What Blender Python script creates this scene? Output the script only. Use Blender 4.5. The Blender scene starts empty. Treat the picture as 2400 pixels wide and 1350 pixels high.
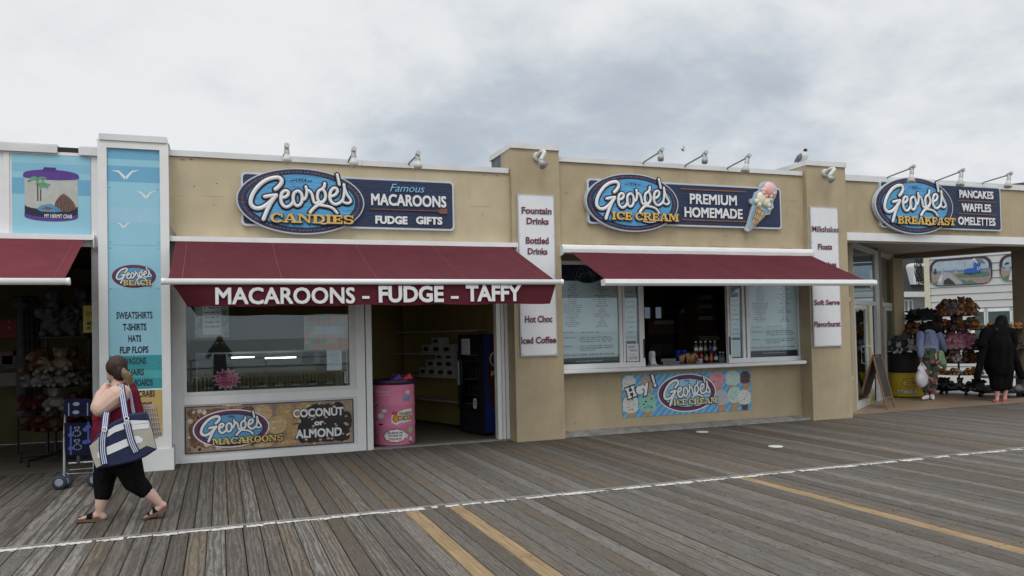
import bpy, bmesh, math, random
from mathutils import Vector, Matrix
random.seed(7)
S = bpy.context.scene
COL = S.collection
R = math.radians

# ---------------------------------------------------------------- camera
F_PX, CX_PX, CY_PX, CAM_H = 1861.5, 1200.0, 736.05, 1.65      # lens of the photograph, in its own 2400 px width
YAW, PITCH, ROLL = R(20.245), R(1.3557), R(-1.2683)
def _axes():
    f = Vector((math.sin(YAW)*math.cos(PITCH), math.cos(YAW)*math.cos(PITCH), math.sin(PITCH)))
    r0 = Vector((math.cos(YAW), -math.sin(YAW), 0)); u0 = r0.cross(f)
    return r0*math.cos(ROLL)+u0*math.sin(ROLL), u0*math.cos(ROLL)-r0*math.sin(ROLL), f
AX_R, AX_U, AX_F = _axes()
cd = bpy.data.cameras.new('camera'); cam = bpy.data.objects.new('camera', cd); COL.objects.link(cam)
cam.matrix_world = Matrix(((AX_R.x, AX_U.x, -AX_F.x, 0), (AX_R.y, AX_U.y, -AX_F.y, 0), (AX_R.z, AX_U.z, -AX_F.z, CAM_H), (0, 0, 0, 1)))
cd.sensor_width = 36; cd.lens = F_PX/2400*36; cd.shift_y = (CY_PX-675)/2400
cd.clip_start = .05; cd.clip_end = 9000
S.camera = cam

# ---------------------------------------------------------------- sky, sun, exposure
SUN_EL, SUN_AZ = R(52), R(205)          # azimuth clockwise from +Y: the veiled sun stands behind the photographer
w = bpy.data.worlds.new('World'); S.world = w; w.use_nodes = True
def build_world():
    nt = w.node_tree; N = nt.nodes; L = nt.links; N.clear()
    def n(t, **k):
        o = N.new(t)
        for a, b in k.items(): setattr(o, a, b)
        return o
    def mth(op, a, b=None, clamp=False):
        o = n('ShaderNodeMath', operation=op, use_clamp=clamp)
        for i, v in enumerate((a, b)):
            if v is None: continue
            if isinstance(v, (int, float)): o.inputs[i].default_value = v
            else: L.new(v, o.inputs[i])
        return o.outputs[0]
    def vmix(fac, a, b):
        o = n('ShaderNodeMix', data_type='RGBA')
        for i, v in ((0, fac), (6, a), (7, b)):
            if isinstance(v, (int, float)): o.inputs[i].default_value = v
            elif isinstance(v, tuple): o.inputs[i].default_value = v+(1,)
            else: L.new(v, o.inputs[i])
        return o.outputs[2]
    def ramp(v, a, b):
        o = n('ShaderNodeMapRange', interpolation_type='SMOOTHSTEP')
        L.new(v, o.inputs[0]); o.inputs[1].default_value = a; o.inputs[2].default_value = b
        return o.outputs[0]
    out = n('ShaderNodeOutputWorld'); bg = n('ShaderNodeBackground'); L.new(bg.outputs[0], out.inputs[0])
    sky = n('ShaderNodeTexSky', sky_type='NISHITA', sun_disc=False, sun_elevation=SUN_EL, sun_rotation=SUN_AZ, air_density=1.2, dust_density=4.0)
    blue = n('ShaderNodeVectorMath', operation='SCALE'); L.new(sky.outputs[0], blue.inputs[0]); blue.inputs[3].default_value = .10
    tc = n('ShaderNodeTexCoord'); sp = n('ShaderNodeSeparateXYZ'); L.new(tc.outputs['Generated'], sp.inputs[0])
    x, y, z = sp.outputs
    zz = mth('ADD', mth('MAXIMUM', z, 0.0), .34)
    cb = n('ShaderNodeCombineXYZ'); L.new(mth('DIVIDE', x, zz), cb.inputs[0]); L.new(mth('DIVIDE', y, zz), cb.inputs[1])
    def noise(sc, det, rough, off, dist=0.0):
        mp = n('ShaderNodeMapping'); L.new(cb.outputs[0], mp.inputs[0]); mp.inputs['Location'].default_value = off
        o = n('ShaderNodeTexNoise'); L.new(mp.outputs[0], o.inputs['Vector'])
        o.inputs['Scale'].default_value = sc; o.inputs['Detail'].default_value = det; o.inputs['Roughness'].default_value = rough
        o.inputs['Distortion'].default_value = dist
        return o.outputs[0]
    big = noise(.9, 3, .5, (3.1, 1.7, 0)); mid = noise(2.7, 10, .58, (0.4, 5.2, 0), .25); fine = noise(9.5, 9, .60, (9, 2, 0), .2)
    # the thicker grey-blue bank fills the middle and right of the view, the veil is thin and bright to the left
    az = n('ShaderNodeMath', operation='ARCTAN2'); L.new(x, az.inputs[0]); L.new(y, az.inputs[1])
    el = z
    d = mth('ADD', mth('ADD', mth('MULTIPLY', mid, 1.0), mth('MULTIPLY', big, .55)), mth('MULTIPLY', fine, .42))
    def bell(azc, elc, sa, se):
        a = mth('DIVIDE', mth('SUBTRACT', az.outputs[0], R(azc)), R(sa)); e = mth('DIVIDE', mth('SUBTRACT', el, math.sin(R(elc))), math.sin(R(se)))
        q = mth('ADD', mth('MULTIPLY', a, a), mth('MULTIPLY', e, e))
        return mth('EXPONENT', mth('MULTIPLY', q, -1.0))
    bank = mth('ADD', bell(26, 16, 17, 4.4), mth('MULTIPLY', bell(14, 11.5, 8, 3), .75))
    bank = mth('ADD', bank, mth('MULTIPLY', bell(50, 13, 18, 9), .35))
    bank = mth('SUBTRACT', bank, mth('MULTIPLY', bell(0, 13, 12, 7), .40))
    bank = mth('SUBTRACT', bank, mth('MULTIPLY', bell(33, 23, 20, 3), .25))
    dens = mth('ADD', d, mth('MULTIPLY', bank, .42))
    k = ramp(dens, .84, 1.56)
    white = (.82, .84, .86); grey = (.46, .525, .60)
    c = vmix(k, white, grey)
    gap = mth('MULTIPLY', ramp(noise(1.1, 6, .6, (7.7, 3.3, 0)), .5, .72), .16)
    c = vmix(gap, c, blue.outputs[0])
    # overcast sky grows brighter towards the zenith and over the open sea behind the photographer
    up = ramp(z, .42, .95); sea = mth('MULTIPLY', ramp(mth('MULTIPLY', y, -1.0), .1, .9), .35)
    gain = mth('ADD', mth('ADD', mth('MULTIPLY', up, .75), sea), 1.0)
    L.new(c, bg.inputs[0]); L.new(gain, bg.inputs[1])
build_world()
sd = bpy.data.lights.new('sun', 'SUN'); sun = bpy.data.objects.new('sun', sd); COL.objects.link(sun)
sd.energy = .9; sd.angle = R(24); sd.color = (1, .96, .90)
_sv = Vector((math.sin(SUN_AZ)*math.cos(SUN_EL), math.cos(SUN_AZ)*math.cos(SUN_EL), math.sin(SUN_EL)))
sun.rotation_euler = _sv.to_track_quat('Z', 'Y').to_euler(); sun.location = (-3, -4, 14)
S.view_settings.view_transform = 'Standard'; S.view_settings.look = 'None'
S.view_settings.exposure = 0; S.view_settings.gamma = 1; S.view_settings.use_curve_mapping = False
try: S.cycles.max_bounces = 8; S.cycles.transparent_max_bounces = 16
except Exception: pass

# ---------------------------------------------------------------- measuring: pixels of the photograph -> points on real planes
CAMV = Vector((0, 0, CAM_H))
def ray(px, py): return AX_R*((px-CX_PX)/F_PX) - AX_U*((py-CY_PX)/F_PX) + AX_F
def P(px, py, y):                       # point on the vertical plane at depth y
    d = ray(px, py); return CAMV + d*(y/d.y)
def G(px, py, z=0.0):                   # point on the horizontal plane at height z
    d = ray(px, py); return CAMV + d*((z-CAM_H)/d.z)
def PL(px, py, q, n):                   # point on the vertical plane through q with plan normal n
    d = ray(px, py); nn = Vector((n[0], n[1], 0)); return CAMV + d*((Vector(q)-CAMV).dot(nn)/d.dot(nn))

# ---------------------------------------------------------------- materials
MATS = {}
def mat(name, rgb, rough=.6, var=.10, scale=6.0, bump=0.0, metal=0.0, spec=.4, stretch=(1, 1, 1), tint=None, tfac=.5, tscale=1.5, coat=0.0, streak=None, emit=None, estr=0.0):
    if name in MATS: return MATS[name]
    m = bpy.data.materials.new(name); m.use_nodes = True; nt = m.node_tree; N = nt.nodes; L = nt.links
    b = N['Principled BSDF']; b.inputs['Roughness'].default_value = rough; b.inputs['Metallic'].default_value = metal
    b.inputs['Specular IOR Level'].default_value = spec; b.inputs['Coat Weight'].default_value = coat
    tc = N.new('ShaderNodeTexCoord'); mp = N.new('ShaderNodeMapping'); mp.inputs['Scale'].default_value = stretch
    L.new(tc.outputs['Object'], mp.inputs[0])
    no = N.new('ShaderNodeTexNoise'); L.new(mp.outputs[0], no.inputs['Vector']); no.inputs['Scale'].default_value = scale
    no.inputs['Detail'].default_value = 6; no.inputs['Roughness'].default_value = .62
    rp = N.new('ShaderNodeMapRange'); L.new(no.outputs[0], rp.inputs[0]); rp.inputs[1].default_value = .3; rp.inputs[2].default_value = .7
    mx = N.new('ShaderNodeMix'); mx.data_type = 'RGBA'
    mx.inputs[6].default_value = tuple(max(0, c*(1-var)) for c in rgb)+(1,); mx.inputs[7].default_value = tuple(min(1, c*(1+var)) for c in rgb)+(1,)
    L.new(rp.outputs[0], mx.inputs[0]); col = mx.outputs[2]
    if tint:
        n2 = N.new('ShaderNodeTexNoise'); L.new(tc.outputs['Object'], n2.inputs['Vector']); n2.inputs['Scale'].default_value = tscale; n2.inputs['Detail'].default_value = 7
        r2 = N.new('ShaderNodeMapRange'); L.new(n2.outputs[0], r2.inputs[0]); r2.inputs[1].default_value = .5; r2.inputs[2].default_value = .75; r2.inputs[4].default_value = tfac
        m2 = N.new('ShaderNodeMix'); m2.data_type = 'RGBA'; L.new(r2.outputs[0], m2.inputs[0]); L.new(col, m2.inputs[6]); m2.inputs[7].default_value = tint+(1,)
        col = m2.outputs[2]
    if streak:                                  # run-off stains: narrow tall marks with their own shape
        m3 = N.new('ShaderNodeMapping'); m3.inputs['Scale'].default_value = (3, 3, .7); L.new(tc.outputs['Object'], m3.inputs[0])
        n3 = N.new('ShaderNodeTexNoise'); L.new(m3.outputs[0], n3.inputs['Vector']); n3.inputs['Scale'].default_value = 1.6; n3.inputs['Detail'].default_value = 8; n3.inputs['Roughness'].default_value = .65
        r3 = N.new('ShaderNodeMapRange'); L.new(n3.outputs[0], r3.inputs[0]); r3.inputs[1].default_value = .52; r3.inputs[2].default_value = .72; r3.inputs[4].default_value = .32
        x3 = N.new('ShaderNodeMix'); x3.data_type = 'RGBA'; L.new(r3.outputs[0], x3.inputs[0]); L.new(col, x3.inputs[6]); x3.inputs[7].default_value = streak+(1,); col = x3.outputs[2]
    L.new(col, b.inputs['Base Color'])
    if bump:
        bp = N.new('ShaderNodeBump'); bp.inputs['Strength'].default_value = bump; bp.inputs['Distance'].default_value = .02
        L.new(no.outputs[0], bp.inputs['Height']); L.new(bp.outputs[0], b.inputs['Normal'])
    if emit: b.inputs['Emission Color'].default_value = emit+(1,); b.inputs['Emission Strength'].default_value = estr
    MATS[name] = m; return m
def glass(name, tint=(.8, .86, .86), gloss=.10):
    if name in MATS: return MATS[name]
    m = bpy.data.materials.new(name); m.use_nodes = True; nt = m.node_tree; N = nt.nodes; L = nt.links
    N.remove(N['Principled BSDF']); out = N['Material Output']
    tr = N.new('ShaderNodeBsdfTransparent'); tr.inputs[0].default_value = tint+(1,)
    gl = N.new('ShaderNodeBsdfGlossy'); gl.inputs['Roughness'].default_value = .0; gl.inputs[0].default_value = (.80, .93, 1, 1)
    fr = N.new('ShaderNodeFresnel'); fr.inputs[0].default_value = 1.45
    ad = N.new('ShaderNodeMath'); ad.operation = 'ADD'; ad.inputs[1].default_value = gloss; L.new(fr.outputs[0], ad.inputs[0])
    mx = N.new('ShaderNodeMixShader'); L.new(ad.outputs[0], mx.inputs[0]); L.new(tr.outputs[0], mx.inputs[1]); L.new(gl.outputs[0], mx.inputs[2])
    L.new(mx.outputs[0], out.inputs[0]); MATS[name] = m; return m

# ---------------------------------------------------------------- objects
def tag(o, label=None, cat=None, group=None, kind=None):
    for k, v in (('label', label), ('category', cat), ('group', group), ('kind', kind)):
        if v: o[k] = v
    return o
def thing(name, loc, label, cat, group=None, rz=0.0):
    o = bpy.data.objects.new(name, None); COL.objects.link(o); o.empty_display_size = .1
    o.location = loc; o.rotation_euler = (0, 0, rz); return tag(o, label, cat, group)
def dup(o, loc=None, rz=None, label=None, parent=None):
    c = o.copy(); COL.objects.link(c)
    if parent: c.parent = parent
    if loc is not None: c.location = loc
    if rz is not None: c.rotation_euler = (0, 0, rz)
    if label: c['label'] = label
    for ch in [q for q in o.children]: dup(ch, parent=c)
    return c

class MB:
    """collects faces in world (or local) coordinates and links them as ONE mesh object"""
    def __init__(s): s.v = []; s.f = []; s.m = []; s.sm = []; s.mi = 0; s.rnd = []; s.smooth = False; s.rv = 0.0; s.T = None
    def vert(s, p):
        p = Vector(p)
        if s.T is not None: p = s.T @ p
        s.v.append(p); return len(s.v)-1
    def face(s, idx): s.f.append(tuple(idx)); s.m.append(s.mi); s.sm.append(s.smooth); s.rnd.append(s.rv)
    def poly(s, pts): s.face([s.vert(p) for p in pts])
    def box(s, x0, x1, y0, y1, z0, z1):
        i = [s.vert(p) for p in ((x0,y0,z0),(x1,y0,z0),(x1,y1,z0),(x0,y1,z0),(x0,y0,z1),(x1,y0,z1),(x1,y1,z1),(x0,y1,z1))]
        for q in ((0,3,2,1),(4,5,6,7),(0,1,5,4),(1,2,6,5),(2,3,7,6),(3,0,4,7)): s.face([i[k] for k in q])
    def rbox(s, x0, x1, y0, y1, z0, z1, c=.01):         # box with chamfered vertical and front edges
        r = [(x0+c,y0),(x1-c,y0),(x1,y0+c),(x1,y1-c),(x1-c,y1),(x0+c,y1),(x0,y1-c),(x0,y0+c)]
        def ring(z, k): 
            cx, cy = (x0+x1)/2, (y0+y1)/2
            return [s.vert((cx+(x-cx)*(1-k*c/max(abs(x1-x0)/2,1e-4)), cy+(y-cy)*(1-k*c/max(abs(y1-y0)/2,1e-4)), z)) for x, y in r]
        rs = [ring(z0, 1), ring(z0+c, 0), ring(z1-c, 0), ring(z1, 1)]
        for a, b in zip(rs, rs[1:]):
            for k in range(8): s.face((a[k], a[(k+1)%8], b[(k+1)%8], b[k]))
        s.face(rs[0][::-1]); s.face(rs[-1])
    def tube(s, pts, r, n=8, cap=True, flat=1.0, up=None):
        pts = [Vector(p) for p in pts]; rr = r if isinstance(r, (list, tuple)) else [r]*len(pts); rings = []; ref = Vector(up or (0, 0, 1))
        for i, p in enumerate(pts):
            t = (pts[min(i+1, len(pts)-1)]-pts[max(i-1, 0)]).normalized()
            a = t.cross(ref)
            if a.length < 1e-3: a = t.cross(Vector((1, 0, 0)))
            a.normalize(); b = a.cross(t).normalized()
            rings.append([s.vert(p+a*(math.cos(2*math.pi*k/n)*rr[i])+b*(math.sin(2*math.pi*k/n)*rr[i]*flat)) for k in range(n)])
        for A, B in zip(rings, rings[1:]):
            for k in range(n): s.face((A[k], A[(k+1)%n], B[(k+1)%n], B[k]))
        if cap: s.face(rings[0][::-1]); s.face(rings[-1])
    def lathe(s, prof, n=24, c=(0, 0, 0), axis='z', sx=1.0, sy=1.0, cap=True):
        rings = []
        for r, h in prof:
            q = []
            for k in range(n):
                a = 2*math.pi*k/n; u, v = math.cos(a)*r*sx, math.sin(a)*r*sy
                p = (u, v, h) if axis == 'z' else ((h, u, v) if axis == 'x' else (v, h, u))
                q.append(s.vert((c[0]+p[0], c[1]+p[1], c[2]+p[2])))
            rings.append(q)
        for A, B in zip(rings, rings[1:]):
            for k in range(n): s.face((A[k], A[(k+1)%n], B[(k+1)%n], B[k]))
        if cap: s.face(rings[0][::-1]); s.face(rings[-1])
    def ball(s, c, rx, ry=None, rz=None, n=12, m=8, wob=0.0):
        ry = ry or rx; rz = rz or rx; rings = []
        for j in range(1, m):
            th = math.pi*j/m; q = []
            for k in range(n):
                a = 2*math.pi*k/n; w_ = 1+wob*(random.random()-.5)
                q.append(s.vert((c[0]+rx*w_*math.sin(th)*math.cos(a), c[1]+ry*w_*math.sin(th)*math.sin(a), c[2]+rz*w_*math.cos(th))))
            rings.append(q)
        t = s.vert((c[0], c[1], c[2]+rz)); b = s.vert((c[0], c[1], c[2]-rz))
        for k in range(n): s.face((t, rings[0][k], rings[0][(k+1)%n])); s.face((b, rings[-1][(k+1)%n], rings[-1][k]))
        for A, B in zip(rings, rings[1:]):
            for k in range(n): s.face((A[k], B[k], B[(k+1)%n], A[(k+1)%n]))
    def prism(s, pts, fn, d):                              # 2-D outline (u,v) mapped by fn(u,v,depth); front at 0, back at d
        a = [s.vert(fn(u, v, 0)) for u, v in pts]; b = [s.vert(fn(u, v, d)) for u, v in pts]; n = len(pts)
        s.face(a); s.face(b[::-1])
        for k in range(n): s.face((a[k], b[k], b[(k+1)%n], a[(k+1)%n]))
    def build(s, name, mats, parent=None, auto=None):
        me = bpy.data.meshes.new(name); me.from_pydata([tuple(p) for p in s.v], [], s.f)
        for m in (mats if isinstance(mats, (list, tuple)) else [mats]): me.materials.append(m)
        me.polygons.foreach_set('material_index', s.m); me.polygons.foreach_set('use_smooth', s.sm)
        if any(s.rnd):
            at = me.attributes.new('rnd', 'FLOAT', 'FACE'); at.data.foreach_set('value', s.rnd)
        me.validate(); me.update()
        o = bpy.data.objects.new(name, me); COL.objects.link(o)
        if parent is not None:
            o.parent = parent
            o.matrix_parent_inverse = Matrix.Identity(4)
            if not getattr(s, 'local', False):
                mw = Matrix.Translation(parent.location) @ parent.rotation_euler.to_matrix().to_4x4()
                q = parent.parent
                if q is not None: mw = Matrix.Identity(4)
                me.transform(mw.inverted())
        return o

# things built from world coordinates get their Empty at their base; parts are stored relative to it.
# sub-parts hang on a part (whose own transform is the thing's), so the same shift applies to them.
def part(mb, name, mats, parent):
    root = parent
    while root.parent is not None: root = root.parent
    o = mb.build(name, mats, None)
    mw = Matrix.Translation(root.location) @ root.rotation_euler.to_matrix().to_4x4()
    if root.type == 'EMPTY': o.data.transform(mw.inverted())
    o.parent = parent; o.matrix_parent_inverse = Matrix.Identity(4)
    return o
def flat(mb, name, mats, label, cat, group=None, kind=None):
    o = mb.build(name, mats)
    if kind != 'structure' and o.data.vertices:
        xs = [v.co for v in o.data.vertices]
        lo = Vector((sum(v.x for v in xs)/len(xs), sum(v.y for v in xs)/len(xs), min(v.z for v in xs)))
        o.data.transform(Matrix.Translation(-lo)); o.location = lo
    return tag(o, label, cat, group, kind)

# ---------------------------------------------------------------- lettering
_FC = {}
def glyphs(s, bold=0.0, shear=0.0, ext=False, sp=1.0, align='LEFT', lead=1.0):
    key = (s, bold, shear, ext, sp, align, lead)
    if key in _FC: return _FC[key]
    c = bpy.data.curves.new('t', 'FONT'); c.body = s; c.offset = bold; c.shear = shear; c.space_character = sp; c.align_x = align; c.space_line = lead
    c.resolution_u = 3; c.extrude = .5 if ext else 0
    o = bpy.data.objects.new('t', c); COL.objects.link(o)
    dg = bpy.context.evaluated_depsgraph_get(); me = bpy.data.meshes.new_from_object(o.evaluated_get(dg))
    v = [tuple(q.co) for q in me.vertices]; f = [tuple(p.vertices) for p in me.polygons]
    bpy.data.objects.remove(o); bpy.data.curves.remove(c); bpy.data.meshes.remove(me)
    bb = (min(q[0] for q in v), max(q[0] for q in v), min(q[1] for q in v), max(q[1] for q in v))
    _FC[key] = (v, f, bb); return _FC[key]
CAP = .682
def txt(mb, s, x0, x1, z0, z1, fn, depth=0.0, bold=0.0, shear=0.0, sp=1.0, fit='cap', align='LEFT', lead=1.0):
    """lay the string into the box x0..x1, z0..z1 of the surface fn(u, v, d); fit='cap': z0 is the baseline and z1 the cap height"""
    if bold > .025 and any(c in 'MWNmw' for c in s):        # sharp joints tear when the outline is fattened: lay shifted copies instead
        k = bold*.8; ux = (x1-x0)/max(1, len(s))*k*1.1; uz = (z1-z0)*k
        for i, (a, b) in enumerate(((-1, -1), (1, -1), (-1, 1), (1, 1), (0, 0))):
            l = i*.0004; txt(mb, s, x0+ux*(1+a), x1-ux*(1-a), z0+uz*(1+b), z1-uz*(1-b), (lambda l: (lambda u, v, d=0.0: fn(u, v, d-l)))(l), depth, 0.0, shear, sp, fit, align, lead)
        return
    v, f, bb = glyphs(s, bold, shear, depth > 0, sp, align, lead)
    lo, hi = (0-bold, CAP+bold) if fit == 'cap' else (bb[2], bb[3])
    kx = (x1-x0)/(bb[1]-bb[0]); kz = (z1-z0)/(hi-lo); n = len(mb.v)
    for q in v: mb.vert(fn(x0+(q[0]-bb[0])*kx, z0+(q[1]-lo)*kz, (.5-q[2])*depth if depth else 0.0))
    for p in f: mb.face([n+i for i in p])
def wallfn(y): return lambda u, v, d=0.0: (u, y+d, v)
def ptxt(mb, s, tl, bl, r, y, **k):            # tl, bl: top and foot of the first letter, r: right end, in photo pixels
    a, b, c = P(*tl, y), P(*bl, y), P(*r, y)
    txt(mb, s, (a.x+b.x)/2 if k.get('mid', True) else a.x, c.x, b.z, a.z, wallfn(y), **{q: w_ for q, w_ in k.items() if q != 'mid'})

def smooth(pts, n=6):
    out = []
    for i in range(len(pts)-1):
        p0, p1, p2, p3 = pts[max(i-1, 0)], pts[i], pts[i+1], pts[min(i+2, len(pts)-1)]
        for k in range(n):
            t = k/n; out.append(tuple(.5*((2*b)+(-a+c)*t+(2*a-5*b+4*c-d)*t*t+(-a+3*b-3*c+d)*t**3) for a, b, c, d in zip(p0, p1, p2, p3)))
    out.append(tuple(pts[-1])); return out
def stroke(mb, pts, wd, fn, h=0.0, sub=5, lift=0.0, kz=1.0):
    """a painted (h=0) or raised, rounded (h>0) brush stroke along (u,v) points; wd = half width"""
    p = smooth(pts, sub); m = len(p); L_ = []
    for i in range(m):
        a, b = p[max(i-1, 0)], p[min(i+1, m-1)]; t = Vector((b[0]-a[0], b[1]-a[1]))
        L_.append((Vector(p[i]), t.normalized() if t.length > 1e-9 else Vector((1, 0)), wd))
    t0, t1 = L_[0][1], L_[-1][1]
    pre = [(L_[0][0]-t0*wd*e, t0, wd*g) for e, g in ((1, .08), (.87, .5), (.5, .87))]; post = [(L_[-1][0]+t1*wd*e, t1, wd*g) for e, g in ((.5, .87), (.87, .5), (1, .08))]
    prev = None; tot = len(L_)+6; ci = 0
    prof = [(-1, 0), (-.93, .55), (-.6, .88), (0, 1), (.6, .88), (.93, .55), (1, 0)] if h > 0 else [(-1, 0), (1, 0)]
    for c, t, ww in pre+L_+post:
        nrm = Vector((-t.y, t.x)); row = []; ci += 1; up_ = lift+.0003*ci/tot
        for a, hh in prof:
            q = c+nrm*(a*ww); row.append(mb.vert(fn(q.x, q.y, -up_-h*hh*min(1, ww/wd+.15))))
        if prev:
            for k in range(len(row)-1): mb.face((prev[k], prev[k+1], row[k+1], row[k]))
        prev = row
def ell(xc, zc, a, b, n=56): return [(xc+a*math.cos(2*math.pi*k/n), zc+b*math.sin(2*math.pi*k/n)) for k in range(n)]
def rrect(x0, x1, z0, z1, r, n=5):
    o = []
    for cx, cz, a0 in ((x1-r, z0+r, -90), (x1-r, z1-r, 0), (x0+r, z1-r, 90), (x0+r, z0+r, 180)):
        o += [(cx+r*math.cos(R(a0+90*k/n)), cz+r*math.sin(R(a0+90*k/n))) for k in range(n+1)]
    return o
def blob(xc, zc, a, b, n=16, w=.15, seed=0):
    rg = random.Random(seed); return [(xc+a*math.cos(2*math.pi*k/n)*(1+w*(rg.random()-.5)), zc+b*math.sin(2*math.pi*k/n)*(1+w*(rg.random()-.5))) for k in range(n)]
def fpoly(mb, pts, fn, lift=0.0): mb.face([mb.vert(fn(u, v, -lift)) for u, v in pts])

# ================================================================ SETTING
def wood_deck_mat():
    m = bpy.data.materials.new('weathered_deck'); m.use_nodes = True; nt = m.node_tree; N = nt.nodes; L = nt.links
    b = N['Principled BSDF']; b.inputs['Roughness'].default_value = .78; b.inputs['Specular IOR Level'].default_value = .25
    tc = N.new('ShaderNodeTexCoord'); at = N.new('ShaderNodeAttribute'); at.attribute_name = 'rnd'
    ad = N.new('ShaderNodeVectorMath'); ad.operation = 'MULTIPLY_ADD'
    cb = N.new('ShaderNodeCombineXYZ'); L.new(at.outputs['Fac'], cb.inputs[0]); L.new(at.outputs['Fac'], cb.inputs[1]); L.new(at.outputs['Fac'], cb.inputs[2])
    L.new(cb.outputs[0], ad.inputs[0]); ad.inputs[1].default_value = (3.1, 57.0, 13.0); L.new(tc.outputs['Object'], ad.inputs[2])
    def noise(scale, st, det=6, rough=.6, dist=0.0):
        mp = N.new('ShaderNodeMapping'); mp.inputs['Scale'].default_value = st; L.new(ad.outputs[0], mp.inputs[0])
        o = N.new('ShaderNodeTexNoise'); L.new(mp.outputs[0], o.inputs['Vector']); o.inputs['Scale'].default_value = scale; o.inputs['Detail'].default_value = det
        o.inputs['Roughness'].default_value = rough; o.inputs['Distortion'].default_value = dist; return o.outputs[0]
    def mr(v, a, b_, c=0.0, d=1.0):
        o = N.new('ShaderNodeMapRange'); L.new(v, o.inputs[0])
        for i, q in enumerate((a, b_, c, d)): o.inputs[i+1].default_value = q
        return o.outputs[0]
    def mix(f, a, c, mode='MIX'):
        o = N.new('ShaderNodeMix'); o.data_type = 'RGBA'; o.blend_type = mode
        for i, q in ((0, f), (6, a), (7, c)):
            if isinstance(q, tuple): o.inputs[i].default_value = q+(1,)
            elif isinstance(q, float): o.inputs[i].default_value = q
            else: L.new(q, o.inputs[i])
        return o.outputs[2]
    wn = N.new('ShaderNodeTexWhiteNoise'); wn.noise_dimensions = '1D'; L.new(at.outputs['Fac'], wn.inputs['W'])
    tone = wn.outputs['Value']
    wn2 = N.new('ShaderNodeTexWhiteNoise'); wn2.noise_dimensions = '3D'; L.new(cb.outputs[0], wn2.inputs['Vector'])
    sp = N.new('ShaderNodeSeparateColor'); L.new(wn2.outputs['Color'], sp.inputs[0])
    base = mix(mr(tone, 0, 1), (.145, .134, .119), (.320, .303, .278))
    base = mix(mr(sp.outputs[0], .58, 1, 0, .8), base, (.225, .165, .098))          # browner boards
    base = mix(mr(sp.outputs[1], .66, 1, 0, .75), base, (.105, .088, .070))            # dark boards
    rings = N.new('ShaderNodeTexWave'); rings.wave_type = 'RINGS'; rings.rings_direction = 'Y'
    mp = N.new('ShaderNodeMapping'); mp.inputs['Scale'].default_value = (9, .55, 9); L.new(ad.outputs[0], mp.inputs[0]); L.new(mp.outputs[0], rings.inputs['Vector'])
    rings.inputs['Scale'].default_value = 3.0; rings.inputs['Distortion'].default_value = 7; rings.inputs['Detail'].default_value = 3; rings.inputs['Detail Scale'].default_value = .9
    g1 = noise(9, (9, .75, 1), 8, .72, 1.3); g2 = noise(34, (2.4, .22, 1), 6, .7, .6); g3 = noise(3.0, (1.6, .7, 1), 7, .65); g4 = noise(13, (1.5, .6, 1), 4, .5)
    base = mix(mr(rings.outputs['Fac'], .15, .9, .72, 0.0), base, (.060, .048, .038))
    base = mix(mr(g1, .36, .64, .75, 0.0), base, (.050, .042, .035))
    base = mix(mr(g2, .52, .72, 0, .26), base, (.31, .295, .27))
    base = mix(mr(g3, .48, .75, 0, .5), base, (.10, .082, .066))
    base = mix(mr(g4, .66, .76, 0, .75), base, (.05, .038, .028))          # knots and oily spots
    L.new(base, b.inputs['Base Color'])
    bp = N.new('ShaderNodeBump'); bp.inputs['Strength'].default_value = .35; bp.inputs['Distance'].default_value = .006
    L.new(g1, bp.inputs['Height']); L.new(bp.outputs[0], b.inputs['Normal'])
    return m
M_DECK = wood_deck_mat()
M_VOID = mat('deck_gap', (.012, .011, .010), .9, .2)
M_FRESH = mat('fresh_plank', (.275, .192, .104), .75, .45, 6, .2, stretch=(9, .3, 1), tint=(.20, .125, .058), tfac=.75, tscale=2.6)
M_TRIMB = mat('joint_board', (.20, .19, .178), .8, .25, 6, .2, stretch=(.5, 6, 1), tint=(.10, .09, .08), tscale=4)

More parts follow.
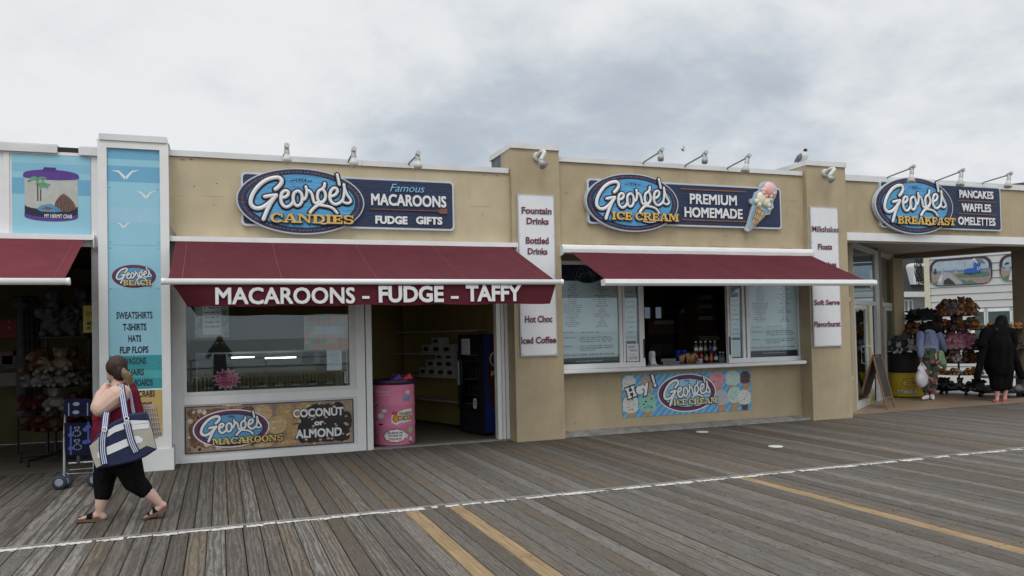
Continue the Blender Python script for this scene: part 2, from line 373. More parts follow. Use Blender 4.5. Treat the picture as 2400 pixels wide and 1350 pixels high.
PW = .1435; JY = 7.36                                          # plank pitch; y of the painted joint
FRESH_X = []
for a, b_ in (((970, 1187.5), (945, 1193)), ((1087.5, 1178), (1053, 1178)), ((1737.5, 1114.4), (1709, 1114.4))):
    FRESH_X.append((G(*a).x+G(*b_).x)/2)
def build_deck():
    mb = MB(); rg = random.Random(3)
    def plank(x, y0, y1, fresh=False, wdt=PW):
        mb.mi = 1 if fresh else 0; mb.rv = rg.random()*.98+.01
        dz = rg.uniform(-.0035, .0015); t = rg.uniform(-.0015, .0015); g = rg.uniform(.0025, .005); c = .006
        xa, xb = x+g, x+wdt-g
        q = [(xa, -.03), (xa, -c), (xa+c, 0), (xb-c, 0), (xb, -c), (xb, -.03)]
        A = [mb.vert((u, y0, z+dz+(t if u > x+wdt/2 else -t))) for u, z in q]; B = [mb.vert((u, y1, z+dz+(t if u > x+wdt/2 else -t))) for u, z in q]
        for k in range(5): mb.face((A[k+1], A[k], B[k], B[k+1])[::-1])
        mb.face(A[::-1]); mb.face(B)
    i0, i1 = int(-17/PW), int(34/PW)
    sx = FRESH_X[0]-int(FRESH_X[0]/PW)*PW-PW/2
    for i in range(i0, i1):
        x = sx+i*PW; f = any(abs(x+PW/2-q) < PW*.5 for q in FRESH_X)
        plank(x, rg.uniform(2.2, 3.0), JY+.115, f); plank(x, -2.0, 2.1); 
        e = 11.62 if x < 10.4 else 11.70-.03*(x-10.4)
        plank(x+.03, JY+.182, min(e, 11.62))
    mb.mi = 2; mb.rv = .5
    mb.box(-17, 34, JY+.118, JY+.178, -.03, .001)
    mb.mi = 3; mb.rv = .4; mb.poly([(-17, -2, -.028), (34, -2, -.028), (34, 11.6, -.028), (-17, 11.6, -.028)])
    mb.mi = 3; mb.rv = .4
    for i in range(int(-5/PW), int(14/PW)):                         # nail heads over the joists
        x = sx+i*PW
        for y in (4.3, 4.9, 5.5, 6.1, 6.7, 7.25):
            for u in (.035, .108):
                a, b = x+u+rg.uniform(-.008, .008), y+rg.uniform(-.02, .02); w_ = rg.uniform(.003, .006)
                mb.poly([(a-w_, b-w_*1.6, .0025), (a+w_, b-w_, .0025), (a+w_*.8, b+w_*2, .0025), (a-w_, b+w_, .0025)])
    o = mb.build('boardwalk', [M_DECK, M_FRESH, M_TRIMB, M_VOID]); tag(o, kind='structure')
build_deck()
def build_line():
    # worn white line: separate flakes of paint left on the board ends
    mb = MB(); rg = random.Random(11); x = -9.0
    while x < 30:
        if rg.random() < .80:
            ln = rg.choice((.06, .1, .14, .19, .26)); n = max(3, int(ln/.022)); y0, y1 = JY-.005, JY+.112
            lo = y0+rg.uniform(0, .040); hi = y1-rg.uniform(0, .028)
            if hi-lo < .03: lo, hi = y0, y1
            top = [(x+ln*k/n, hi+rg.uniform(-.022, .004), .0035) for k in range(n+1)]; bot = [(x+ln*k/n, lo+rg.uniform(-.014, .026), .0035) for k in range(n+1)]
            for k in range(n): mb.poly([bot[k], bot[k+1], top[k+1], top[k]])
            if rg.random() < .5:
                xx = x+rg.uniform(0, ln); mb.poly([(xx, lo-.03, .0035), (xx+.03, lo-.026, .0035), (xx+.035, lo-.012, .0035), (xx+.005, lo-.014, .0035)])
            x += ln+rg.choice((.004, .008, .012, .03))
        else: x += rg.choice((.02, .04, .07))
    tag(mb.build('painted_line', mat('worn_paint', (.58, .57, .55), .75, .15, 25, tint=(.27, .255, .235), tfac=.95, tscale=22)), kind='structure')
build_line()

g = MB(); g.poly([(-3000, -3000, -1.6), (3000, -3000, -1.6), (3000, 3000, -1.6), (-3000, 3000, -1.6)])
tag(g.build('ground', mat('ground_sand', (.34, .31, .26), .9, .15, 3)), kind='structure')
g = MB(); g.poly([(-3000, -3000, -1.45), (3000, -3000, -1.45), (3000, -70, -1.45), (-3000, -70, -1.45)])
tag(g.build('sea', mat('sea_water', (.06, .085, .09), .22, .3, .05, stretch=(.3, 1, 1))), kind='structure')
g = MB(); g.poly([(-15, 11.60, -.012), (10.6, 11.60, -.012), (10.6, 19, -.012), (-15, 19, -.012)])
tag(g.build('shop_floor', mat('shop_floor', (.20, .17, .135), .55, .2, 4, tint=(.11, .10, .085), tscale=2)), kind='structure')

# ================================================================ BUILDINGS
M_STUC = mat('tan_stucco', (.390, .322, .212), .88, .11, 2.2, .25, tint=(.32, .26, .168), tfac=.6, tscale=.9, streak=(.27, .22, .145))
M_STUC2 = mat('cream_stucco', (.475, .405, .278), .88, .09, 2.0, .25, tint=(.42, .355, .245), tfac=.6, tscale=.8, streak=(.36, .295, .195))
M_WHITE = mat('white_trim', (.70, .71, .71), .55, .05, 3, tint=(.56, .56, .55), tfac=.5, tscale=1.3)
M_CAP = mat('cap_metal', (.62, .63, .635), .45, .06, 2, tint=(.48, .48, .47), tfac=.5, tscale=1.8, spec=.5)
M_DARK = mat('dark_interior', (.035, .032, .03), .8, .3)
M_BLACK = mat('black_trim', (.014, .014, .015), .6, .2)
M_CEIL = mat('ceiling_white', (.36, .34, .30), .8, .08)
M_YELW = mat('ochre_wall', (.30, .225, .075), .8, .12, 1.5)
M_ROOF = mat('roof_felt', (.10, .10, .10), .9, .2)
M_GLASS = glass('window_glass', (.90, .94, .94), .045)
M_GLASS2 = glass('door_glass', (.55, .60, .60), .14)
UY, PY, FY = 11.36, 11.26, 11.55          # upper stucco, pillar faces, lower shopfronts
X_P0, X_P1a, X_P1b, X_P2a, X_P2b = -.60, 4.19, 4.985, 9.73, 10.60

def room(th, x0, x1, y0, y1, z1, wallm, ceil=M_CEIL):
    m = MB(); m.box(x0, x1, y1, y1+.1, 0, z1); part(m, 'back_wall', wallm, th)
    for a in (x0-.06, x1): m = MB(); m.box(a, a+.06, y0, y1+.1, 0, z1); part(m, 'side_wall', wallm, th)
    m = MB(); m.box(x0-.06, x1+.06, y0, y1+.1, z1, z1+.1); part(m, 'ceiling', ceil, th)
def roofbox(th, x0, x1, y0, y1, z):
    m = MB(); m.poly([(x0, y0, z), (x1, y0, z), (x1, y1, z), (x0, y1, z)]); part(m, 'roof', M_ROOF, th)

# ---------------- beach shop (far left, white)
beach = thing('beach_shop', (-4, 11.3, 0), 'white fronted shop with dark open entrance and blue panels, left end of the row', 'shop')
m = MB(); m.box(-9, -1.40, 11.30, 11.62, 2.98, 4.05)
m.box(-9, -1.40, 11.285, 11.30, 4.01, 4.05); m.box(-9, -1.42, 11.28, 11.30, 2.86, 2.995)
m.box(-2.62, -2.56, 11.285, 11.30, 2.995, 4.01); m.box(-2.47, -2.41, 11.285, 11.30, 2.995, 4.01); m.box(-1.50, -1.41, 11.285, 11.30, 2.995, 4.01)
part(m, 'fascia', M_WHITE, beach)
m = MB(); m.box(-9, -1.88, 11.26, 11.66, 4.052, 4.14); m.box(-9, -1.88, 11.245, 11.262, 4.03, 4.12); m.box(-1.62, -1.40, 11.26, 11.66, 4.052, 4.135); m.box(-1.64, -1.40, 11.24, 11.262, 4.02, 4.12)
part(m, 'parapet_cap', M_CAP, beach)
m = MB(); m.box(-1.885, -1.615, 11.29, 11.64, 4.053, 4.115); part(m, 'bare_edge', M_BLACK, beach)
m = MB(); m.box(-1.515, -1.41, 11.30, 11.62, 0, 2.86); part(m, 'door_jamb', mat('grey_jamb', (.42, .43, .43), .6), beach)
m = MB(); m.box(-9, -8.2, 11.3, 11.62, 0, 2.98); part(m, 'end_wall', M_WHITE, beach)
room(beach, -8.9, -1.46, 11.62, 15.2, 2.9, mat('souvenir_wall', (.085, .07, .028), .8, .3, 2), M_DARK); roofbox(beach, -9, -.6, 11.4, 19, 3.95)  # wall colour lowered so it carries the dimness of the interior

pl = thing('white_pillar', (-1.0, 11.1, 0), 'tall white boxed pillar carrying the seagull panel', 'pillar')
m = MB(); m.box(-1.40, -.60, 11.13, 11.75, 0.27, 4.19); m.box(-1.41, -1.306, 11.09, 11.13, 0.27, 4.19); m.box(-.694, -.59, 11.09, 11.13, 0.27, 4.19); m.box(-1.306, -.694, 11.09, 11.13, 4.10, 4.19); m.box(-1.306, -.694, 11.09, 11.13, .27, .42)
part(m, 'shaft', M_WHITE, pl)
m = MB(); m.box(-1.44, -.565, 11.06, 11.78, 0, .27); part(m, 'plinth', M_WHITE, pl)
m = MB(); m.box(-1.39, -.605, 11.07, 11.78, 4.192, 4.27); m.box(-1.42, -.58, 11.10, 11.76, 4.19, 4.20); part(m, 'cap', M_CAP, pl)

# ---------------- candy shop
candy = thing('candy_shop', (1.8, 11.4, 0), 'cream stucco candy shop with big display window and open doorway', 'shop')
m = MB(); m.box(X_P0, X_P1a, UY, FY+.07, 2.93, 4.088); part(m, 'upper_wall', M_STUC2, candy)
m = MB(); m.box(-.60, 1.95, UY-.035, FY+.12, 4.09, 4.167); m.box(1.952, 4.175, UY-.035, FY+.12, 4.088, 4.164); part(m, 'parapet_cap', M_CAP, candy)
# lower front: white joinery
m = MB()
m.box(-.60, -.46, FY, FY+.10, 0, 2.93); m.box(-.46, 1.85, FY, FY+.10, 2.74, 2.93); m.box(-.46, 1.85, FY-.015, FY+.10, .775, .894); m.box(-.46, 1.85, FY+.02, FY+.09, 2.712, 2.74)
m.box(-.46, 1.85, FY+.01, FY+.10, 0, .775); m.box(1.85, 1.975, FY, FY+.10, 0, 2.93); m.box(1.99, 2.075, FY-.01, FY+.12, 0, 2.93)
m.box(-.50, 1.86, FY-.012, FY, 0, .055); m.box(-.60, -.50, FY-.012, FY, 0, .80)
part(m, 'lower_panel', M_WHITE, candy)
wf = MB(); x0, x1, z0, z1 = -.42, 1.75, .945, 2.66
wf.box(x0-.05, x1+.05, FY-.02, FY+.06, z1, z1+.05); wf.box(x0-.05, x1+.05, FY-.02, FY+.06, z0-.05, z0); wf.box(x0-.05, x0, FY-.02, FY+.06, z0, z1); wf.box(x1, x1+.05, FY-.02, FY+.06, z0, z1)
wf.box(x1+.05, x1+.10, FY-.005, FY+.06, z0-.05, z1+.05)
win = part(wf, 'window', mat('window_alu', (.58, .59, .59), .4, .05), candy)
m = MB(); m.poly([(x0, FY+.03, z0), (x1, FY+.03, z0), (x1, FY+.03, z1), (x0, FY+.03, z1)]); part(m, 'pane', M_GLASS, win)
m = MB(); m.box(3.995, 4.06, FY-.01, FY+.12, 0, 2.93); m.box(4.075, 4.125, FY+.01, FY+.10, 0, 2.93); m.box(4.135, 4.185, FY-.005, FY+.10, 0, 2.93); m.box(2.075, 3.995, FY+.02, FY+.10, 2.5, 2.93)
part(m, 'door_frame', M_WHITE, candy)
m = MB(); m.box(2.075, 4.19, FY-.02, FY+.14, -.01, .022); part(m, 'threshold', mat('worn_sill', (.22, .205, .18), .8, .2), candy)
room(candy, -.52, 4.19, 11.68, 16.2, 2.85, M_YELW); roofbox(candy, -.6, 5, 11.5, 19, 3.97)

# ---------------- stucco pillars
def stucco_pillar(x0, x1, label, zt, cap0):
    t = thing('stucco_pillar', ((x0+x1)/2, PY, 0), label, 'pillar')
    m = MB(); m.box(x0, x1, PY, 11.72, 0.0, zt); part(m, 'shaft', M_STUC, t)
    m = MB(); m.box(x0-.012, x1+.012, PY-.03, 12.25, zt, zt+.085); part(m, 'cap', M_CAP, t)
    return t
p1 = stucco_pillar(X_P1a, X_P1b, 'tan stucco pillar beside the candy doorway, under the fountain drinks board', 4.46, 0)
m = MB(); m.box(X_P1a+.01, X_P1b-.02, 11.722, 12.2, 4.0, 4.459); part(m, 'rear_boarding', mat('grey_boarding', (.10, .11, .115), .6, .3, 5), p1)
p2 = stucco_pillar(X_P2a, X_P2b, 'tan stucco pillar with a gull on top, under the milkshakes board', 4.487, 0)
m = MB(); m.box(X_P2a+.01, X_P2b-.02, 11.722, 12.2, 4.0, 4.486); part(m, 'rear_boarding', MATS['grey_boarding'], p2)

# ---------------- ice cream shop
ice = thing('ice_cream_shop', (7.3, 11.4, 0), 'tan stucco ice cream stand with an open serving window and white ledge', 'shop')
m = MB(); m.box(X_P1b, X_P2a, UY, FY+.07, 2.90, 4.315); part(m, 'upper_wall', M_STUC, ice)
m = MB(); m.box(X_P1b+.012, 7.2, UY-.035, FY+.12, 4.317, 4.393); m.box(7.202, X_P2a-.02, UY-.035, FY+.12, 4.315, 4.391); part(m, 'parapet_cap', M_CAP, ice)
m = MB(); m.box(X_P1b, X_P2a, FY, FY+.14, 0, .99); part(m, 'lower_wall', M_STUC, ice)
m = MB(); m.rbox(X_P1b+.004, 9.645, 11.28, FY+.20, .992, 1.052, .012); part(m, 'counter_ledge', M_WHITE, ice)
kb = MB(); kb.poly([(X_P1b, 11.33, .003), (9.73, 11.33, .003), (9.73, 11.33, .035), (X_P1b, 11.33, .035)]); kb.poly([(X_P1b, 11.33, .035), (9.73, 11.33, .035), (9.73, FY, .075), (X_P1b, FY, .075)]); kb.poly([(9.73, 11.33, .003), (9.73, FY, .003), (9.73, FY, .075), (9.73, 11.33, .035)])
part(kb, 'cement_kerb', mat('cement', (.26, .255, .245), .9, .3, 9, .3, tint=(.10, .095, .09), tscale=4), ice)
ZS, ZT = 1.052, 2.72
def xi(px, py=760): return P(px, py, FY).x
fr = MB(); zb = ZS+.075
XL0, XL1, XM0, XM1, XO0, XO1, XR0, XR1, XF0, XF1 = X_P1b, xi(1452), xi(1465), xi(1499), xi(1510), xi(1706), xi(1714), xi(1741), xi(1757), xi(1872)
for a, b_ in ((XL1, XL1+.055), (XM0-.035, XM0), (XM1, XM1+.04), (XO0-.045, XO0), (XO1, XO1+.05), (XR0-.03, XR0), (XR1, XR1+.045), (XF0-.06, XF0), (XF1, XF1+.05)):
    fr.box(a, b_, FY, FY+.07, zb, ZT)
fr.box(XL0+.004, XO0, FY-.01, FY+.07, ZS, zb); fr.box(XO1, XF1+.05, FY-.01, FY+.07, ZS, zb); fr.box(XL0+.004, XF1+.05, FY, FY+.07, ZT, ZT+.06)
swin = part(fr, 'serving_window', M_WHITE, ice)
for a, b_ in ((XL0, XL1), (XM0, XM1), (XR0, XR1), (XF0, XF1)): gl = MB(); gl.poly([(a, FY+.03, zb), (b_, FY+.03, zb), (b_, FY+.03, ZT), (a, FY+.03, ZT)]); part(gl, 'pane', glass('menu_glass', (.80, .86, .86), .05), swin)
for a in (XO0-.028, XO1+.014): m = MB(); m.box(a, a+.021, FY-.012, FY, 1.19, 1.50); part(m, 'pull_handle', M_BLACK, swin)
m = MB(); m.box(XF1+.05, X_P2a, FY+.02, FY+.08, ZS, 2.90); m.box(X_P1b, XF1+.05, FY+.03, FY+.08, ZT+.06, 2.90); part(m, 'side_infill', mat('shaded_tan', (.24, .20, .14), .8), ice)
# back wall with two small windows
BY = 15.4
bx = [P(1511, 742, BY).x, P(1529, 742, BY).x, P(1537, 742, BY).x, P(1555, 742, BY).x]; bz0, bz1 = P(1520, 746, BY).z, P(1520, 720, BY).z
m = MB(); m.box(X_P1b, bx[0], BY, BY+.1, 0, 2.85); m.box(bx[1], bx[2], BY, BY+.1, bz0, bz1); m.box(bx[3], X_P2a, BY, BY+.1, 0, 2.85); m.box(bx[0], bx[3], BY, BY+.1, 0, bz0); m.box(bx[0], bx[3], BY, BY+.1, bz1, 2.85)
part(m, 'back_wall', mat('brown_wall', (.10, .075, .05), .7, .2), ice)
m = MB(); m.poly([(bx[0], BY+.05, bz0), (bx[3], BY+.05, bz0), (bx[3], BY+.05, bz1), (bx[0], BY+.05, bz1)]); part(m, 'rear_pane', glass('tinted', (.10, .12, .15), .02), ice)
for a in (X_P1b-.06, X_P2a): m = MB(); m.box(a, a+.06, 11.75, BY+.1, 0, 2.85); part(m, 'side_wall', MATS['brown_wall'], ice)
m = MB(); m.box(X_P1b, X_P2a, 11.64, BY+.1, 2.85, 2.95); part(m, 'ceiling', M_DARK, ice)
m = MB(); m.box(X_P1b+.01, X_P2a-.01, FY+.21, 12.25, .93, .985); part(m, 'inner_counter', mat('steel_counter', (.25, .25, .25), .35, .1, metal=.6), ice)
roofbox(ice, 5, 10.7, 11.5, 19, 4.15)

# ---------------- breakfast corner: fascia over an open portico, glazed wall going back at an angle
A_, B_ = Vector((15.09, 14.61, 0)), Vector((16.14, 12.36, 0)); ZB = 3.19
bf = thing('breakfast_shop', (12.5, 11.4, 0), 'tan corner shop with white beam over an open tiled porch', 'shop')
m = MB(); m.box(X_P2b, 17.6, UY, 11.66, 3.335, 4.275); part(m, 'upper_wall', M_STUC, bf)
m = MB(); m.box(X_P2b+.012, 17.62, UY-.035, 11.72, 4.277, 4.385); part(m, 'parapet_cap', M_CAP, bf)
m = MB(); m.box(X_P2b, 17.6, UY-.03, 11.66, ZB, 3.333); part(m, 'beam', M_WHITE, bf)
C_ = Vector((10.72, 11.56, 0)); D_ = Vector((10.72, 18, 0))
m = MB(); m.prism([(C_.x, 11.67), (16.9, 11.67), (16.45, 12.4), (15.4, 14.8), (10.72, 14.8)], lambda u, v, d: (u, v, ZB+.145+d), .05); part(m, 'porch_ceiling', mat('porch_ceiling', (.40, .36, .30), .8, .08), bf)
def slab(mb, a, b, t, z0, z1):          # wall strip in plan from a to b, thickness t to the left of a->b
    d = (b-a).normalized(); n = Vector((-d.y, d.x, 0))*t
    q = [a, b, b+n, a+n]; lo = [mb.vert((p.x, p.y, z0)) for p in q]; hi = [mb.vert((p.x, p.y, z1)) for p in q]
    mb.face(lo[::-1]); mb.face(hi)
    for k in range(4): mb.face((lo[k], lo[(k+1)%4], hi[(k+1)%4], hi[k]))
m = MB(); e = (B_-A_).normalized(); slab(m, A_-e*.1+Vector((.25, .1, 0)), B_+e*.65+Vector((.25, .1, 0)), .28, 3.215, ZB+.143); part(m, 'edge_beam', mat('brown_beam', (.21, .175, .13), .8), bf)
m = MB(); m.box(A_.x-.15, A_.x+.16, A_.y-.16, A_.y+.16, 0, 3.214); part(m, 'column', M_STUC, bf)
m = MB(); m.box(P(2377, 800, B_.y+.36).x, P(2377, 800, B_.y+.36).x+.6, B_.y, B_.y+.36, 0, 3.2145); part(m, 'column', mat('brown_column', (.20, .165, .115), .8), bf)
m = MB(); m.prism([(11.5, 14.7), (17.6, 11.7), (17.6, 19), (11.5, 19)], lambda u, v, d: (u, v, 4.0+d), .04); part(m, 'roof', M_ROOF, bf)
roofbox(bf, 10.6, 17.5, 11.5, 14.6, 4.1)
# ceiling strip light
q0, q1 = P(2072, 578, 11.9), P(2330, 587, 11.75)
# glazed side: from C_ to A_
d = (A_-C_); Ln = d.length; d.normalize()
def gp(t): return C_+d*t
def gt(px): 
    r_ = ray(px, 700); # plan intersection with the glazed line
    k = (C_.x*d.y-C_.y*d.x)/(r_.x*d.y-r_.y*d.x); return (Vector((r_.x*k, r_.y*k, 0))-C_).dot(d)
T = {k: gt(k) for k in (1983, 1993, 2001, 2032, 2054, 2062, 2068, 2074, 2094, 2101)}
zt_ = ZB+.09
st = MB(); slab(st, gp(T[1993]), gp(T[2001]), .14, 0, ZB+.14); slab(st, gp(-.12), gp(T[1993]), .12, 0, .62); part(st, 'stucco_pier', M_STUC, bf)
alu = mat('door_alu', (.50, .51, .50), .4, .05)
f = MB()
def bar(t0, t1, z0, z1, tk=.06): slab(f, gp(t0), gp(t1), tk, z0, z1)
bar(T[1983], T[1983]+.07, .62, zt_); bar(T[1983], T[1993], .60, .68); bar(T[1983], T[1993], 2.10, 2.18)
bar(T[2001], T[2054], 2.06, 2.15); bar(T[2001], T[2054], zt_-.1, zt_); bar(T[2054]-.02, T[2062]-.02, 0, zt_); bar(T[2001], T[2001]+.04, 0, zt_)
bar(T[2068], T[2101]+.06, 2.06, 2.15); bar(T[2068], T[2101]+.06, zt_-.1, zt_); bar(T[2101]-.02, T[2101]+.06, 0, zt_)
glz = part(f, 'glazed_screen', alu, bf)
f = MB(); bar(T[2062], T[2068], 0, ZB+.14, .16); part(f, 'post', mat('brown_post', (.24, .20, .15), .7), bf)
g_ = MB()
def pane(t0, t1, z0, z1, own=True):
    global g_
    if own: g_ = MB()
    a, b = gp(t0), gp(t1); o = Vector((-d.y, d.x, 0))*.03
    g_.poly([(a.x+o.x, a.y+o.y, z0), (b.x+o.x, b.y+o.y, z0), (b.x+o.x, b.y+o.y, z1), (a.x+o.x, a.y+o.y, z1)])
    if own: part(g_, 'pane', M_GLASS2, glz)
pane(T[1983]+.07, T[1993], .68, 2.10); pane(T[1983]+.07, T[1993], 2.18, zt_); pane(T[2001]+.04, T[2054]-.02, 2.15, zt_-.1); pane(T[2068], T[2101]-.02, 2.15, zt_-.1)
def leaf(t0, t1):                       # a glazed door leaf
    global f, g_
    f = MB(); g_ = MB(); bar(t0, t0+.08, .01, 2.05); bar(t1-.08, t1, .01, 2.05); bar(t0+.08, t1-.08, .01, .16); bar(t0+.08, t1-.08, 1.97, 2.05)
    dd = part(f, 'door', alu, bf); pane(t0+.08, t1-.08, .16, 1.97, False); part(g_, 'pane', M_GLASS2, dd)
    f = MB(); o = Vector((d.y, -d.x, 0))
    tt = t1-.04
    a = gp(tt); f.tube([(a.x, a.y, .85), (a.x+o.x*.07, a.y+o.y*.07, .87), (a.x+o.x*.07, a.y+o.y*.07, 1.20), (a.x, a.y, 1.22)], .014); part(f, 'handle', MATS['cap_metal'], dd)
leaf(T[2001]+.04, T[2032]); leaf(T[2074], T[2101]-.02)
m = MB(); n_ = Vector((-d.y, d.x, 0)); slab(m, gp(T[2001])+n_*1.1, gp(Ln)+n_*1.1, .1, 0, ZB+.19); part(m, 'inner_wall', M_YELW, bf)
m = MB(); slab(m, gp(T[2032]+.03), gp(T[2032]+.2), .5, 0, 2.05); part(m, 'inner_panel', mat('yellow_panel', (.40, .30, .03), .6), bf)
m = MB(); m.prism([(C_.x, C_.y), (A_.x, A_.y), (A_.x-2, 17), (C_.x, 17)], lambda u, v, dd: (u, v, ZB+.20+dd), .03); part(m, 'shop_ceiling', M_CEIL, bf)

# porch tiles, side street
def tile_mat():
    m = bpy.data.materials.new('porch_tiles'); m.use_nodes = True; nt = m.node_tree; N = nt.nodes; L = nt.links; b = N['Principled BSDF']; b.inputs['Roughness'].default_value = .45
    tc = N.new('ShaderNodeTexCoord'); mp = N.new('ShaderNodeMapping'); mp.inputs['Rotation'].default_value = (0, 0, R(22)); L.new(tc.outputs['Object'], mp.inputs[0])
    br = N.new('ShaderNodeTexBrick'); L.new(mp.outputs[0], br.inputs['Vector']); br.offset = 0; br.inputs['Scale'].default_value = 1; br.inputs['Brick Width'].default_value = .4; br.inputs['Row Height'].default_value = .4
    br.inputs['Mortar Size'].default_value = .006; br.inputs['Color1'].default_value = (.23, .165, .115, 1); br.inputs['Color2'].default_value = (.27, .195, .14, 1); br.inputs['Mortar'].default_value = (.30, .26, .21, 1)
    L.new(br.outputs[0], b.inputs['Base Color']); return m
s_ = Vector((-e.x*0, 0, 0)); out = Vector((-e.y, e.x, 0)); out = out if out.x > 0 else -out
T1, T2 = A_+out*.9-e*1.5, B_+out*.9+e*.6
m = MB(); m.poly([(X_P2b, 11.625, .001), (T2.x, 11.625, .001), (T2.x, T2.y, .001), (T1.x, T1.y, .001), (C_.x, 17, .001), (C_.x, 11.7, .001)]) if False else m.poly([(X_P2b+.02, 11.62, .001), (T2.x+.1, 11.62, .001), (T1.x, T1.y, .001), (T1.x-2, 16.5, .001), (X_P2b+.02, 16.5, .001)])
tag(m.build('porch_floor', tile_mat()), kind='structure')
m = MB(); m.poly([(10.6, 11.5, -.02), (80, 11.5, -.02), (80, 90, -.02), (-20, 90, -.02), (-20, 16.4, -.02), (10.6, 16.4, -.02)])
tag(m.build('side_street', mat('pale_concrete', (.34, .335, .32), .85, .12, 2, tint=(.33, .33, .32), tscale=.6)), kind='structure')

# hairline cracks, patched holes and a ragged joint under the metal caps
def wall_marks(th, items, joints, y):
    m = MB(); fn = wallfn(y); rg = random.Random(len(items)+7)
    for pts, w_ in items: stroke(m, [(lambda p: (p.x, p.z))(P(*q, y)) for q in pts], w_, fn, 0, 4, .0012)
    for x0, x1, z in joints:
        x = x0
        while x < x1:
            ln = rg.uniform(.05, .45); h = rg.uniform(.002, .007)
            if rg.random() < .6: m.poly([(x, y-.0015, z-h), (x+ln, y-.0015, z-h*rg.uniform(.3, 1.4)), (x+ln, y-.0015, z), (x, y-.0015, z)])
            x += ln+rg.uniform(.02, .2)
    part(m, 'wall_cracks', mat('grime', (.13, .105, .075), .9, .4, 20), th)
wall_marks(candy, [([(1100, 483), (1125, 484.5), (1150, 483)], .0014), ([(1130, 495), (1131, 507)], .002), ([(405, 459.5), (440, 458.8)], .0010), ([(470, 459.5), (520, 461)], .0010), ([(455, 436), (456, 438)], .006), ([(508, 430), (509, 431)], .007), ([(500, 480), (502, 481)], .005), ([(424, 374), (432, 375)], .006), ([(447, 373), (450, 374)], .008), ([(1134, 410), (1135, 412)], .006), ([(1164, 411), (1168, 413)], .005)], [(-.58, 4.15, 4.088)], UY)
wall_marks(ice, [([(1322, 452), (1330, 453)], .004), ([(1850, 470), (1862, 472), (1870, 470)], .0025), ([(1700, 552), (1705, 553)], .005)], [(5.0, 9.7, 4.315), (5.0, 9.7, 3.03)], UY)
wall_marks(ice, [([(1346, 990), (1348, 992)], .006), ([(1421, 895), (1423, 897)], .006)], [], FY)
m = MB(); m.tube(smooth([(-.60, 11.27, 3.16), (-.56, 11.33, 3.10), (-.52, 11.345, 3.03), (-.585, 11.30, 2.98), (-.61, 11.2, 2.80), (-.60, 11.2, 2.66), (-.58, 11.25, 2.60)], 5), .008, 6); part(m, 'loose_cable', mat('cable_grey', (.30, .29, .27), .7), candy)

# ================================================================ SIGNS
def grainy(name, rgb, dark, sc=22):
    return mat(name, rgb, .5, .30, sc, .6, stretch=(.22, 1, 2.6), tint=dark, tfac=.25, tscale=3)
M_NAVY = grainy('carved_navy', (.014, .027, .075), (.006, .011, .032))
M_SKYB = grainy('carved_blue', (.085, .33, .60), (.05, .21, .42))
M_SWHITE = mat('sign_white', (.72, .73, .74), .42, .03)
M_SGREY = mat('sign_rim', (.50, .54, .58), .45, .05)
M_GOLD = mat('sign_gold', (.66, .42, .10), .45, .06)
M_INK = mat('sign_ink', (.010, .014, .035), .5, .15)
M_PLUM = mat('sign_plum', (.12, .03, .085), .5, .1)
M_ROSE = mat('sign_rose', (.22, .10, .12), .6, .25, 40)
M_COPPER = mat('sign_copper', (.22, .09, .05), .5, .1)
M_PBLUE = mat('print_blue', (.10, .30, .50), .5, .05)
M_LBLUE = mat('print_lightblue', (.28, .50, .68), .5, .05)

SC = lambda c: (540+c[0]/7.0588, 380+c[1]/7.0588)
SCRIPT = [  # brush strokes of the signature, traced once; half width in the same units
 ([(745,455),(800,408),(840,352),(842,300),(800,264),(720,264),(620,292),(520,352),(430,442),(365,542),(335,640),(345,712),(390,756),(450,772),(520,757),(600,712),(680,642),(752,556)], 38),
 ([(755,552),(660,562),(568,578)], 34), ([(752,560),(680,660),(622,770),(578,870),(546,950)], 37),
 ([(862,596),(920,577),(955,532),(946,492),(902,480),(856,512),(836,572),(836,650),(862,712),(910,748),(960,740),(1010,702),(1042,650)], 31),
 ([(1100,486),(1052,520),(1036,590),(1045,670),(1080,722),(1122,728),(1165,690),(1186,610),(1170,530),(1132,490),(1096,486)], 30),
 ([(1245,415),(1258,470),(1258,540),(1234,610),(1188,634)], 27), ([(1258,470),(1310,490),(1345,540),(1360,600),(1376,662),(1412,692),(1450,664)], 28),
 ([(1556,362),(1546,418),(1508,456),(1460,484),(1438,545),(1440,612),(1470,662),(1512,668),(1552,636),(1572,570),(1556,502),(1526,458)], 29),
 ([(1552,636),(1512,680),(1452,716),(1398,752),(1345,804),(1318,840)], 31), ([(1452,716),(1535,728),(1622,744),(1700,782),(1762,850)], 27),
 ([(1668,574),(1730,548),(1766,492),(1750,446),(1702,440),(1660,482),(1642,552),(1646,622),(1682,682),(1740,706),(1802,682),(1852,636)], 30),
 ([(1852,640),(1872,560),(1880,460),(1872,378)], 26), ([(1874,380),(1890,460),(1930,552),(1978,622),(1984,664),(1940,690),(1892,682),(1856,664)], 26),
 ([(1762,215),(1782,300),(1798,382)], 27), ([(1392,1004),(1530,1026),(1672,1012)], 14)]
_y0 = 11.24
_L, _Rr, _Tt, _Bb = P(*SC((95, 620)), _y0), P(*SC((2215, 690)), _y0), P(*SC((1080, 95)), _y0), P(*SC((1200, 1195)), _y0)
_xc, _zc, _a, _b = (_L.x+_Rr.x)/2, (_Tt.z+_Bb.z)/2, (_Rr.x-_L.x)/2, (_Tt.z-_Bb.z)/2
def _nrm(c): p = P(*SC(c), _y0); return ((p.x-_xc)/_a, (p.z-_zc)/_b)
SCRIPT_N = [([_nrm(c) for c in pts], w_/7.0588*(P(701, 470, _y0)-P(700, 470, _y0)).length/_a) for pts, w_ in SCRIPT]

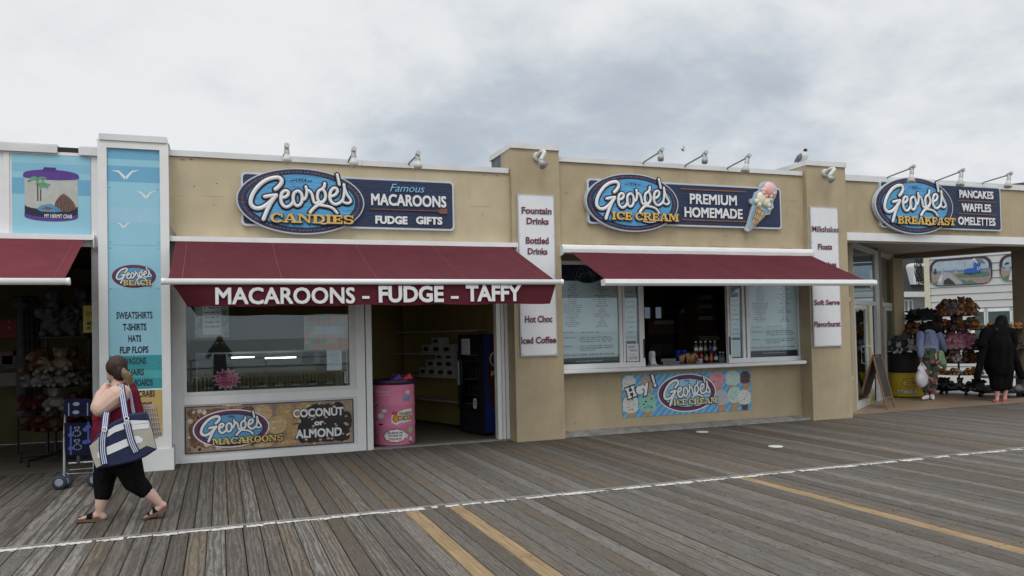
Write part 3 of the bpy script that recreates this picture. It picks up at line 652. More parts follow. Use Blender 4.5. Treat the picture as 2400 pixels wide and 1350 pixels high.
# slab lettering drawn for the gold words: every glyph is a list of (kind, ...) pieces in a cell 1 high
def _ring(cx, cy, rx, ry, tx, ty, a0, a1): return ('ring', cx, cy, rx, ry, tx, ty, a0, a1)
def _re(x0, x1, y0, y1): return ('poly', [(x0, y0), (x1, y0), (x1, y1), (x0, y1)])
H_ = .17
def _stem(x, t=.30, s=.12, top=True, bot=True):
    o = [_re(x, x+t, H_ if bot else 0, 1-H_ if top else 1)]
    if bot: o.append(_re(x-s, x+t+s, 0, H_))
    if top: o.append(_re(x-s, x+t+s, 1-H_, 1))
    return o
SLAB = {
 'C': (1.25, [_ring(.66, .5, .62, .52, .30, .15, 40, 322), _re(1.05, 1.19, .56, 1.0), _re(.86, 1.19, .10, .28)]),
 'O': (1.25, [_ring(.62, .5, .60, .52, .30, .15, 0, 360)]),
 'D': (1.25, [_re(.12, .42, H_, 1-H_), _re(0, .62, 0, H_), _re(0, .62, 1-H_, 1), _ring(.58, .5, .62, .5, .30, H_, -90, 90)]),
 'I': (.62, _stem(.14)), 'N': (1.4, [_re(.12, .28, H_, 1-H_), _re(0, .40, 0, H_), _re(1.02, 1.18, 0, 1-H_), _re(.90, 1.32, 1-H_, 1), ('poly', [(.0, 1), (.0, 1-H_), (.24, 1-H_), (1.02, 0), (1.18, 0), (1.18, .12), (.38, 1)])]),
 'A': (1.35, [('poly', [(.15, H_), (.32, H_), (.60, .82), (.60, 1), (.54, 1)]), ('poly', [(.60, 1), (.60, .82), (.88, H_), (1.20, H_), (.84, 1)]), _re(0, .46, 0, H_), _re(.74, 1.34, 0, H_), _re(.42, .86, .27, .40)]),
 'E': (1.12, [_re(.12, .42, H_, 1-H_), _re(0, 1.02, 0, H_), _re(0, 1.0, 1-H_, 1), _re(.42, .72, .43, .57), _re(.88, 1.02, H_, .40), _re(.86, 1.0, .62, 1-H_), _re(.66, .78, .32, .68)]),
 'S': (1.05, [_ring(.50, .72, .46, .30, .24, .15, 25, 270), _ring(.52, .29, .48, .30, .26, .15, -155, 90), _re(.82, .96, .64, 1.0), _re(.04, .18, 0, .36)]),
 'R': (1.32, [_re(.12, .42, H_, 1-H_), _re(0, .56, 0, H_), _re(0, .70, 1-H_, 1), _ring(.66, .735, .46, .265, .26, .15, -90, 90), _re(.42, .68, .47, .60), ('poly', [(.56, .47), (.84, .47), (1.06, H_), (1.30, H_), (1.30, 0), (.92, 0)])]),
 'M': (1.6, [_re(.12, .28, H_, 1-H_), _re(0, .42, 0, H_), _re(1.12, 1.42, H_, 1-H_), _re(1.0, 1.54, 0, H_), _re(1.30, 1.54, 1-H_, 1), ('poly', [(0, 1), (0, 1-H_), (.28, 1-H_), (.70, .10), (.84, .10), (.84, .42), (.44, 1)]), ('poly', [(.84, .42), (.84, .10), (1.12, 1-H_), (1.30, 1), (1.12, 1)])]),
 'B': (1.2, [_re(.12, .42, H_, 1-H_), _re(0, .66, 0, H_), _re(0, .62, 1-H_, 1), _re(.42, .62, .44, .58), _ring(.60, .75, .44, .25, .26, .15, -90, 90), _ring(.64, .26, .48, .26, .28, .15, -90, 90)]),
 'K': (1.32, _stem(.12)+[('poly', [(.42, .36), (.62, .50), (.96, 1-H_), (.72, 1-H_), (.42, .58)]), ('poly', [(.56, .60), (.92, H_), (1.24, H_), (.78, .68)]), _re(.68, 1.18, 1-H_, 1), _re(.80, 1.32, 0, H_)]),
 'F': (1.06, [_re(.12, .42, H_, 1-H_), _re(0, .58, 0, H_), _re(0, 1.0, 1-H_, 1), _re(.42, .70, .40, .54), _re(.86, 1.0, .58, 1-H_), _re(.64, .76, .30, .64)]),
 'T': (1.12, [_re(.40, .70, H_, 1-H_), _re(.24, .86, 0, H_), _re(0, 1.10, 1-H_, 1), _re(0, .14, .58, 1-H_), _re(.96, 1.10, .58, 1-H_)]),
 'H': (1.3, _stem(.12, .28)+_stem(.80, .28)+[_re(.40, .80, .43, .57)]), ' ': (.35, [])}
def slabword(mb, s, x0, x1, z0, z1, fn, depth=0.0, ex=0.0, lift=0.0, dx=0.0, dz=0.0):
    wd = sum(SLAB[c][0] for c in s)-.08; k = (x1-x0)/wd; kz = z1-z0; cur = 0.0; n = 0
    def put(pts):
        nonlocal n
        l = lift+n % 7*.0004; n += 1
        q = [(x0+(cur+u)*k+dx, z0+v*kz+dz) for u, v in pts]
        if depth: mb.prism(q, lambda u, v, d: fn(u, v, d-l), depth)
        else: fpoly(mb, q, fn, l)
    for c in s:
        wch, ps = SLAB[c]
        for p in ps:
            if p[0] == 'poly':
                pts = p[1]
                if ex:
                    cx = sum(u for u, v in pts)/len(pts); cy = sum(v for u, v in pts)/len(pts)
                    pts = [(u+math.copysign(ex*.7, u-cx), v+math.copysign(ex, v-cy)) for u, v in pts]
                put(pts)
            else:
                _, cx, cy, rx, ry, tx, ty, a0, a1 = p; m = max(4, int((a1-a0)/20)); rx += ex*.7; ry += ex; tx += ex*1.4; ty += ex*2
                for i in range(m):
                    b0, b1 = R(a0+(a1-a0)*i/m), R(a0+(a1-a0)*(i+1)/m); ix, iy = max(rx-tx, .02), max(ry-ty, .02)
                    n -= (i > 0)
                    put([(cx+rx*math.cos(b0), cy+ry*math.sin(b0)), (cx+rx*math.cos(b1), cy+ry*math.sin(b1)), (cx+ix*math.cos(b1), cy+iy*math.sin(b1)), (cx+ix*math.cos(b0), cy+iy*math.sin(b0))])
        cur += wch

def flat_logo(mb, xc, zc, a, b, fn, mi, year=None, lift=.001):
    """printed oval with the signature; mi = material slots (rim, ring, dark, blue, white, ink)"""
    e = .0006; l = lift
    for sc, k in ((1.0, 0), (.965, 1), (.86, 2), (.83, 3)):
        mb.mi = mi[k]; fpoly(mb, ell(xc, zc, a*sc, b*(sc-(1-sc)*.6)), fn, l); l += e
    for extra, k in ((.022*a, 5), (0, 4)):
        mb.mi = mi[k]
        for i, (pts, hw) in enumerate(SCRIPT_N): stroke(mb, [(xc+u*a, zc+v*b) for u, v in pts], hw*a+extra, fn, 0, 4, l+.0004*i)
        l += .0066
    if year:
        mb.mi = mi[5]; txt(mb, year, xc-.09*a, xc+.08*a, zc+.55*b, zc+.68*b, lambda u, v, d: fn(u, v, -lift-e*5), bold=.02)
    return l+.0004

def carved_sign(label, board, oval, word, wordpx, year):
    """board: photo pixels (tl, bl, tr, br); oval: (left, right, top, bottom)"""
    yb = 11.30; tl, bl, tr, br = [P(*q, yb) for q in board]
    x0, x1 = (tl.x+bl.x)/2, (tr.x+br.x)/2; z0, z1 = (bl.z+br.z)/2, (tl.z+tr.z)/2
    t = thing('carved_sign', ((x0+x1)/2, UY, z0), label, 'sign', 'carved name signs above the shops')
    m = MB(); m.prism(rrect(x0, x1, z0, z1, .06), lambda u, v, d: (u, yb+d, v), UY-yb-.001); part(m, 'board_rim', M_SGREY, t)
    m = MB(); m.prism(rrect(x0+.028, x1-.028, z0+.028, z1-.028, .045), lambda u, v, d: (u, yb-.004+d, v), .003); part(m, 'board', M_NAVY, t)
    yo = 11.245; l, r, tp, bt = [P(*q, yo) for q in oval]; xc, zc, a, b = (l.x+r.x)/2, (tp.z+bt.z)/2, (r.x-l.x)/2, (tp.z-bt.z)/2
    fn = wallfn(yo); m = MB()
    m.mi = 0; m.prism(ell(xc, zc, a, b), lambda u, v, d: (u, yo+d, v), yb-yo+.03)
    m.mi = 1; m.prism(ell(xc, zc, a*.978, b*.964), lambda u, v, d: (u, yo-.004+d, v), .003)
    m.mi = 2; m.prism(ell(xc, zc, a*.845, b*.80), lambda u, v, d: (u, yo-.008+d, v), .003)
    m.mi = 3; rg = random.Random(5)
    for i in range(96):
        a0 = 2*math.pi*i/96; a1 = a0+2*math.pi/96*rg.uniform(.3, .75)
        q = [(xc+a*s_*math.cos(g_), zc+b*s2*math.sin(g_)) for s_, s2, g_ in ((.90, .865, a0), (.90, .865, a1), (.925, .90, a1), (.925, .90, a0))]
        fpoly(m, q, fn, .006)
    part(m, 'oval_plaque', [M_SGREY, M_NAVY, M_SKYB, M_ROSE], t)
    m = MB(); m.smooth = True
    for i, (pts, hw) in enumerate(SCRIPT_N): stroke(m, [(xc+u*a, zc+v*b) for u, v in pts], hw*a*1.0+.021, fn, .012, 5, .008+.0003*i)
    part(m, 'lettering_outline', M_INK, t)  # wider ink stroke, the dark outline of the script
    m = MB(); m.smooth = True
    for i, (pts, hw) in enumerate(SCRIPT_N): stroke(m, [(xc+u*a, zc+v*b) for u, v in pts], hw*a*.94, fn, .026, 6, .010+.0003*i)
    part(m, 'script_lettering', M_SWHITE, t)
    yw = yo-.04; p0, p1_, p2_ = [P(*q, yw) for q in wordpx]      # top-left, bottom-left, right end
    m = MB(); slabword(m, word, p0.x, p2_.x, p1_.z, p0.z, wallfn(yw+.006), .026, .075, dx=.006, dz=-.008); part(m, 'word_backing', M_INK, t)
    m = MB(); slabword(m, word, p0.x, p2_.x, p1_.z, p0.z, wallfn(yw-.006), .010); part(m, 'word_lettering', M_GOLD, t)
    m = MB(); txt(m, year, xc-.085*a, xc+.075*a, zc+.565*b, zc+.685*b, wallfn(yo-.009), bold=.015)
    stroke(m, [(xc-.17*a, zc+.60*b), (xc-.13*a, zc+.625*b), (xc-.10*a, zc+.625*b)], .006, wallfn(yo-.009)); stroke(m, [(xc+.09*a, zc+.61*b), (xc+.12*a, zc+.61*b), (xc+.16*a, zc+.625*b)], .006, wallfn(yo-.009))
    part(m, 'year', M_INK, t)
    return t, yb-.006
def raised(t, yb, items, name='lettering', m_=None, depth=.014):
    for s, tl, bl, r, k in items: m = MB(); ptxt(m, s, tl, bl, r, yb-depth, depth=depth, **k); part(m, name, m_ or M_SWHITE, t)

CD = lambda x, y: (820+x/3.375, 320+y/3.375)
t, yb = carved_sign('carved blue sign reading Candies with macaroons, fudge, gifts beside its oval', ((564,404.5),(566,530.5),(1064,424),(1065,539.5)), ((553.5,468),(854,477.5),(693,393.5),(710,549)), 'CANDIES', ((632,499.5),(632,520.5),(828,510)), '1954')
BK = dict(bold=.045)
raised(t, yb, [('MACAROONS', CD(168,450), CD(168,541), CD(762,510), BK), ('FUDGE', CD(202,625), CD(202,688), CD(456,660), BK), ('GIFTS', CD(524,632), CD(524,692), CD(732,665), BK)])
raised(t, yb, [('Famous', CD(318,373), CD(318,432), CD(592,405), dict(bold=-.004, shear=.35))], 'script_word', mat('sign_paleblue', (.22, .48, .68), .5))
m = MB(); a_, b_ = P(*CD(166, 576), yb), P(*CD(690, 592), yb)
m.tube([(a_.x, yb-.008, a_.z-.0), (b_.x, yb-.008, b_.z)], [.007, .011], 8)
hp = [P(*CD(*c), yb) for c in ((683,592),(715,571),(768,571),(768,613),(715,613))]; m.prism([(q.x, q.z) for q in hp], lambda u, v, d: (u, yb-.016+d, v), .015)
part(m, 'wooden_paddle', mat('paddle_wood', (.17, .07, .045), .6, .2), t)

IC = lambda x, y: (1300+x/3.374, 320+y/3.374)
t, yb = carved_sign('carved blue sign reading Ice Cream with a two scoop cone at its end', ((1376,418),(1378,525),(1830,441),(1832,536)), ((1372.5,467),(1590,482),(1486,407),(1494,543)), 'ICE CREAM', ((1434,496),(1435,514.5),(1590,507)), '1974')
raised(t, yb, [('PREMIUM', IC(1068,451), IC(1070,531), IC(1440,498), BK), ('HOMEMADE', IC(1026,557), IC(1028,636), IC(1486,602), BK)])
m = MB()
for p, q in (((992, 415), (1508, 437)), ((1002, 657), (1512, 674))):
    a_, b_ = P(*IC(*p), yb), P(*IC(*q), yb); m = MB(); m.box(a_.x, b_.x, yb-.01, yb-.001, (a_.z+b_.z)/2-.01, (a_.z+b_.z)/2+.01); part(m, 'rule_line', M_COPPER, t)
cz = 11.25
def IQ(x, y, yy=cz): p = P(*IC(x, y), yy); return (p.x, p.z)
out_ = [IQ(*c) for c in ((1510,735),(1528,690),(1548,615),(1570,540),(1548,525),(1545,495),(1575,485),(1588,440),(1620,425),(1625,385),(1650,358),(1690,352),(1730,365),(1755,400),(1758,440),(1745,480),(1725,520),(1732,560),(1712,580),(1700,615),(1670,620),(1640,655),(1560,735),(1530,752))]
cxm, czm = sum(u for u, v in out_)/len(out_), sum(v for u, v in out_)/len(out_)
inn = lambda k: [(cxm+(u-cxm)*k, czm+(v-czm)*k) for u, v in out_]
m = MB(); m.prism(out_, lambda u, v, d: (u, cz+d, v), .05); m.mi = 1; m.prism(inn(.91), lambda u, v, d: (u, cz-.003+d, v), .002); part(m, 'cone_cutout', [M_SGREY, mat('cone_halo', (.20, .42, .58), .5)], t)
m = MB(); m.mi = 0; cone = [IQ(*c) for c in ((1535,735),(1555,690),(1590,548),(1640,580),(1665,610),(1620,660))]
m.prism(cone, lambda u, v, d: (u, cz-.03+d, v), .027); m.mi = 1
for p, q in (((1588,560),(1655,600)),((1580,600),(1630,632)),((1568,645),(1605,668)),((1556,690),(1580,700)),((1600,560),(1572,690)),((1630,580),(1580,700)),((1655,600),(1600,690)),((1590,555),(1560,660))):
    u0, v0 = IQ(*p); u1, v1 = IQ(*q); m.tube([(u0, cz-.031, v0), (u1, cz-.031, v1)], .006, 5)
part(m, 'wafer_cone', [mat('cone_tan', (.46, .33, .20), .6), mat('cone_line', (.25, .15, .08), .6)], t)
m = MB(); m.smooth = True
for c, r_ in (((1635,490),52),((1590,515),22),((1665,520),40),((1610,540),22),((1685,545),24),((1688,578),12),((1625,470),24),((1700,500),18)):
    u, v = IQ(*c); k = r_/3.374*.0073*1.02; m.ball((u, cz-.012, v), k, .05, k)
part(m, 'vanilla_scoop', mat('vanilla', (.70, .66, .50), .5), t)
m = MB(); m.smooth = True
for c, r_ in (((1690,420),56),((1640,450),20),((1660,475),16),((1700,478),18),((1720,455),22),((1645,430),24)):
    u, v = IQ(*c); k = r_/3.374*.0073*1.02; m.ball((u, cz-.02, v), k, .06, k)
part(m, 'strawberry_scoop', mat('strawberry', (.72, .42, .40), .5), t)

BF = lambda x, y: (1860+x/3.374, 320+y/3.374)
t, yb = carved_sign('carved blue sign reading Breakfast with pancakes, waffles, omelettes beside its oval', ((2062,422),(2065,534),(2345,440),(2347,541)), ((2051,478),(2234,492.5),(2146,415.5),(2156,549)), 'BREAKFAST', ((2104,506),(2105,524),(2238,516)), '2003')
raised(t, yb, [('PANCAKES', BF(1310,422), BF(1312,482), BF(1580,462), BK), ('WAFFLES', BF(1330,527), BF(1332,590), BF(1562,568), BK), ('OMELETTES', BF(1302,634), BF(1304,697), BF(1596,670), BK)])
m = MB()
for p, q in (((1296, 507), (1596, 521)), ((1296, 608), (1598, 622))):
    a_, b_ = P(*BF(*p), yb), P(*BF(*q), yb); m = MB(); m.box(a_.x, b_.x, yb-.01, yb-.001, (a_.z+b_.z)/2-.008, (a_.z+b_.z)/2+.008); part(m, 'rule_line', M_COPPER, t)

# ---------------- tall white drinks boards on the pillars
M_BOARD = mat('board_white', (.68, .69, .72), .4, .03)
M_MAROON = mat('letter_maroon', (.17, .012, .04), .5); M_TEAL = mat('letter_teal', (.30, .46, .48), .5)
M_ALU = mat('alu_edge', (.45, .46, .47), .35, .05, metal=.3)
def board(name, label, tl, br, y, items, cat='sign', group=None):
    a_, b_ = P(*tl, y), P(*br, y); x0, x1, z0, z1 = a_.x, b_.x, b_.z, a_.z
    m = MB(); m.mi = 0; m.box(x0, x1, y, PY-.001, z0, z1); m.mi = 1; fpoly(m, [(x0+.018, z0+.02), (x1-.018, z0+.02), (x1-.018, z1-.02), (x0+.018, z1-.02)], wallfn(y), .002)
    for s, a, b, r in items:
        m.mi = 3; ptxt(m, s, (a[0]-2.0, a[1]+1.6), (b[0]-2.0, b[1]+1.8), (r[0]-2.0, r[1]), y-.0035, bold=.05)
        m.mi = 2; ptxt(m, s, a, b, r, y-.0062, bold=.02 if 'M' in s else .032)
    m.mi = 4
    for k in range(5):
        zz = z1-.03-(z1-z0-.06)*k/4
        for xx in (x0+.03, x1-.03): fpoly(m, ell(xx, zz, .006, .006, 8), wallfn(y), .003)
    return flat(m, name, [M_ALU, M_BOARD, M_MAROON, M_TEAL, M_INK], label, cat, group)
D1 = lambda x, y: (1150+x/4.09, 330+y/4.09); D2 = lambda x, y: (1180+x/3.293, 640+y/3.293)
board('menu_board', 'tall white board listing fountain drinks, bottled drinks, hot choc, iced coffee', (1212.5, 454.5), (1307, 833), 11.225,
  [('Fountain', D1(298,632), D1(299,697), D1(585,670)), ('Drinks', D1(345,735), D1(346,798), D1(557,775)), ('Bottled', D1(338,920), D1(339,986), D1(557,960)), ('Drinks', D1(357,1027), D1(358,1088), D1(545,1065)),
   ('Hot Choc', D2(167,330), D2(167,382), D2(378,355)), ('Iced Coffee', D2(137,495), D2(137,547), D2(408,520))], group='white drinks boards on the tan pillars')
M1 = lambda x, y: (1860+x/3.374, 320+y/3.374); M2 = lambda x, y: (1620+x/3.97, 560+y/3.97)
board('menu_board', 'tall white board listing milkshakes, floats and soft serve', (1898, 484), (1973.5, 811), 11.225,
  [('Milkshakes', M1(147,706), M1(148,752), M1(357,730)), ('Floats', M1(194,847), M1(195,893), M1(305,870)), ('Sundaes', M2(1180,210), M2(1180,258), M2(1352,236)), ('Smoothies', M2(1165,382), M2(1165,424), M2(1355,405)),
   ('Soft Serve', M2(1146,566), M2(1146,615), M2(1383,592)), ('Flavorburst', M2(1145,768), M2(1145,820), M2(1390,796))], group='white drinks boards on the tan pillars')

# ---------------- hermit crab panel and seagull panel
M_CYAN = mat('panel_cyan', (.20, .45, .60), .45, .05, 1.5); M_CYAN2 = mat('panel_cyan_light', (.26, .52, .64), .45, .05, 1.5); M_CYAN3 = mat('panel_cyan_deep', (.135, .37, .55), .45, .05, 1.5)
HC = lambda x, y: (0+x/3.376, 300+y/3.376)
y = 11.288; fn = wallfn(y); hx = lambda c: (lambda p: (p.x, p.z))(P(*HC(*c), y))
m = MB(); x0, z1 = hx((92, 200)); x1, z0 = hx((719, 845)); m.mi = 0; m.box(x0, x1, y, 11.299, z0, z1)
zb_ = [z1, z1-.11*(z1-z0), z1-.22*(z1-z0), z1-.30*(z1-z0), z1-.5*(z1-z0)]
for a, b, k in ((zb_[1], zb_[2], 1), (zb_[3], zb_[4], 2)): m.mi = k; fpoly(m, [(x0, b), (x1, b), (x1, a), (x0, a)], fn, .001)
cx_, _ = hx((407, 500)); wq = (hx((617, 500))[0]-hx((197, 500))[0])/2
zt, zl, zf, zk = hx((407, 325))[1], hx((407, 385))[1], hx((407, 650))[1], hx((407, 720))[1]
def arcband(zhi, zlo, sag0, sag1, wd=1.0):
    n = 18; return [(cx_+wq*wd*math.sin(R(-90+180*k/n)), zlo-sag1*math.cos(R(-90+180*k/n))) for k in range(n+1)]+[(cx_+wq*wd*math.sin(R(90-180*k/n)), zhi-sag0*math.cos(R(90-180*k/n))) for k in range(n+1)]
m.mi = 3; fpoly(m, arcband(zl+.01, hx((0, 610))[1], .02, .065), fn, .002)
m.mi = 4; fpoly(m, arcband(hx((0, 600))[1], hx((0, 665))[1], .055, .06), fn, .003)
m.mi = 5; fpoly(m, arcband(hx((0, 660))[1], hx((0, 690))[1], .06, .06, 1.01), fn, .004)
m.mi = 5; fpoly(m, ell(cx_, hx((0, 352))[1], wq*1.04, .062, 30), fn, .005); fpoly(m, arcband(hx((0, 350))[1], hx((0, 375))[1], .0, .03, 1.05), fn, .0055)
m.mi = 6; fpoly(m, [hx(c) for c in ((335,340),(350,310),(445,315),(438,345))], fn, .0065)
m.mi = 7; fpoly(m, [hx(c) for c in ((420,655),(440,580),(475,535),(505,520),(545,545),(585,590),(608,640),(540,665))], fn, .0045)
m.mi = 8; fpoly(m, [hx(c) for c in ((290,640),(330,610),(400,600),(470,635),(495,662),(430,668),(320,660))], fn, .0055); m.mi = 7; fpoly(m, [hx(c) for c in ((325,640),(370,618),(430,640),(380,650))], fn, .006)
m.mi = 9
for p, q, ww in (((300,575),(297,400),3),((322,575),(322,490),3)): stroke(m, [hx(p), hx(q)], ww*.0021, fn, lift=.005)
m.mi = 10
for p, q in (((300,410),(225,420)),((300,405),(250,395)),((300,400),(360,398)),((300,405),(345,430)),((320,470),(390,450)),((320,470),(365,465)),((322,470),(290,440)),((320,440),(375,470))): stroke(m, [hx(p), hx(((p[0]+q[0])/2, min(p[1], q[1])-6)), hx(q)], .011, fn, lift=.006)
m.mi = 4
for k in range(14):
    u, v0 = hx((440+k*12, 640))[0], hx((0, 650))[1]; h = .20*max(0, 1-((440+k*12-505)/105)**2); fpoly(m, [(u, v0), (u+.003, v0), (u+.003, v0+h), (u, v0+h)], fn, .0062)
m.mi = 11; ptxt(m, 'MY HERMIT CRAB', HC(352,680), HC(352,710), HC(570,690), y-.007, bold=.03)
M_PURP = mat('print_purple', (.085, .035, .24), .5)
flat(m, 'picture_panel', [M_CYAN2, M_CYAN, M_CYAN3, mat('print_tankgrey', (.42, .44, .41), .5, .12, 9), M_INK, M_PURP, mat('print_purple_dark', (.05, .02, .15), .5), mat('print_rust', (.16, .09, .065), .6, .4, 40), mat('print_poolblue', (.08, .25, .42), .5), mat('print_brown', (.06, .045, .03), .6), mat('print_green', (.10, .30, .16), .6, .3, 30), M_SWHITE],
     'square blue panel picturing a purple lidded hermit crab tank, above the left awning', 'sign')

y = 11.122; fn = wallfn(y); gx = lambda px, py: (lambda p: (p.x, p.z))(P(px, py, y))
m = MB(); x0, x1, z1, zs = -1.305, -.695, 4.099, gx(300, 575)[1]; zw, zd, ze = gx(320, 833)[1], gx(320, 912)[1], .43
m.mi = 0; m.box(x0, x1, y, 11.129, zs+.003, z1); m.box(x0, x1, y, 11.129, zd, zs)
for a, b, k in ((z1-.0, z1-.13, 2), (z1-.22, z1-.42, 2), (z1-.75, z1-.95, 1), (zs-.35, zs-.55, 1)): m.mi = k; fpoly(m, [(x0, b), (x1, b), (x1, a), (x0, a)], fn, .001)
m.mi = 3; fpoly(m, [(x0, zd), (x1, zd), (x1, zw), (x0, zw)], fn, .0015)
m.mi = 4; fpoly(m, [(x0, zw-.26), (x1, zw-.30), (x1, zw-.20), (x0, zw-.16)], fn, .002); m.mi = 5; fpoly(m, [(x0, zd), (x1, zd), (x1, zd-.02), (x0, zd-.02)], fn, .002)
m.mi = 6; m.box(x0, x1, y, 11.129, ze, zd-.02)
m.mi = 7
for c, w_, h_ in (((294, 407), 33, 1), ((342, 455), 24, .8), ((290, 527), 18, .6)):
    for sx in (-1, 1):
        q = [(c[0], c[1]+7*h_), (c[0]+sx*w_*.45, c[1]-7*h_), (c[0]+sx*w_, c[1]-8*h_), (c[0]+sx*w_*.5, c[1]-3*h_), (c[0]+sx*2, c[1]+14*h_)]
        fpoly(m, [gx(*p) for p in (q if sx > 0 else q[::-1])][::-1], fn, .002)
m.mi = 8
B2 = lambda x, yy: (0+x/2.2886, 660+yy/2.2886)
for s, a, b, r in (('SWEATSHIRTS', (624,163), (624,200), (818,182)), ('T-SHIRTS', (659,226), (659,263), (785,244)), ('HATS', (688,288), (688,324), (758,305)), ('FLIP FLOPS', (643,350), (643,386), (796,365)), ('WAGONS', (660,410), (660,446), (784,428)), ('CHAIRS', (668,470), (668,506), (772,488)), ('BOOGIE BOARDS', (620,530), (620,566), (820,547)), ('HERMIT CRABS', (630,590), (630,626), (831,607)), ('TOYS', (750,648), (750,684), (815,665))):
    ptxt(m, s, B2(*a), B2(*b), B2(*r), y-.003, bold=.034)
o4 = [P(*q, y) for q in ((262, 646), (366, 650), (313, 620.5), (315, 674.5))]; xc, zc, a, b = (o4[0].x+o4[1].x)/2, (o4[2].z+o4[3].z)/2, (o4[1].x-o4[0].x)/2, (o4[2].z-o4[3].z)/2
flat_logo(m, xc, zc, a, b, fn, (9, 9, 8, 10, 7, 8), None, .003)
p0, p1_, p2_ = P(289, 656, y), P(289, 669, y), P(355, 662, y)
m.mi = 8; slabword(m, 'BEACH', p0.x, p2_.x, p1_.z, p0.z, fn, 0, .10, .010); m.mi = 11; slabword(m, 'BEACH', p0.x, p2_.x, p1_.z, p0.z, fn, 0, 0, .014)
m.mi = 8
for xx in (x0+.03, x1-.03):
    for zz in (z1-.04, z1-.5, zs+.04, zs-.04, zs-.55, zw-.1): fpoly(m, ell(xx, zz, .006, .006, 8), fn, .003)
flat(m, 'list_panel', [M_CYAN2, mat('panel_pale', (.30, .53, .66), .45, .05), M_CYAN3, mat('panel_teal', (.03, .27, .31), .45, .08), mat('panel_teal_light', (.07, .36, .39), .45, .1), M_SWHITE, mat('panel_sand', (.50, .35, .12), .5, .05), M_SWHITE, M_INK, M_PLUM, M_PBLUE, mat('print_cream', (.62, .50, .25), .5)],
     'tall blue panel with white seagulls, a small oval and a list from sweatshirts to toys', 'sign')

# ---------------- printed banners under the windows
def scatter(m, fn, x0, x1, z0, z1, cols, n, r0, r1, lift, seed, squash=1.0):
    rg = random.Random(seed)
    for i in range(n):
        m.mi = rg.choice(cols); r_ = rg.uniform(r0, r1); cx, cz_ = rg.uniform(x0+r_*1.1, x1-r_*1.1), rg.uniform(z0+r_*1.1*squash, z1-r_*1.1*squash)
        fpoly(m, blob(cx, cz_, r_, r_*squash, 14, .25, seed*99+i), fn, lift+i*.00004)
y = FY-.012; fn = wallfn(y); bp = lambda px, py: (lambda p: (p.x, p.z))(P(px, py, y)); CQ = lambda x, yy: (380+x/2.934, 660+yy/2.934)
x0, z1 = bp(432.5, 955); x1, z0 = bp(830, 1037); z0 = (z0+bp(433, 1065)[1])/2; z1 = (z1+bp(830, 934)[1])/2
m = MB(); m.mi = 0; m.box(x0, x1, y, FY+.005, z0, z1); m.mi = 1; fpoly(m, [(x0+.015, z0+.012), (x1-.015, z0+.012), (x1-.015, z1-.012), (x0+.015, z1-.012)], fn, .001)
u0, u1, v0, v1 = x0+.02, x1-.02, z0+.016, z1-.016
scatter(m, fn, u0, u0+.95, v0, v1, [2, 3, 2, 4], 130, .05, .12, .0015, 1); scatter(m, fn, u0, u0+.6, v0, v1, [5, 6, 3], 60, .012, .034, .0068, 2)
for i, c in enumerate(((690,905),(850,905),(790,985),(920,1020),(700,1120),(860,1105),(640,980),(960,985),(480,850),(980,880))):
    q = bp(*CQ(*c)); hw = min(.125, q[1]-v0-.005, v1-q[1]-.005)
    m.mi = 7 if i % 2 else 8; fpoly(m, blob(q[0], q[1], .13, hw, 20, .10, 50+i), fn, .0072+i*.0001)
    m.mi = 8 if i % 2 else 5
    for k in range(5): fpoly(m, blob(q[0]+random.uniform(-.06, .06), q[1]+random.uniform(-.5, .5)*hw, .02, .014, 9, .5, i*9+k), fn, .0083+i*.00002+k*.00003)
scatter(m, fn, u1-.78, u1, v0, v1, [6, 9, 9], 70, .06, .12, .0086, 4); scatter(m, fn, u1-.74, u1, v0, v1, [5, 10], 40, .010, .026, .0116, 6, .7)
o4 = [bp(*CQ(*q)) for q in ((210, 1010), (738, 985), (470, 878), (478, 1140))]
xc, zc, a, b = (o4[0][0]+o4[1][0])/2, (o4[2][1]+o4[3][1])/2, (o4[1][0]-o4[0][0])/2, (o4[2][1]-o4[3][1])/2
l_ = flat_logo(m, xc, zc, a, b, fn, (11, 12, 0, 13, 11, 0), '1954', .0125)
p0, p1_, p2_ = P(*CQ(345, 1078), y), P(*CQ(345, 1122), y), P(*CQ(828, 1070), y)
m.mi = 0; slabword(m, 'MACAROONS', p0.x, p2_.x, p1_.z, p0.z, fn, 0, .12, l_); m.mi = 14; slabword(m, 'MACAROONS', p0.x, p2_.x, p1_.z, p0.z, fn, 0, 0, l_+.0045)
for s, A, Bq, r in (('COCONUT', (898,880), (900,937), (1248,895)), ('or', (1046,950), (1046,990), (1112,970)), ('ALMOND', (918,1020), (918,1080), (1236,1040))):
    m.mi = 0; ptxt(m, s, CQ(A[0]-4, A[1]-4), CQ(Bq[0]-4, Bq[1]+5), CQ(r[0]+6, r[1]), y-.0142, bold=.07); m.mi = 11; ptxt(m, s, CQ(*A), CQ(*Bq), CQ(*r), y-.0172, bold=.05)
for p, q in (((900, 978), (1035, 976)), ((1122, 968), (1250, 962))):
    s0, s1 = bp(*CQ(*p)), bp(*CQ(*q)); m.mi = 0; fpoly(m, [(s0[0], s0[1]-.008), (s1[0], s0[1]-.008), (s1[0], s0[1]+.006), (s0[0], s0[1]+.006)], fn, .013)
M_CHOC = mat('print_choc', (.016, .010, .010), .5, .4, 30)
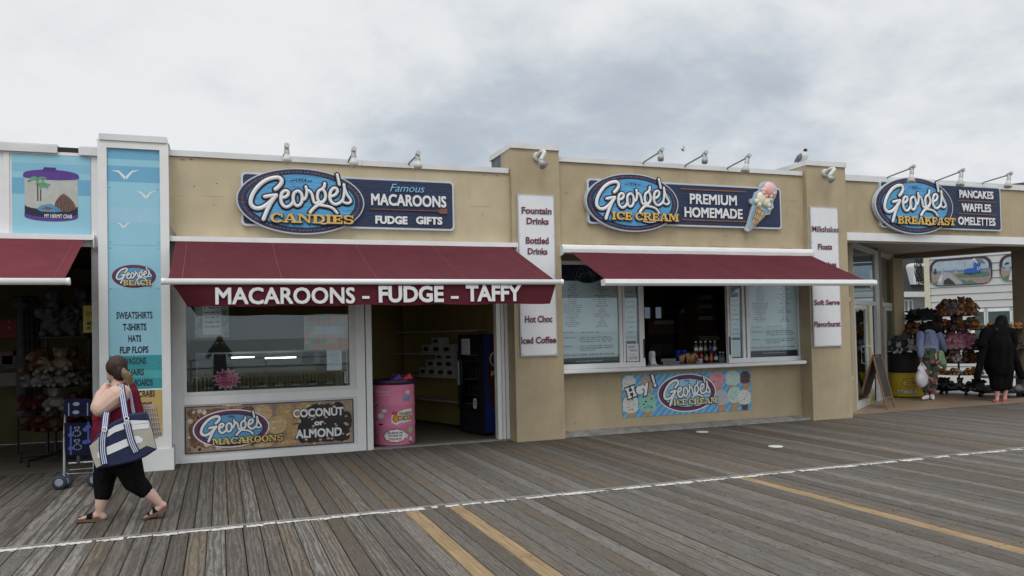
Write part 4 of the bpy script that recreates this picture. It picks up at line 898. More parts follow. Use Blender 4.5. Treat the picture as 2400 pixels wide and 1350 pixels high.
flat(m, 'banner', [M_INK, mat('print_tan', (.30, .22, .16), .5, .3, 8), mat('print_cocoa', (.13, .075, .05), .5, .4, 30), mat('print_toffee', (.20, .115, .065), .5, .4, 30), mat('print_umber', (.08, .045, .03), .5, .4, 30), mat('print_coconut', (.52, .46, .36), .5, .3, 30), M_CHOC, mat('print_macaroon', (.43, .27, .115), .5, .35, 24), mat('print_macaroon_light', (.50, .35, .18), .5, .3, 24), mat('print_choc2', (.028, .017, .018), .5, .5, 30), mat('print_crumb', (.38, .35, .30), .5, .3), M_SWHITE, M_PLUM, M_PBLUE, mat('print_gold', (.66, .49, .12), .5)],
     'low banner of macaroons reading Coconut or Almond, under the candy shop window', 'banner')

y = FY-.01; fn = wallfn(y); HQ = lambda x, yy: (1300+x/3.4286, 840+yy/3.4286); hp_ = lambda x, yy: (lambda p: (p.x, p.z))(P(*HQ(x, yy), y))
x0, z1 = hp_(540, 140); x1, z0 = hp_(1582, 410); z0 = (z0+hp_(545, 482)[1])/2; z1 = (z1+hp_(1575, 86)[1])/2
m = MB(); m.mi = 0; m.box(x0, x1, y, FY-.001, z0, z1); m.mi = 1; hgt = z1-z0; n = 26; k0 = -hgt
for i in range(n):
    s0 = x0-hgt+(x1-x0+hgt)*i/n; s1 = s0+(x1-x0+hgt)/n*.5
    pts = []
    def clip(pts):
        for ax, lim, sg in ((0, x0, 1), (0, x1, -1)):
            o = []
            for j in range(len(pts)):
                a_, b_ = pts[j], pts[(j+1) % len(pts)]; ia, ib = sg*(a_[0]-lim) >= 0, sg*(b_[0]-lim) >= 0
                if ia: o.append(a_)
                if ia != ib: tt = (lim-a_[0])/(b_[0]-a_[0]); o.append((lim, a_[1]+(b_[1]-a_[1])*tt))
            pts = o
            if not pts: break
        return pts
    q = clip([(s0, z0), (s1, z0), (s1+hgt, z1), (s0+hgt, z1)])
    if len(q) > 2: fpoly(m, q, fn, .0008)
def scoop(c, w_, col, fleck, conec, seed, chips=0, cup=False):
    u, v = hp_(*c); r_ = w_/3.4286*.0079/2*1.05; m.mi = conec
    if not cup: fpoly(m, [(u-r_*.62, v-r_*.6), (u-r_*.38, max(z0+.004, v-r_*2.0)), (u+r_*.38, max(z0+.004, v-r_*2.0)), (u+r_*.62, v-r_*.6)], fn, .0015+seed*.0002)
    m.mi = col
    top = min(r_*.95, z1-v-.004); xr = min(r_, u-x0-.004, x1-u-.004)
    fpoly(m, blob(u, v, xr, top, 18, .10, seed), fn, .0016+seed*.0002); fpoly(m, blob(u, v-r_*.55, xr, r_*.42, 14, .22, seed+50), fn, .00165+seed*.0002)
    rg = random.Random(seed)
    for k in range(9):
        m.mi = fleck; fpoly(m, blob(u+rg.uniform(-.6, .6)*xr, v+rg.uniform(-.7, .6)*top, r_*rg.uniform(.06, .16), r_*rg.uniform(.04, .09), 8, .6, seed*7+k), fn, .0018+seed*.0002)
scoop((598,200),115,2,3,4,1); scoop((745,195),100,5,6,4,2); scoop((610,365),130,2,7,4,3); scoop((748,355),130,8,9,4,4)
scoop((1300,160),130,7,10,4,5); scoop((1430,150),125,11,2,4,6); scoop((1532,150),95,12,9,4,7); scoop((1340,310),115,13,14,4,8); scoop((1445,290),120,11,14,4,9); scoop((1525,310),110,2,14,12,10)
o4 = [hp_(*q) for q in ((825, 280), (1295, 260), (1060, 122), (1065, 430))]; xc, zc, a, b = (o4[0][0]+o4[1][0])/2, (o4[2][1]+o4[3][1])/2, (o4[1][0]-o4[0][0])/2, (o4[2][1]-o4[3][1])/2
l_ = flat_logo(m, xc, zc, a, b, fn, (15, 16, 9, 17, 15, 9), '1974', .006)
p0, p1_, p2_ = P(*HQ(948, 330), y), P(*HQ(948, 378), y), P(*HQ(1298, 345), y)
m.mi = 9; slabword(m, 'ICE CREAM', p0.x, p2_.x, p1_.z, p0.z, fn, 0, .12, l_); m.mi = 18; slabword(m, 'ICE CREAM', p0.x, p2_.x, p1_.z, p0.z, fn, 0, 0, l_+.004)
def tilt(fn0, cx, cz_, ang): 
    ca, sa = math.cos(ang), math.sin(ang); return lambda u, v, d=0.0: fn0(cx+(u-cx)*ca-(v-cz_)*sa, cz_+(u-cx)*sa+(v-cz_)*ca, d)
hc = hp_(690, 245); ang = R(17); kk = .0079/3.4286
f0 = tilt(fn, hc[0], hc[1], ang)
for ex, k, l2, dx in ((.12, 9, .014, .006), (0, 15, .019, 0)):
    m.mi = k
    slabword(m, 'H', hc[0]-.28+dx, hc[0]-.10+dx, hc[1]-.075, hc[1]+.10, f0, 0, ex, l2)
    if not ex:
        txt(m, 'ey', hc[0]-.10, hc[0]+.16, hc[1]-.075, hc[1]+.115, lambda u, v, d: f0(u, v, -l2-.001), bold=.05); txt(m, '!', hc[0]+.24, hc[0]+.29, hc[1]-.06, hc[1]+.16, lambda u, v, d: f0(u, v, -l2-.001), bold=.06)
    else:
        txt(m, 'ey', hc[0]-.115, hc[0]+.185, hc[1]-.095, hc[1]+.12, lambda u, v, d: f0(u, v, -l2-.001), bold=.10); txt(m, '!', hc[0]+.225, hc[0]+.315, hc[1]-.08, hc[1]+.17, lambda u, v, d: f0(u, v, -l2-.001), bold=.09)
flat(m, 'banner', [mat('print_stripe_a', (.17, .40, .60), .5, .03), mat('print_stripe_b', (.09, .29, .52), .5, .03), mat('print_vanilla', (.55, .58, .54), .5, .15, 40), mat('print_speck', (.42, .42, .38), .5), mat('print_cone', (.42, .24, .12), .5, .25, 30), mat('print_caramel', (.42, .31, .22), .5, .2, 30), mat('print_caramel_d', (.25, .16, .09), .5), mat('print_pink', (.55, .25, .28), .5, .15, 30), mat('print_mint', (.23, .48, .40), .5, .15, 30), M_INK, mat('print_pink_d', (.44, .14, .18), .5), mat('print_palemint', (.40, .56, .52), .5, .15, 30), mat('print_cocoa2', (.085, .045, .045), .5, .4, 30), mat('print_berry', (.42, .40, .43), .5, .3, 40), mat('print_green_d', (.22, .33, .26), .5), M_SWHITE, M_PLUM, M_LBLUE, mat('print_paleyellow', (.66, .62, .38), .5)],
     'striped blue banner of ice cream cones saying Hey!, under the serving window', 'banner')

# ================================================================ AWNINGS
def canvas_mat(name, rgb):
    return mat(name, rgb, .85, .10, 5, .12, tint=tuple(c*1.35 for c in rgb), tfac=.35, tscale=2.2, spec=.15)
M_CANVAS = canvas_mat('maroon_canvas', (.088, .0155, .024)); M_CANVAS2 = canvas_mat('faded_canvas', (.092, .019, .027))
M_SEAM = mat('canvas_seam', (.15, .045, .052), .85); M_FLECK = mat('dirt_fleck', (.30, .20, .20), .8); M_RAIL = mat('rail_white', (.72, .73, .73), .38, .04, 4, tint=(.58, .58, .57), tfac=.4, tscale=2.5)
def awning(label, x0, x1, fx0, fx1, bx0, bx1, yb, zb0, zb1, ztop, ytop, canvas, seams, big=False, valance=None, hang=.06):
    t = thing('awning', ((x0+x1)/2, 11.36, 2.9), label, 'awning', 'maroon awnings along the shopfronts')
    m = MB()
    if big:
        pr = [(11.355, ztop), (11.19, ztop), (11.15, ztop-.03), (11.14, ztop-.07), (11.15, ztop-.125), (11.355, ztop-.125)]
        m.prism(pr, lambda u, v, d: (x0+d, u, v), x1-x0)
    else:
        m.box(x0, x1, 11.16, 11.355, ztop-.045, ztop); m.box(x0, x1, 11.16, 11.18, ztop-.065, ztop-.045)
    part(m, 'cassette', M_RAIL, t)
    for a in (x0-.012, x1): m = MB(); m.prism([(11.35, ztop+.005), (11.16, ztop+.005), (11.13, ztop-.05), (11.15, ztop-.16), (11.35, ztop-.19)], lambda u, v, d: (a+d, u, v), .012); part(m, 'end_plate', M_RAIL, t)
    # canvas: a sheet with a slight belly between roller and front bar
    m = MB(); m.smooth = True; ny, nx = 14, 30; zt = ztop-(.10 if big else .05); g_ = []
    ze = zb1-.012
    def cpt(a, b, l=0.0):
        xx = (fx0[0]+(fx1[0]-fx0[0])*a)*(1-b)+(fx0[1]+(fx1[1]-fx0[1])*a)*b
        yy = ytop+(yb-ytop)*b; zz = zt+(ze-zt)*b-.045*math.sin(math.pi*b)*(.55-.45*math.cos(a*4*math.pi))-.012*math.sin(math.pi*b)*math.sin(a*41)-.006*math.sin(a*90)*b*b
        return (xx, yy, zz+l)
    for j in range(ny+1): g_.append([m.vert(cpt(i/nx, j/ny)) for i in range(nx+1)])
    for j in range(ny):
        for i in range(nx): m.face((g_[j][i], g_[j+1][i], g_[j+1][i+1], g_[j][i+1]))
    m.smooth = False; m.mi = 1; w_ = .004/(fx1[0]-fx0[0])
    for a in seams:
        for j in range(ny*2):
            b0, b1 = j/ny/2, (j+1)/ny/2; m.face([m.vert(cpt(*q, .004)) for q in ((a-w_, b0), (a-w_, b1), (a+w_, b1), (a+w_, b0))])
    m.mi = 2; rg = random.Random(int(x0*10)+5)
    for k in range(14):
        a, b = rg.uniform(.05, .95), rg.uniform(.05, .95); da, db = rg.uniform(.0006, .003), rg.uniform(.001, .005)
        m.face([m.vert(cpt(*q, .0045)) for q in ((a-da, b), (a, b+db), (a+da, b+db*.3), (a, b-db*.6))])
    part(m, 'canopy', [canvas, M_SEAM, M_FLECK], t)
    m = MB(); m.smooth = True
    if big:
        m.smooth = False; pr = [(yb-.02, zb1), (yb-.075, zb1-.012), (yb-.085, zb0+.03), (yb-.06, zb0), (yb+.05, zb0), (yb+.06, zb1-.01)]
        m.prism(pr, lambda u, v, d: (bx0+d, u, v), bx1-bx0)
    else:
        r_ = (zb1-zb0)/2; m.tube([(bx0, yb-.03, zb0+r_), (bx1, yb-.03, zb0+r_)], r_, 16)
        m.smooth = False; m.box(bx0+.02, bx1-.02, yb-.03, yb+.045, zb0+.01, zb1-.008)
        m.lathe([(r_*1.08, 0), (r_*1.12, .02), (r_*1.0, .035)], 16, (bx0-.03, yb-.03, zb0+r_), 'x'); m.lathe([(r_*1.0, 0), (r_*1.12, .015), (r_*1.08, .035)], 16, (bx1, yb-.03, zb0+r_), 'x')
    part(m, 'front_bar', M_RAIL, t)
    for s in (.14, .86):
        xa = x0+(x1-x0)*s; xe = xa+(.55 if s < .5 else -.55); xbq = xa+(.06 if s < .5 else -.06)
        m = MB(); m.tube([(xa, 11.3, ztop-.17), (xe, (11.3+yb)/2+.1, (ztop+zb0)/2-.16), (xbq, yb+.03, zb0+.02)], .024, 8); part(m, 'folding_arm', M_RAIL, t)
    if valance:
        m = MB(); m.smooth = True; nv = 60; (vt0, vt1, vb0, vb1, zb) = valance; rows = []
        for j in range(7):
            q = j/6; row = []
            for i in range(nv+1):
                a = i/nv; x = (vt0+(vt1-vt0)*a)*(1-q)+(vb0+(vb1-vb0)*a)*q
                y_ = yb-.01+q*.02+.012*q*math.sin(a*23+.6)+q*.10*max(0, 1-a*14)**1.5
                row.append(m.vert((x, y_, zb0+.004+(zb-zb0)*q+.006*q*math.sin(a*31))))
            rows.append(row)
        for A, B in zip(rows, rows[1:]):
            for i in range(nv): m.face((A[i], B[i], B[i+1], A[i+1]))
        part(m, 'valance', M_CANVAS, t)
    return t
yb1 = 9.65
fxl = P(412, 562, 11.22).x; bl = P(397, 650, yb1).x
def mk(label, x0, x1, fl, fr, bx0, bx1, yb, zb0, zb1, ztop, canvas, seams, big=False, valance=None):
    # fl, fr: (top x, bottom x) of the two canvas edges
    return awning(label, x0, x1, fl, fr, bx0, bx1, yb, zb0, zb1, ztop, 11.20, canvas, seams, big, valance)
aw = mk('maroon awning over the candy window, its valance lettered Macaroons Fudge Taffy', -.60, 4.215, (fxl, -.53), (4.12, 4.19), -.57, 4.24, yb1, 2.272, 2.342, 3.004, M_CANVAS2, (.03, .26, .50, .74, .97), False,
        (P(405, 667, yb1).x, P(1302, 664, yb1).x, P(440, 721, yb1).x, P(1289, 708, yb1).x, P(860, 716, yb1).z))
VQ = lambda x, y: (380+x/3.375, 320+y/3.375)
yv = yb1-.028; M_VL = mat('valance_white', (.66, .66, .67), .8, .06, 30)
for s, a, b, r in (('MACAROONS', (503, 674), (506, 713.5), (832, 690)), ('FUDGE', (887, 670), (888, 709), (1040, 690)), ('TAFFY', (1091, 668), (1093, 706.5), (1223, 688))):
    m = MB(); ptxt(m, s, a, b, r, yv, bold=.036); part(m, 'valance_lettering', M_VL, aw)
for a, b in ((849, 866), (1057, 1075)):
    q0_, q1_ = P(a, 697, yv), P(b, 697, yv); m = MB(); m.poly([(q0_.x, yv, q0_.z-.016), (q1_.x, yv, q0_.z-.016), (q1_.x, yv, q0_.z+.016), (q0_.x, yv, q0_.z+.016)]); part(m, 'valance_lettering', M_VL, aw)
bxr = P(157, 660, yb1).x
mk('maroon awning at far left over the dark souvenir entrance', -9, -1.475, (-8.9, -8.9), (P(199, 566, 11.2).x, P(150, 650, yb1).x), -9, bxr, yb1, P(80, 668, yb1).z, P(80, 652, yb1).z, 3.0, canvas_mat('rosy_canvas', (.135, .027, .036)), (.3, .6, .985))
yb2 = 9.80
mk('maroon awning over the ice cream window, with heavy white housing and no valance', 4.975, 9.735, (P(1336, 592, 11.2).x, P(1420, 655, yb2).x), (P(1897, 597, 11.2).x, P(2040, 650, yb2).x-.06), 4.955, 9.72, yb2, 2.27, 2.362, 2.995, M_CANVAS, (.25, .5, .75), True)

# ================================================================ SIGN LAMPS, FLOODLIGHTS, BIRDS
M_LAMP = mat('lamp_grey', (.36, .37, .37), .45, .08, metal=.3); M_BULB = mat('bulb_white', (.54, .54, .51), .25, .03); M_LAMPD = mat('lamp_dark', (.22, .22, .22), .5)
def sign_lamp(base, tip, bulb, label, kind):
    b = P(*base, 11.33); r_ = ray(*tip); yt = b.x*r_.y/r_.x
    yt = min(max(yt, 10.45), 10.95); tp = P(*tip, yt); bu = P(*bulb, yt-.02)
    tp.x = b.x if abs(tp.x-b.x) < .12 else tp.x; bu.x = tp.x+(bu.x-tp.x)*.6
    t = thing('sign_lamp', (b.x, 11.33, b.z), label, 'lamp', 'sign lamps leaning out over the parapets')
    m = MB(); m.tube([(b.x, 11.36, b.z-.05), (b.x, 11.30, b.z-.01), (tp.x, tp.y, tp.z-.01)], .013, 8); part(m, 'arm', M_LAMPD, t)
    m = MB(); m.tube([(tp.x, tp.y+.06, tp.z-.015), (tp.x, tp.y-.05, tp.z+.012)], [.028, .036], 10); m.tube([(tp.x, tp.y, tp.z), tuple(tp.lerp(bu, .55))], [.028, .038], 10); part(m, 'socket', M_LAMP, t)
    m = MB(); m.smooth = True; d_ = (bu-tp).normalized(); p0 = tp.lerp(bu, .5)
    if kind == 0: m.tube([p0, p0+d_*.05, bu-d_*.02, bu+d_*.03, bu+d_*.055], [.032, .040, .064, .058, .018], 12); mm = M_BULB
    elif kind == 1: m.tube([p0, p0+d_*.05, p0+d_*.10], [.040, .052, .046], 12); mm = M_LAMP
    else: m.tube([p0, p0+d_*.04, bu+d_*.04, bu+d_*.05], [.03, .036, .075, .06], 12); mm = M_BULB
    part(m, 'bulb', mm, t)
for b, t_, u, lab, k in (((664,366),(672,344),(672,374),'sign lamp with round white bulb above the Candies oval',0), ((817,375),(829,352),(828,383),'sign lamp with round white bulb above the end of the Candies oval',0), ((958,381),(979,361),(979,388),'sign lamp with round white bulb above the word Famous',0),
  ((1507,379),(1549,353),(1547,371),'sign lamp with short dark head above the Ice Cream oval',1), ((1605,386),(1652,360),(1650,377),'sign lamp with short dark head above the word Premium',1), ((1704,392),(1753,367),(1742,396),'sign lamp with pale flared bulb left of the cone emblem',2),
  ((2079,414),(2138,392),(2132,421),'sign lamp with pale flared bulb in front of the Breakfast oval',2), ((2192,423),(2254,400),(2246,429),'sign lamp with pale flared bulb above the word Pancakes',2), ((2302,427),(2366,408),(2358,433),'sign lamp with pale flared bulb past the end of the Breakfast board',2)):
    sign_lamp(b, t_, u, lab, k)
def flood(base, head, label):
    b = P(*base, PY); h = P(*head, PY-.22)
    t = thing('floodlight', (b.x, PY, b.z), label, 'lamp', 'floodlights on the stucco pillars')
    m = MB(); m.lathe([(.075, 0), (.07, -.04), (.05, -.055)], 16, (b.x, PY, b.z), 'y'); part(m, 'base', M_BULB, t)
    m = MB(); m.smooth = True; m.tube(smooth([(b.x, PY-.04, b.z), (b.x+.02, PY-.12, b.z+.05), (b.x+.05, PY-.19, b.z+.03), (h.x-.01, h.y, h.z+.04)], 4), .034, 10); part(m, 'elbow', M_BULB, t)
    m = MB(); m.smooth = True; m.tube([(h.x-.02, h.y+.02, h.z+.06), (h.x, h.y, h.z+.02), (h.x+.025, h.y-.05, h.z-.045)], [.036, .042, .070], 14); part(m, 'head', M_LAMP, t)
flood((1258, 368), (1268, 383), 'round floodlight on the pillar above the fountain drinks board'); flood((1932, 406), (1944, 418), 'round floodlight on the pillar above the milkshakes board')
def gull():
    g0 = P(1880.5, 376, 11.5); x, z = g0.x, 4.573
    t = thing('gull', (x, 11.5, z), 'black headed gull standing on the second stucco pillar', 'bird')
    y = 11.5; m = MB(); m.smooth = True
    m.tube(smooth([(x+.015, y+.14, z+.075), (x+.01, y+.06, z+.085), (x, y-.02, z+.105), (x, y-.065, z+.135), (x, y-.075, z+.175), (x, y-.08, z+.20)], 3), [.012, .03, .045, .055, .062, .066, .068, .068, .066, .062, .055, .048, .042, .036, .032, .03], 12, flat=1.0); part(m, 'body', mat('gull_white', (.62, .62, .62), .7), t)
    m = MB(); m.smooth = True; m.ball((x, y-.085, z+.222), .033, .036, .034); part(m, 'head', mat('gull_black', (.02, .02, .022), .6), t)
    m = MB(); m.tube([(x, y-.11, z+.22), (x, y-.15, z+.21)], [.010, .003], 6); part(m, 'beak', mat('gull_beak', (.10, .03, .02), .5), t)
    for s in (-1, 1):
        m = MB(); m.smooth = True; m.tube([(x+s*.055, y-.06, z+.14), (x+s*.062, y+.02, z+.10), (x+s*.035, y+.17, z+.06)], [.022, .034, .006], 8, flat=2.0); part(m, 'wing', mat('gull_grey', (.13, .14, .15), .7), t)
        m = MB(); m.tube([(x+s*.02, y, z+.06), (x+s*.02, y-.005, z)], .005, 6); part(m, 'leg', MATS['gull_black'], t)
gull()
def flyer():
    c = P(1600, 352, 46); t = thing('gull', c, 'tiny gull flying above the ice cream sign lamps', 'bird')
    m = MB(); m.smooth = True; m.tube([c+Vector((-.14, 0, .10)), c+Vector((0, 0, 0)), c+Vector((.07, 0, -.10))], [.015, .06, .01], 8); part(m, 'body', mat('gull_dusk', (.10, .10, .11), .7), t)
    for s, q in ((-1, [(0, .05, .02), (.05, -.1, .16), (.0, -.15, .28)]), (1, [(0, -.05, .0), (.10, -.1, -.02), (.20, -.15, .03)])):
        m = MB(); m.tube([c+Vector(v) for v in q], [.05, .035, .006], 6, flat=.4); part(m, 'wing', MATS['gull_dusk'], t)
flyer()

# ================================================================ MENUS AND PAPERS BEHIND THE GLASS
M_SHEET = mat('menu_sheet', (.86, .90, .92), .6, .03); M_MNAVY = mat('menu_navy', (.018, .026, .065), .5); M_GTXT = mat('menu_text', (.03, .035, .05), .6); M_DTXT = mat('menu_greytext', (.20, .24, .28), .6)
M_PAPER = mat('paper_white', (.66, .67, .68), .7, .03)
FL = ['Almond Joy', 'Banana', 'Banana Chip', 'Blueberry', 'Brownie', 'Butter Brickle', 'Butter Pecan', 'Butterscotch', 'Cake Batter', 'Chocolate', 'Chocolate Covered Pretzel', 'Chocolate Fudge Mudness', 'Chocolate Marshmallow', 'Chocolate Peanut Butter', 'Cookies & Cream', 'Cookie Dough', "George's Macaroon", 'Kit Kat', 'Lemon Meringue', 'Mint Chocolate Chip', 'Mocha Chip']
FR = ['Maple Walnut', 'Mocha', 'Muddy Sneakers', 'Oatmeal', 'Peach', 'Peanut Butter Sundae', 'Raspberry', "Reese's Peanut Butter Cup", 'Rocky Road', 'Rum Raisin', 'Seagull Droppings', 'Smores', 'Spumoni', 'Strawberry', 'Strawberry - Banana', 'Strawberry Shortcake', 'Turtle', 'Vanilla', 'Vanilla Chip', 'Vanilla Fudge', 'Sugar Free Vanilla']
ym = FY+.055
def menu(label, q, rect, foot, cl, cr, y0, dy, extra, head, xs):
    fn = wallfn(ym); m = MB(); wp = lambda x, y: (lambda p: (p.x, p.z))(P(*q(x, y), ym))
    xa, zt_ = xs[0], ZT; xb = xs[1]; zf0 = zb-.005
    m.mi = 0; m.box(xa, xb, ym, ym+.012, zf0, zt_)
    a, c_ = wp(rect[0], rect[3]), wp(rect[2], rect[1]); a = (max(a[0], xa+.01), a[1])
    m.mi = 1; fpoly(m, rrect(a[0], c_[0], a[1], c_[1], .03), fn, .001)
    m.mi = 2; h = .021
    for col, cx in ((FL, cl), (FR, cr)):
        for i, s in enumerate(col):
            u, v = wp(cx, y0+dy*i); wd = glyphs(s)[2]; wd = (wd[1]-wd[0])*.031; txt(m, s, max(u-wd/2, a[0]+.005), min(u+wd/2, c_[0]-.005), v-h/2, v+h/2, lambda p, r, d: fn(p, r, -.002), bold=.012)
    for s, x0_, x1_, yy, big in extra:
        u0, v = wp(x0_, yy); u1, _ = wp(x1_, yy); hh = h*(1.25 if big else .95); txt(m, s, max(u0, a[0]+.01), min(u1, c_[0]-.01), v-hh/2, v+hh/2, lambda p, r, d: fn(p, r, -.002), bold=.02)
    m.mi = 1; u0, v = wp(*foot[0]); u1, _ = wp(*foot[1]); txt(m, 'www.georgescandies.com', u0, u1, v-.01, v+.012, lambda p, r, d: fn(p, r, -.002))
    if head:
        o4 = [wp(*c) for c in ((172, 330), (440, 330), (310, 250), (310, 412))]; xc, zc, a_, b_ = (o4[0][0]+o4[1][0])/2, (o4[2][1]+o4[3][1])/2, (o4[1][0]-o4[0][0])/2, (o4[2][1]-o4[3][1])/2
        flat_logo(m, xc, zc, a_, b_, fn, (3, 0, 0, 4, 3, 0), None, .002); u0, v = wp(62, 330); u1, _ = wp(158, 330); m.mi = 3; txt(m, 'PREMIUM', xa+.01, u1, v-.018, v+.022, lambda p, r, d: fn(p, r, -.002), bold=.04)
    flat(m, 'menu_board', [M_MNAVY, M_SHEET, M_GTXT, M_DTXT, mat('menu_navy2', (.03, .045, .09), .5)], label, 'menu', 'flavour menus in the serving window')
QA = lambda x, y: (1300+x/3.97, 560+y/3.97); QB = lambda x, y: (1620+x/3.97, 560+y/3.97)
menu('flavour menu with navy header and small oval, left of the serving window', QA, (62, 390, 576, 1112), ((200, 1138), (442, 1138)), 165, 440, 428, 19.2,
     [('SOFT SERVE ..........', 75, 226, 872, 0), ('Vanilla - Chocolate - Twist', 234, 418, 870, 0), ('CONE CHOICES .......', 75, 226, 922, 0), ('Waffle - Choc Dipped Waffle - M&M Cone', 234, 524, 918, 0), ('Pretzel Cone - Choc Cone - Choc Chip Cone', 234, 548, 936, 0), ('Choc Dipped Sugar - Sugar - Cake - Dish', 234, 528, 955, 0), ('TOPPINGS .............', 75, 226, 1004, 0), ('Rainbow or Chocolate Sprinkles - Wet Walnuts', 234, 552, 997, 0), ("Oreos - Reese's Cups - M&M's - Hot Fudge", 234, 530, 1016, 0), ('Caramel - Fresh Fruit', 234, 380, 1035, 0), ('SHAKES - FLOATS - SUNDAES - WATER ICE - BOTTLED WATER', 76, 556, 1082, 1)], True, (XL0, XL1))
menu('flavour menu sheet right of the serving window, under the awning end', QB, (530, 330, 980, 1045), ((665, 1062), (868, 1062)), 642, 868, 432, 16.6,
     [('SOFT SERVE ..........', 562, 688, 820, 0), ('Vanilla - Chocolate - Twist', 696, 850, 814, 0), ('CONE CHOICES .......', 562, 688, 866, 0), ('Waffle - Choc Dipped Waffle - M&M Cone', 696, 938, 858, 0), ('Pretzel Cone - Choc Cone - Choc Chip Cone', 696, 958, 875, 0), ('Choc Dipped Sugar - Sugar - Cake - Dish', 696, 944, 892, 0), ('TOPPINGS .............', 562, 688, 940, 0), ('Rainbow or Chocolate Sprinkles - Wet Walnuts', 696, 960, 933, 0), ("Oreos - Reese's Cups - M&M's - Hot Fudge", 696, 944, 950, 0), ('Caramel - Fresh Fruit', 696, 820, 967, 0), ('SHAKES - FLOATS - SUNDAES - WATER ICE - BOTTLED WATER', 562, 962, 1012, 1)], False, (XF0, XF1))
def strip(label, x0, x1, q, cx, ys, words, hd):
    fn = wallfn(ym); m = MB(); m.mi = 0; m.box(x0, x1, ym, ym+.01, zb, ZT); m.mi = 1; m.box(x0+.02, x1-.02, ym-.002, ym-.001, zb+.02, ZT-.02); m.mi = 2; xm = (x0+x1)/2
    for s, yy in zip(words, ys):
        v = P(*q(cx, yy), ym).z; wd = glyphs(s)[2]; wd = min((wd[1]-wd[0])*.026, x1-x0-.06); txt(m, s, xm-wd/2, xm+wd/2, v-.007, v+.009, lambda p, r, d: fn(p, r, -.004), bold=.02)
    v = P(*q(cx, hd), ym).z; m.mi = 0; fpoly(m, [(xm-.09, v-.02), (xm+.09, v-.02), (xm+.09, v+.02), (xm-.09, v+.02)], fn, .004); m.mi = 1; txt(m, 'NEW FLAVORS', xm-.08, xm+.08, v-.008, v+.01, lambda p, r, d: fn(p, r, -.006), bold=.03)
    flat(m, 'menu_strip', [M_MNAVY, M_SHEET, M_GTXT], label, 'menu', 'narrow menu strips in the sliding sashes')
WD = ['Vanilla', 'Black Raspberry', 'Sugar Free', 'Mango Sorbet', 'Lemon', 'Pina Colada', 'Seagull Droppings', 'Cherry', 'Rainbow', 'Turtle Cheesecake']
strip('narrow menu strip in the left sliding sash, behind a handwritten note', XM0, XM1, QA, 718, [495, 541, 587, 633, 680, 727, 772, 820, 867, 913], WD, 962)
strip('narrow menu strip in the right sliding sash, beside the bottles', XR0, XR1, QB, 435, [490, 531, 574, 618, 661, 704, 749, 793, 838, 882], WD, 928)
def sheet(name, label, tl, br, y, mats, draw, cat='notice', group=None):
    a, b = P(*tl, y), P(*br, y); m = MB(); m.mi = 0; m.box(a.x, b.x, y, y+.002, b.z, a.z); draw(m, a.x, b.x, b.z, a.z, wallfn(y)); return flat(m, name, mats, label, cat, group)
def scrawl(m, fn, x0, x1, z0, z1, n, seed, wd=.0025, mi=1):
    rg = random.Random(seed); m.mi = mi
    for i in range(n):
        z = z1-(z1-z0)*(i+.5)/n; a, b = x0+rg.uniform(0, .2)*(x1-x0), x1-rg.uniform(0, .25)*(x1-x0); k = 9
        stroke(m, [(a+(b-a)*j/k, z+rg.uniform(-.25, .25)*(z1-z0)/n) for j in range(k+1)], wd, fn, 0, 3, .0012+i*.0001)
def note(m, x0, x1, z0, z1, fn):
    m.mi = 1; txt(m, '# NEW', x0+.03, x1-.06, z1-.07, z1-.03, lambda p, r, d: fn(p, r, -.001), bold=.01, shear=.2); txt(m, 'FLAVOR', x0+.06, x1-.03, z1-.13, z1-.09, lambda p, r, d: fn(p, r, -.001), bold=.01, shear=.2); m.mi = 2; txt(m, 'Dutch Fudge', x0+.02, x1-.02, z1-.24, z1-.21, lambda p, r, d: fn(p, r, -.001)); scrawl(m, fn, x0+.02, x1-.02, z0+.02, z0+.13, 3, 5, .002)
sheet('paper_note', 'white handwritten new flavor note on the left sliding sash', (1469, 806), (1497.5, 846.5), FY+.022, [M_PAPER, mat('pen_blue', (.05, .08, .30), .6), mat('pen_violet', (.22, .12, .35), .6)], note)
# candy window: price poster, macaroon poster, plain letter, star badge, small stickers
yw_ = FY+.045
def price(m, x0, x1, z0, z1, fn):
    scatter(m, fn, x0, x0+.10, z0, z1, [1, 2], 22, .02, .04, .0008, 3); scatter(m, fn, x1-.10, x1, z0, z1, [1, 2], 22, .02, .04, .0008, 4); m.mi = 3; fpoly(m, [(x0+.1, z0+.04), (x1-.1, z0+.04), (x1-.1, z1-.03), (x0+.1, z1-.03)], fn, .002)
    m.mi = 4
    for i, (s, p_) in enumerate((('Macaroons', '16.95'), ('1 lb', '16.95'), ('Box of 6', '9.95'), ('1/2 lb', '8.95'), ('Single', '1.75'), ('Almond', '17.95'))):
        z = z1-.07-i*.065; txt(m, s, x0+.12, x0+.24, z, z+.022, lambda p, r, d: fn(p, r, -.003), bold=.03); txt(m, p_, x1-.21, x1-.12, z, z+.022, lambda p, r, d: fn(p, r, -.003), bold=.03)
sheet('price_poster', 'grey price poster at the upper left of the candy window', (456, 700), (537, 790), yw_, [mat('poster_grey', (.36, .39, .37), .6, .2), mat('poster_cream', (.42, .40, .32), .6, .2), mat('poster_green', (.20, .25, .20), .6, .2), M_PAPER, M_GTXT], price, 'poster')
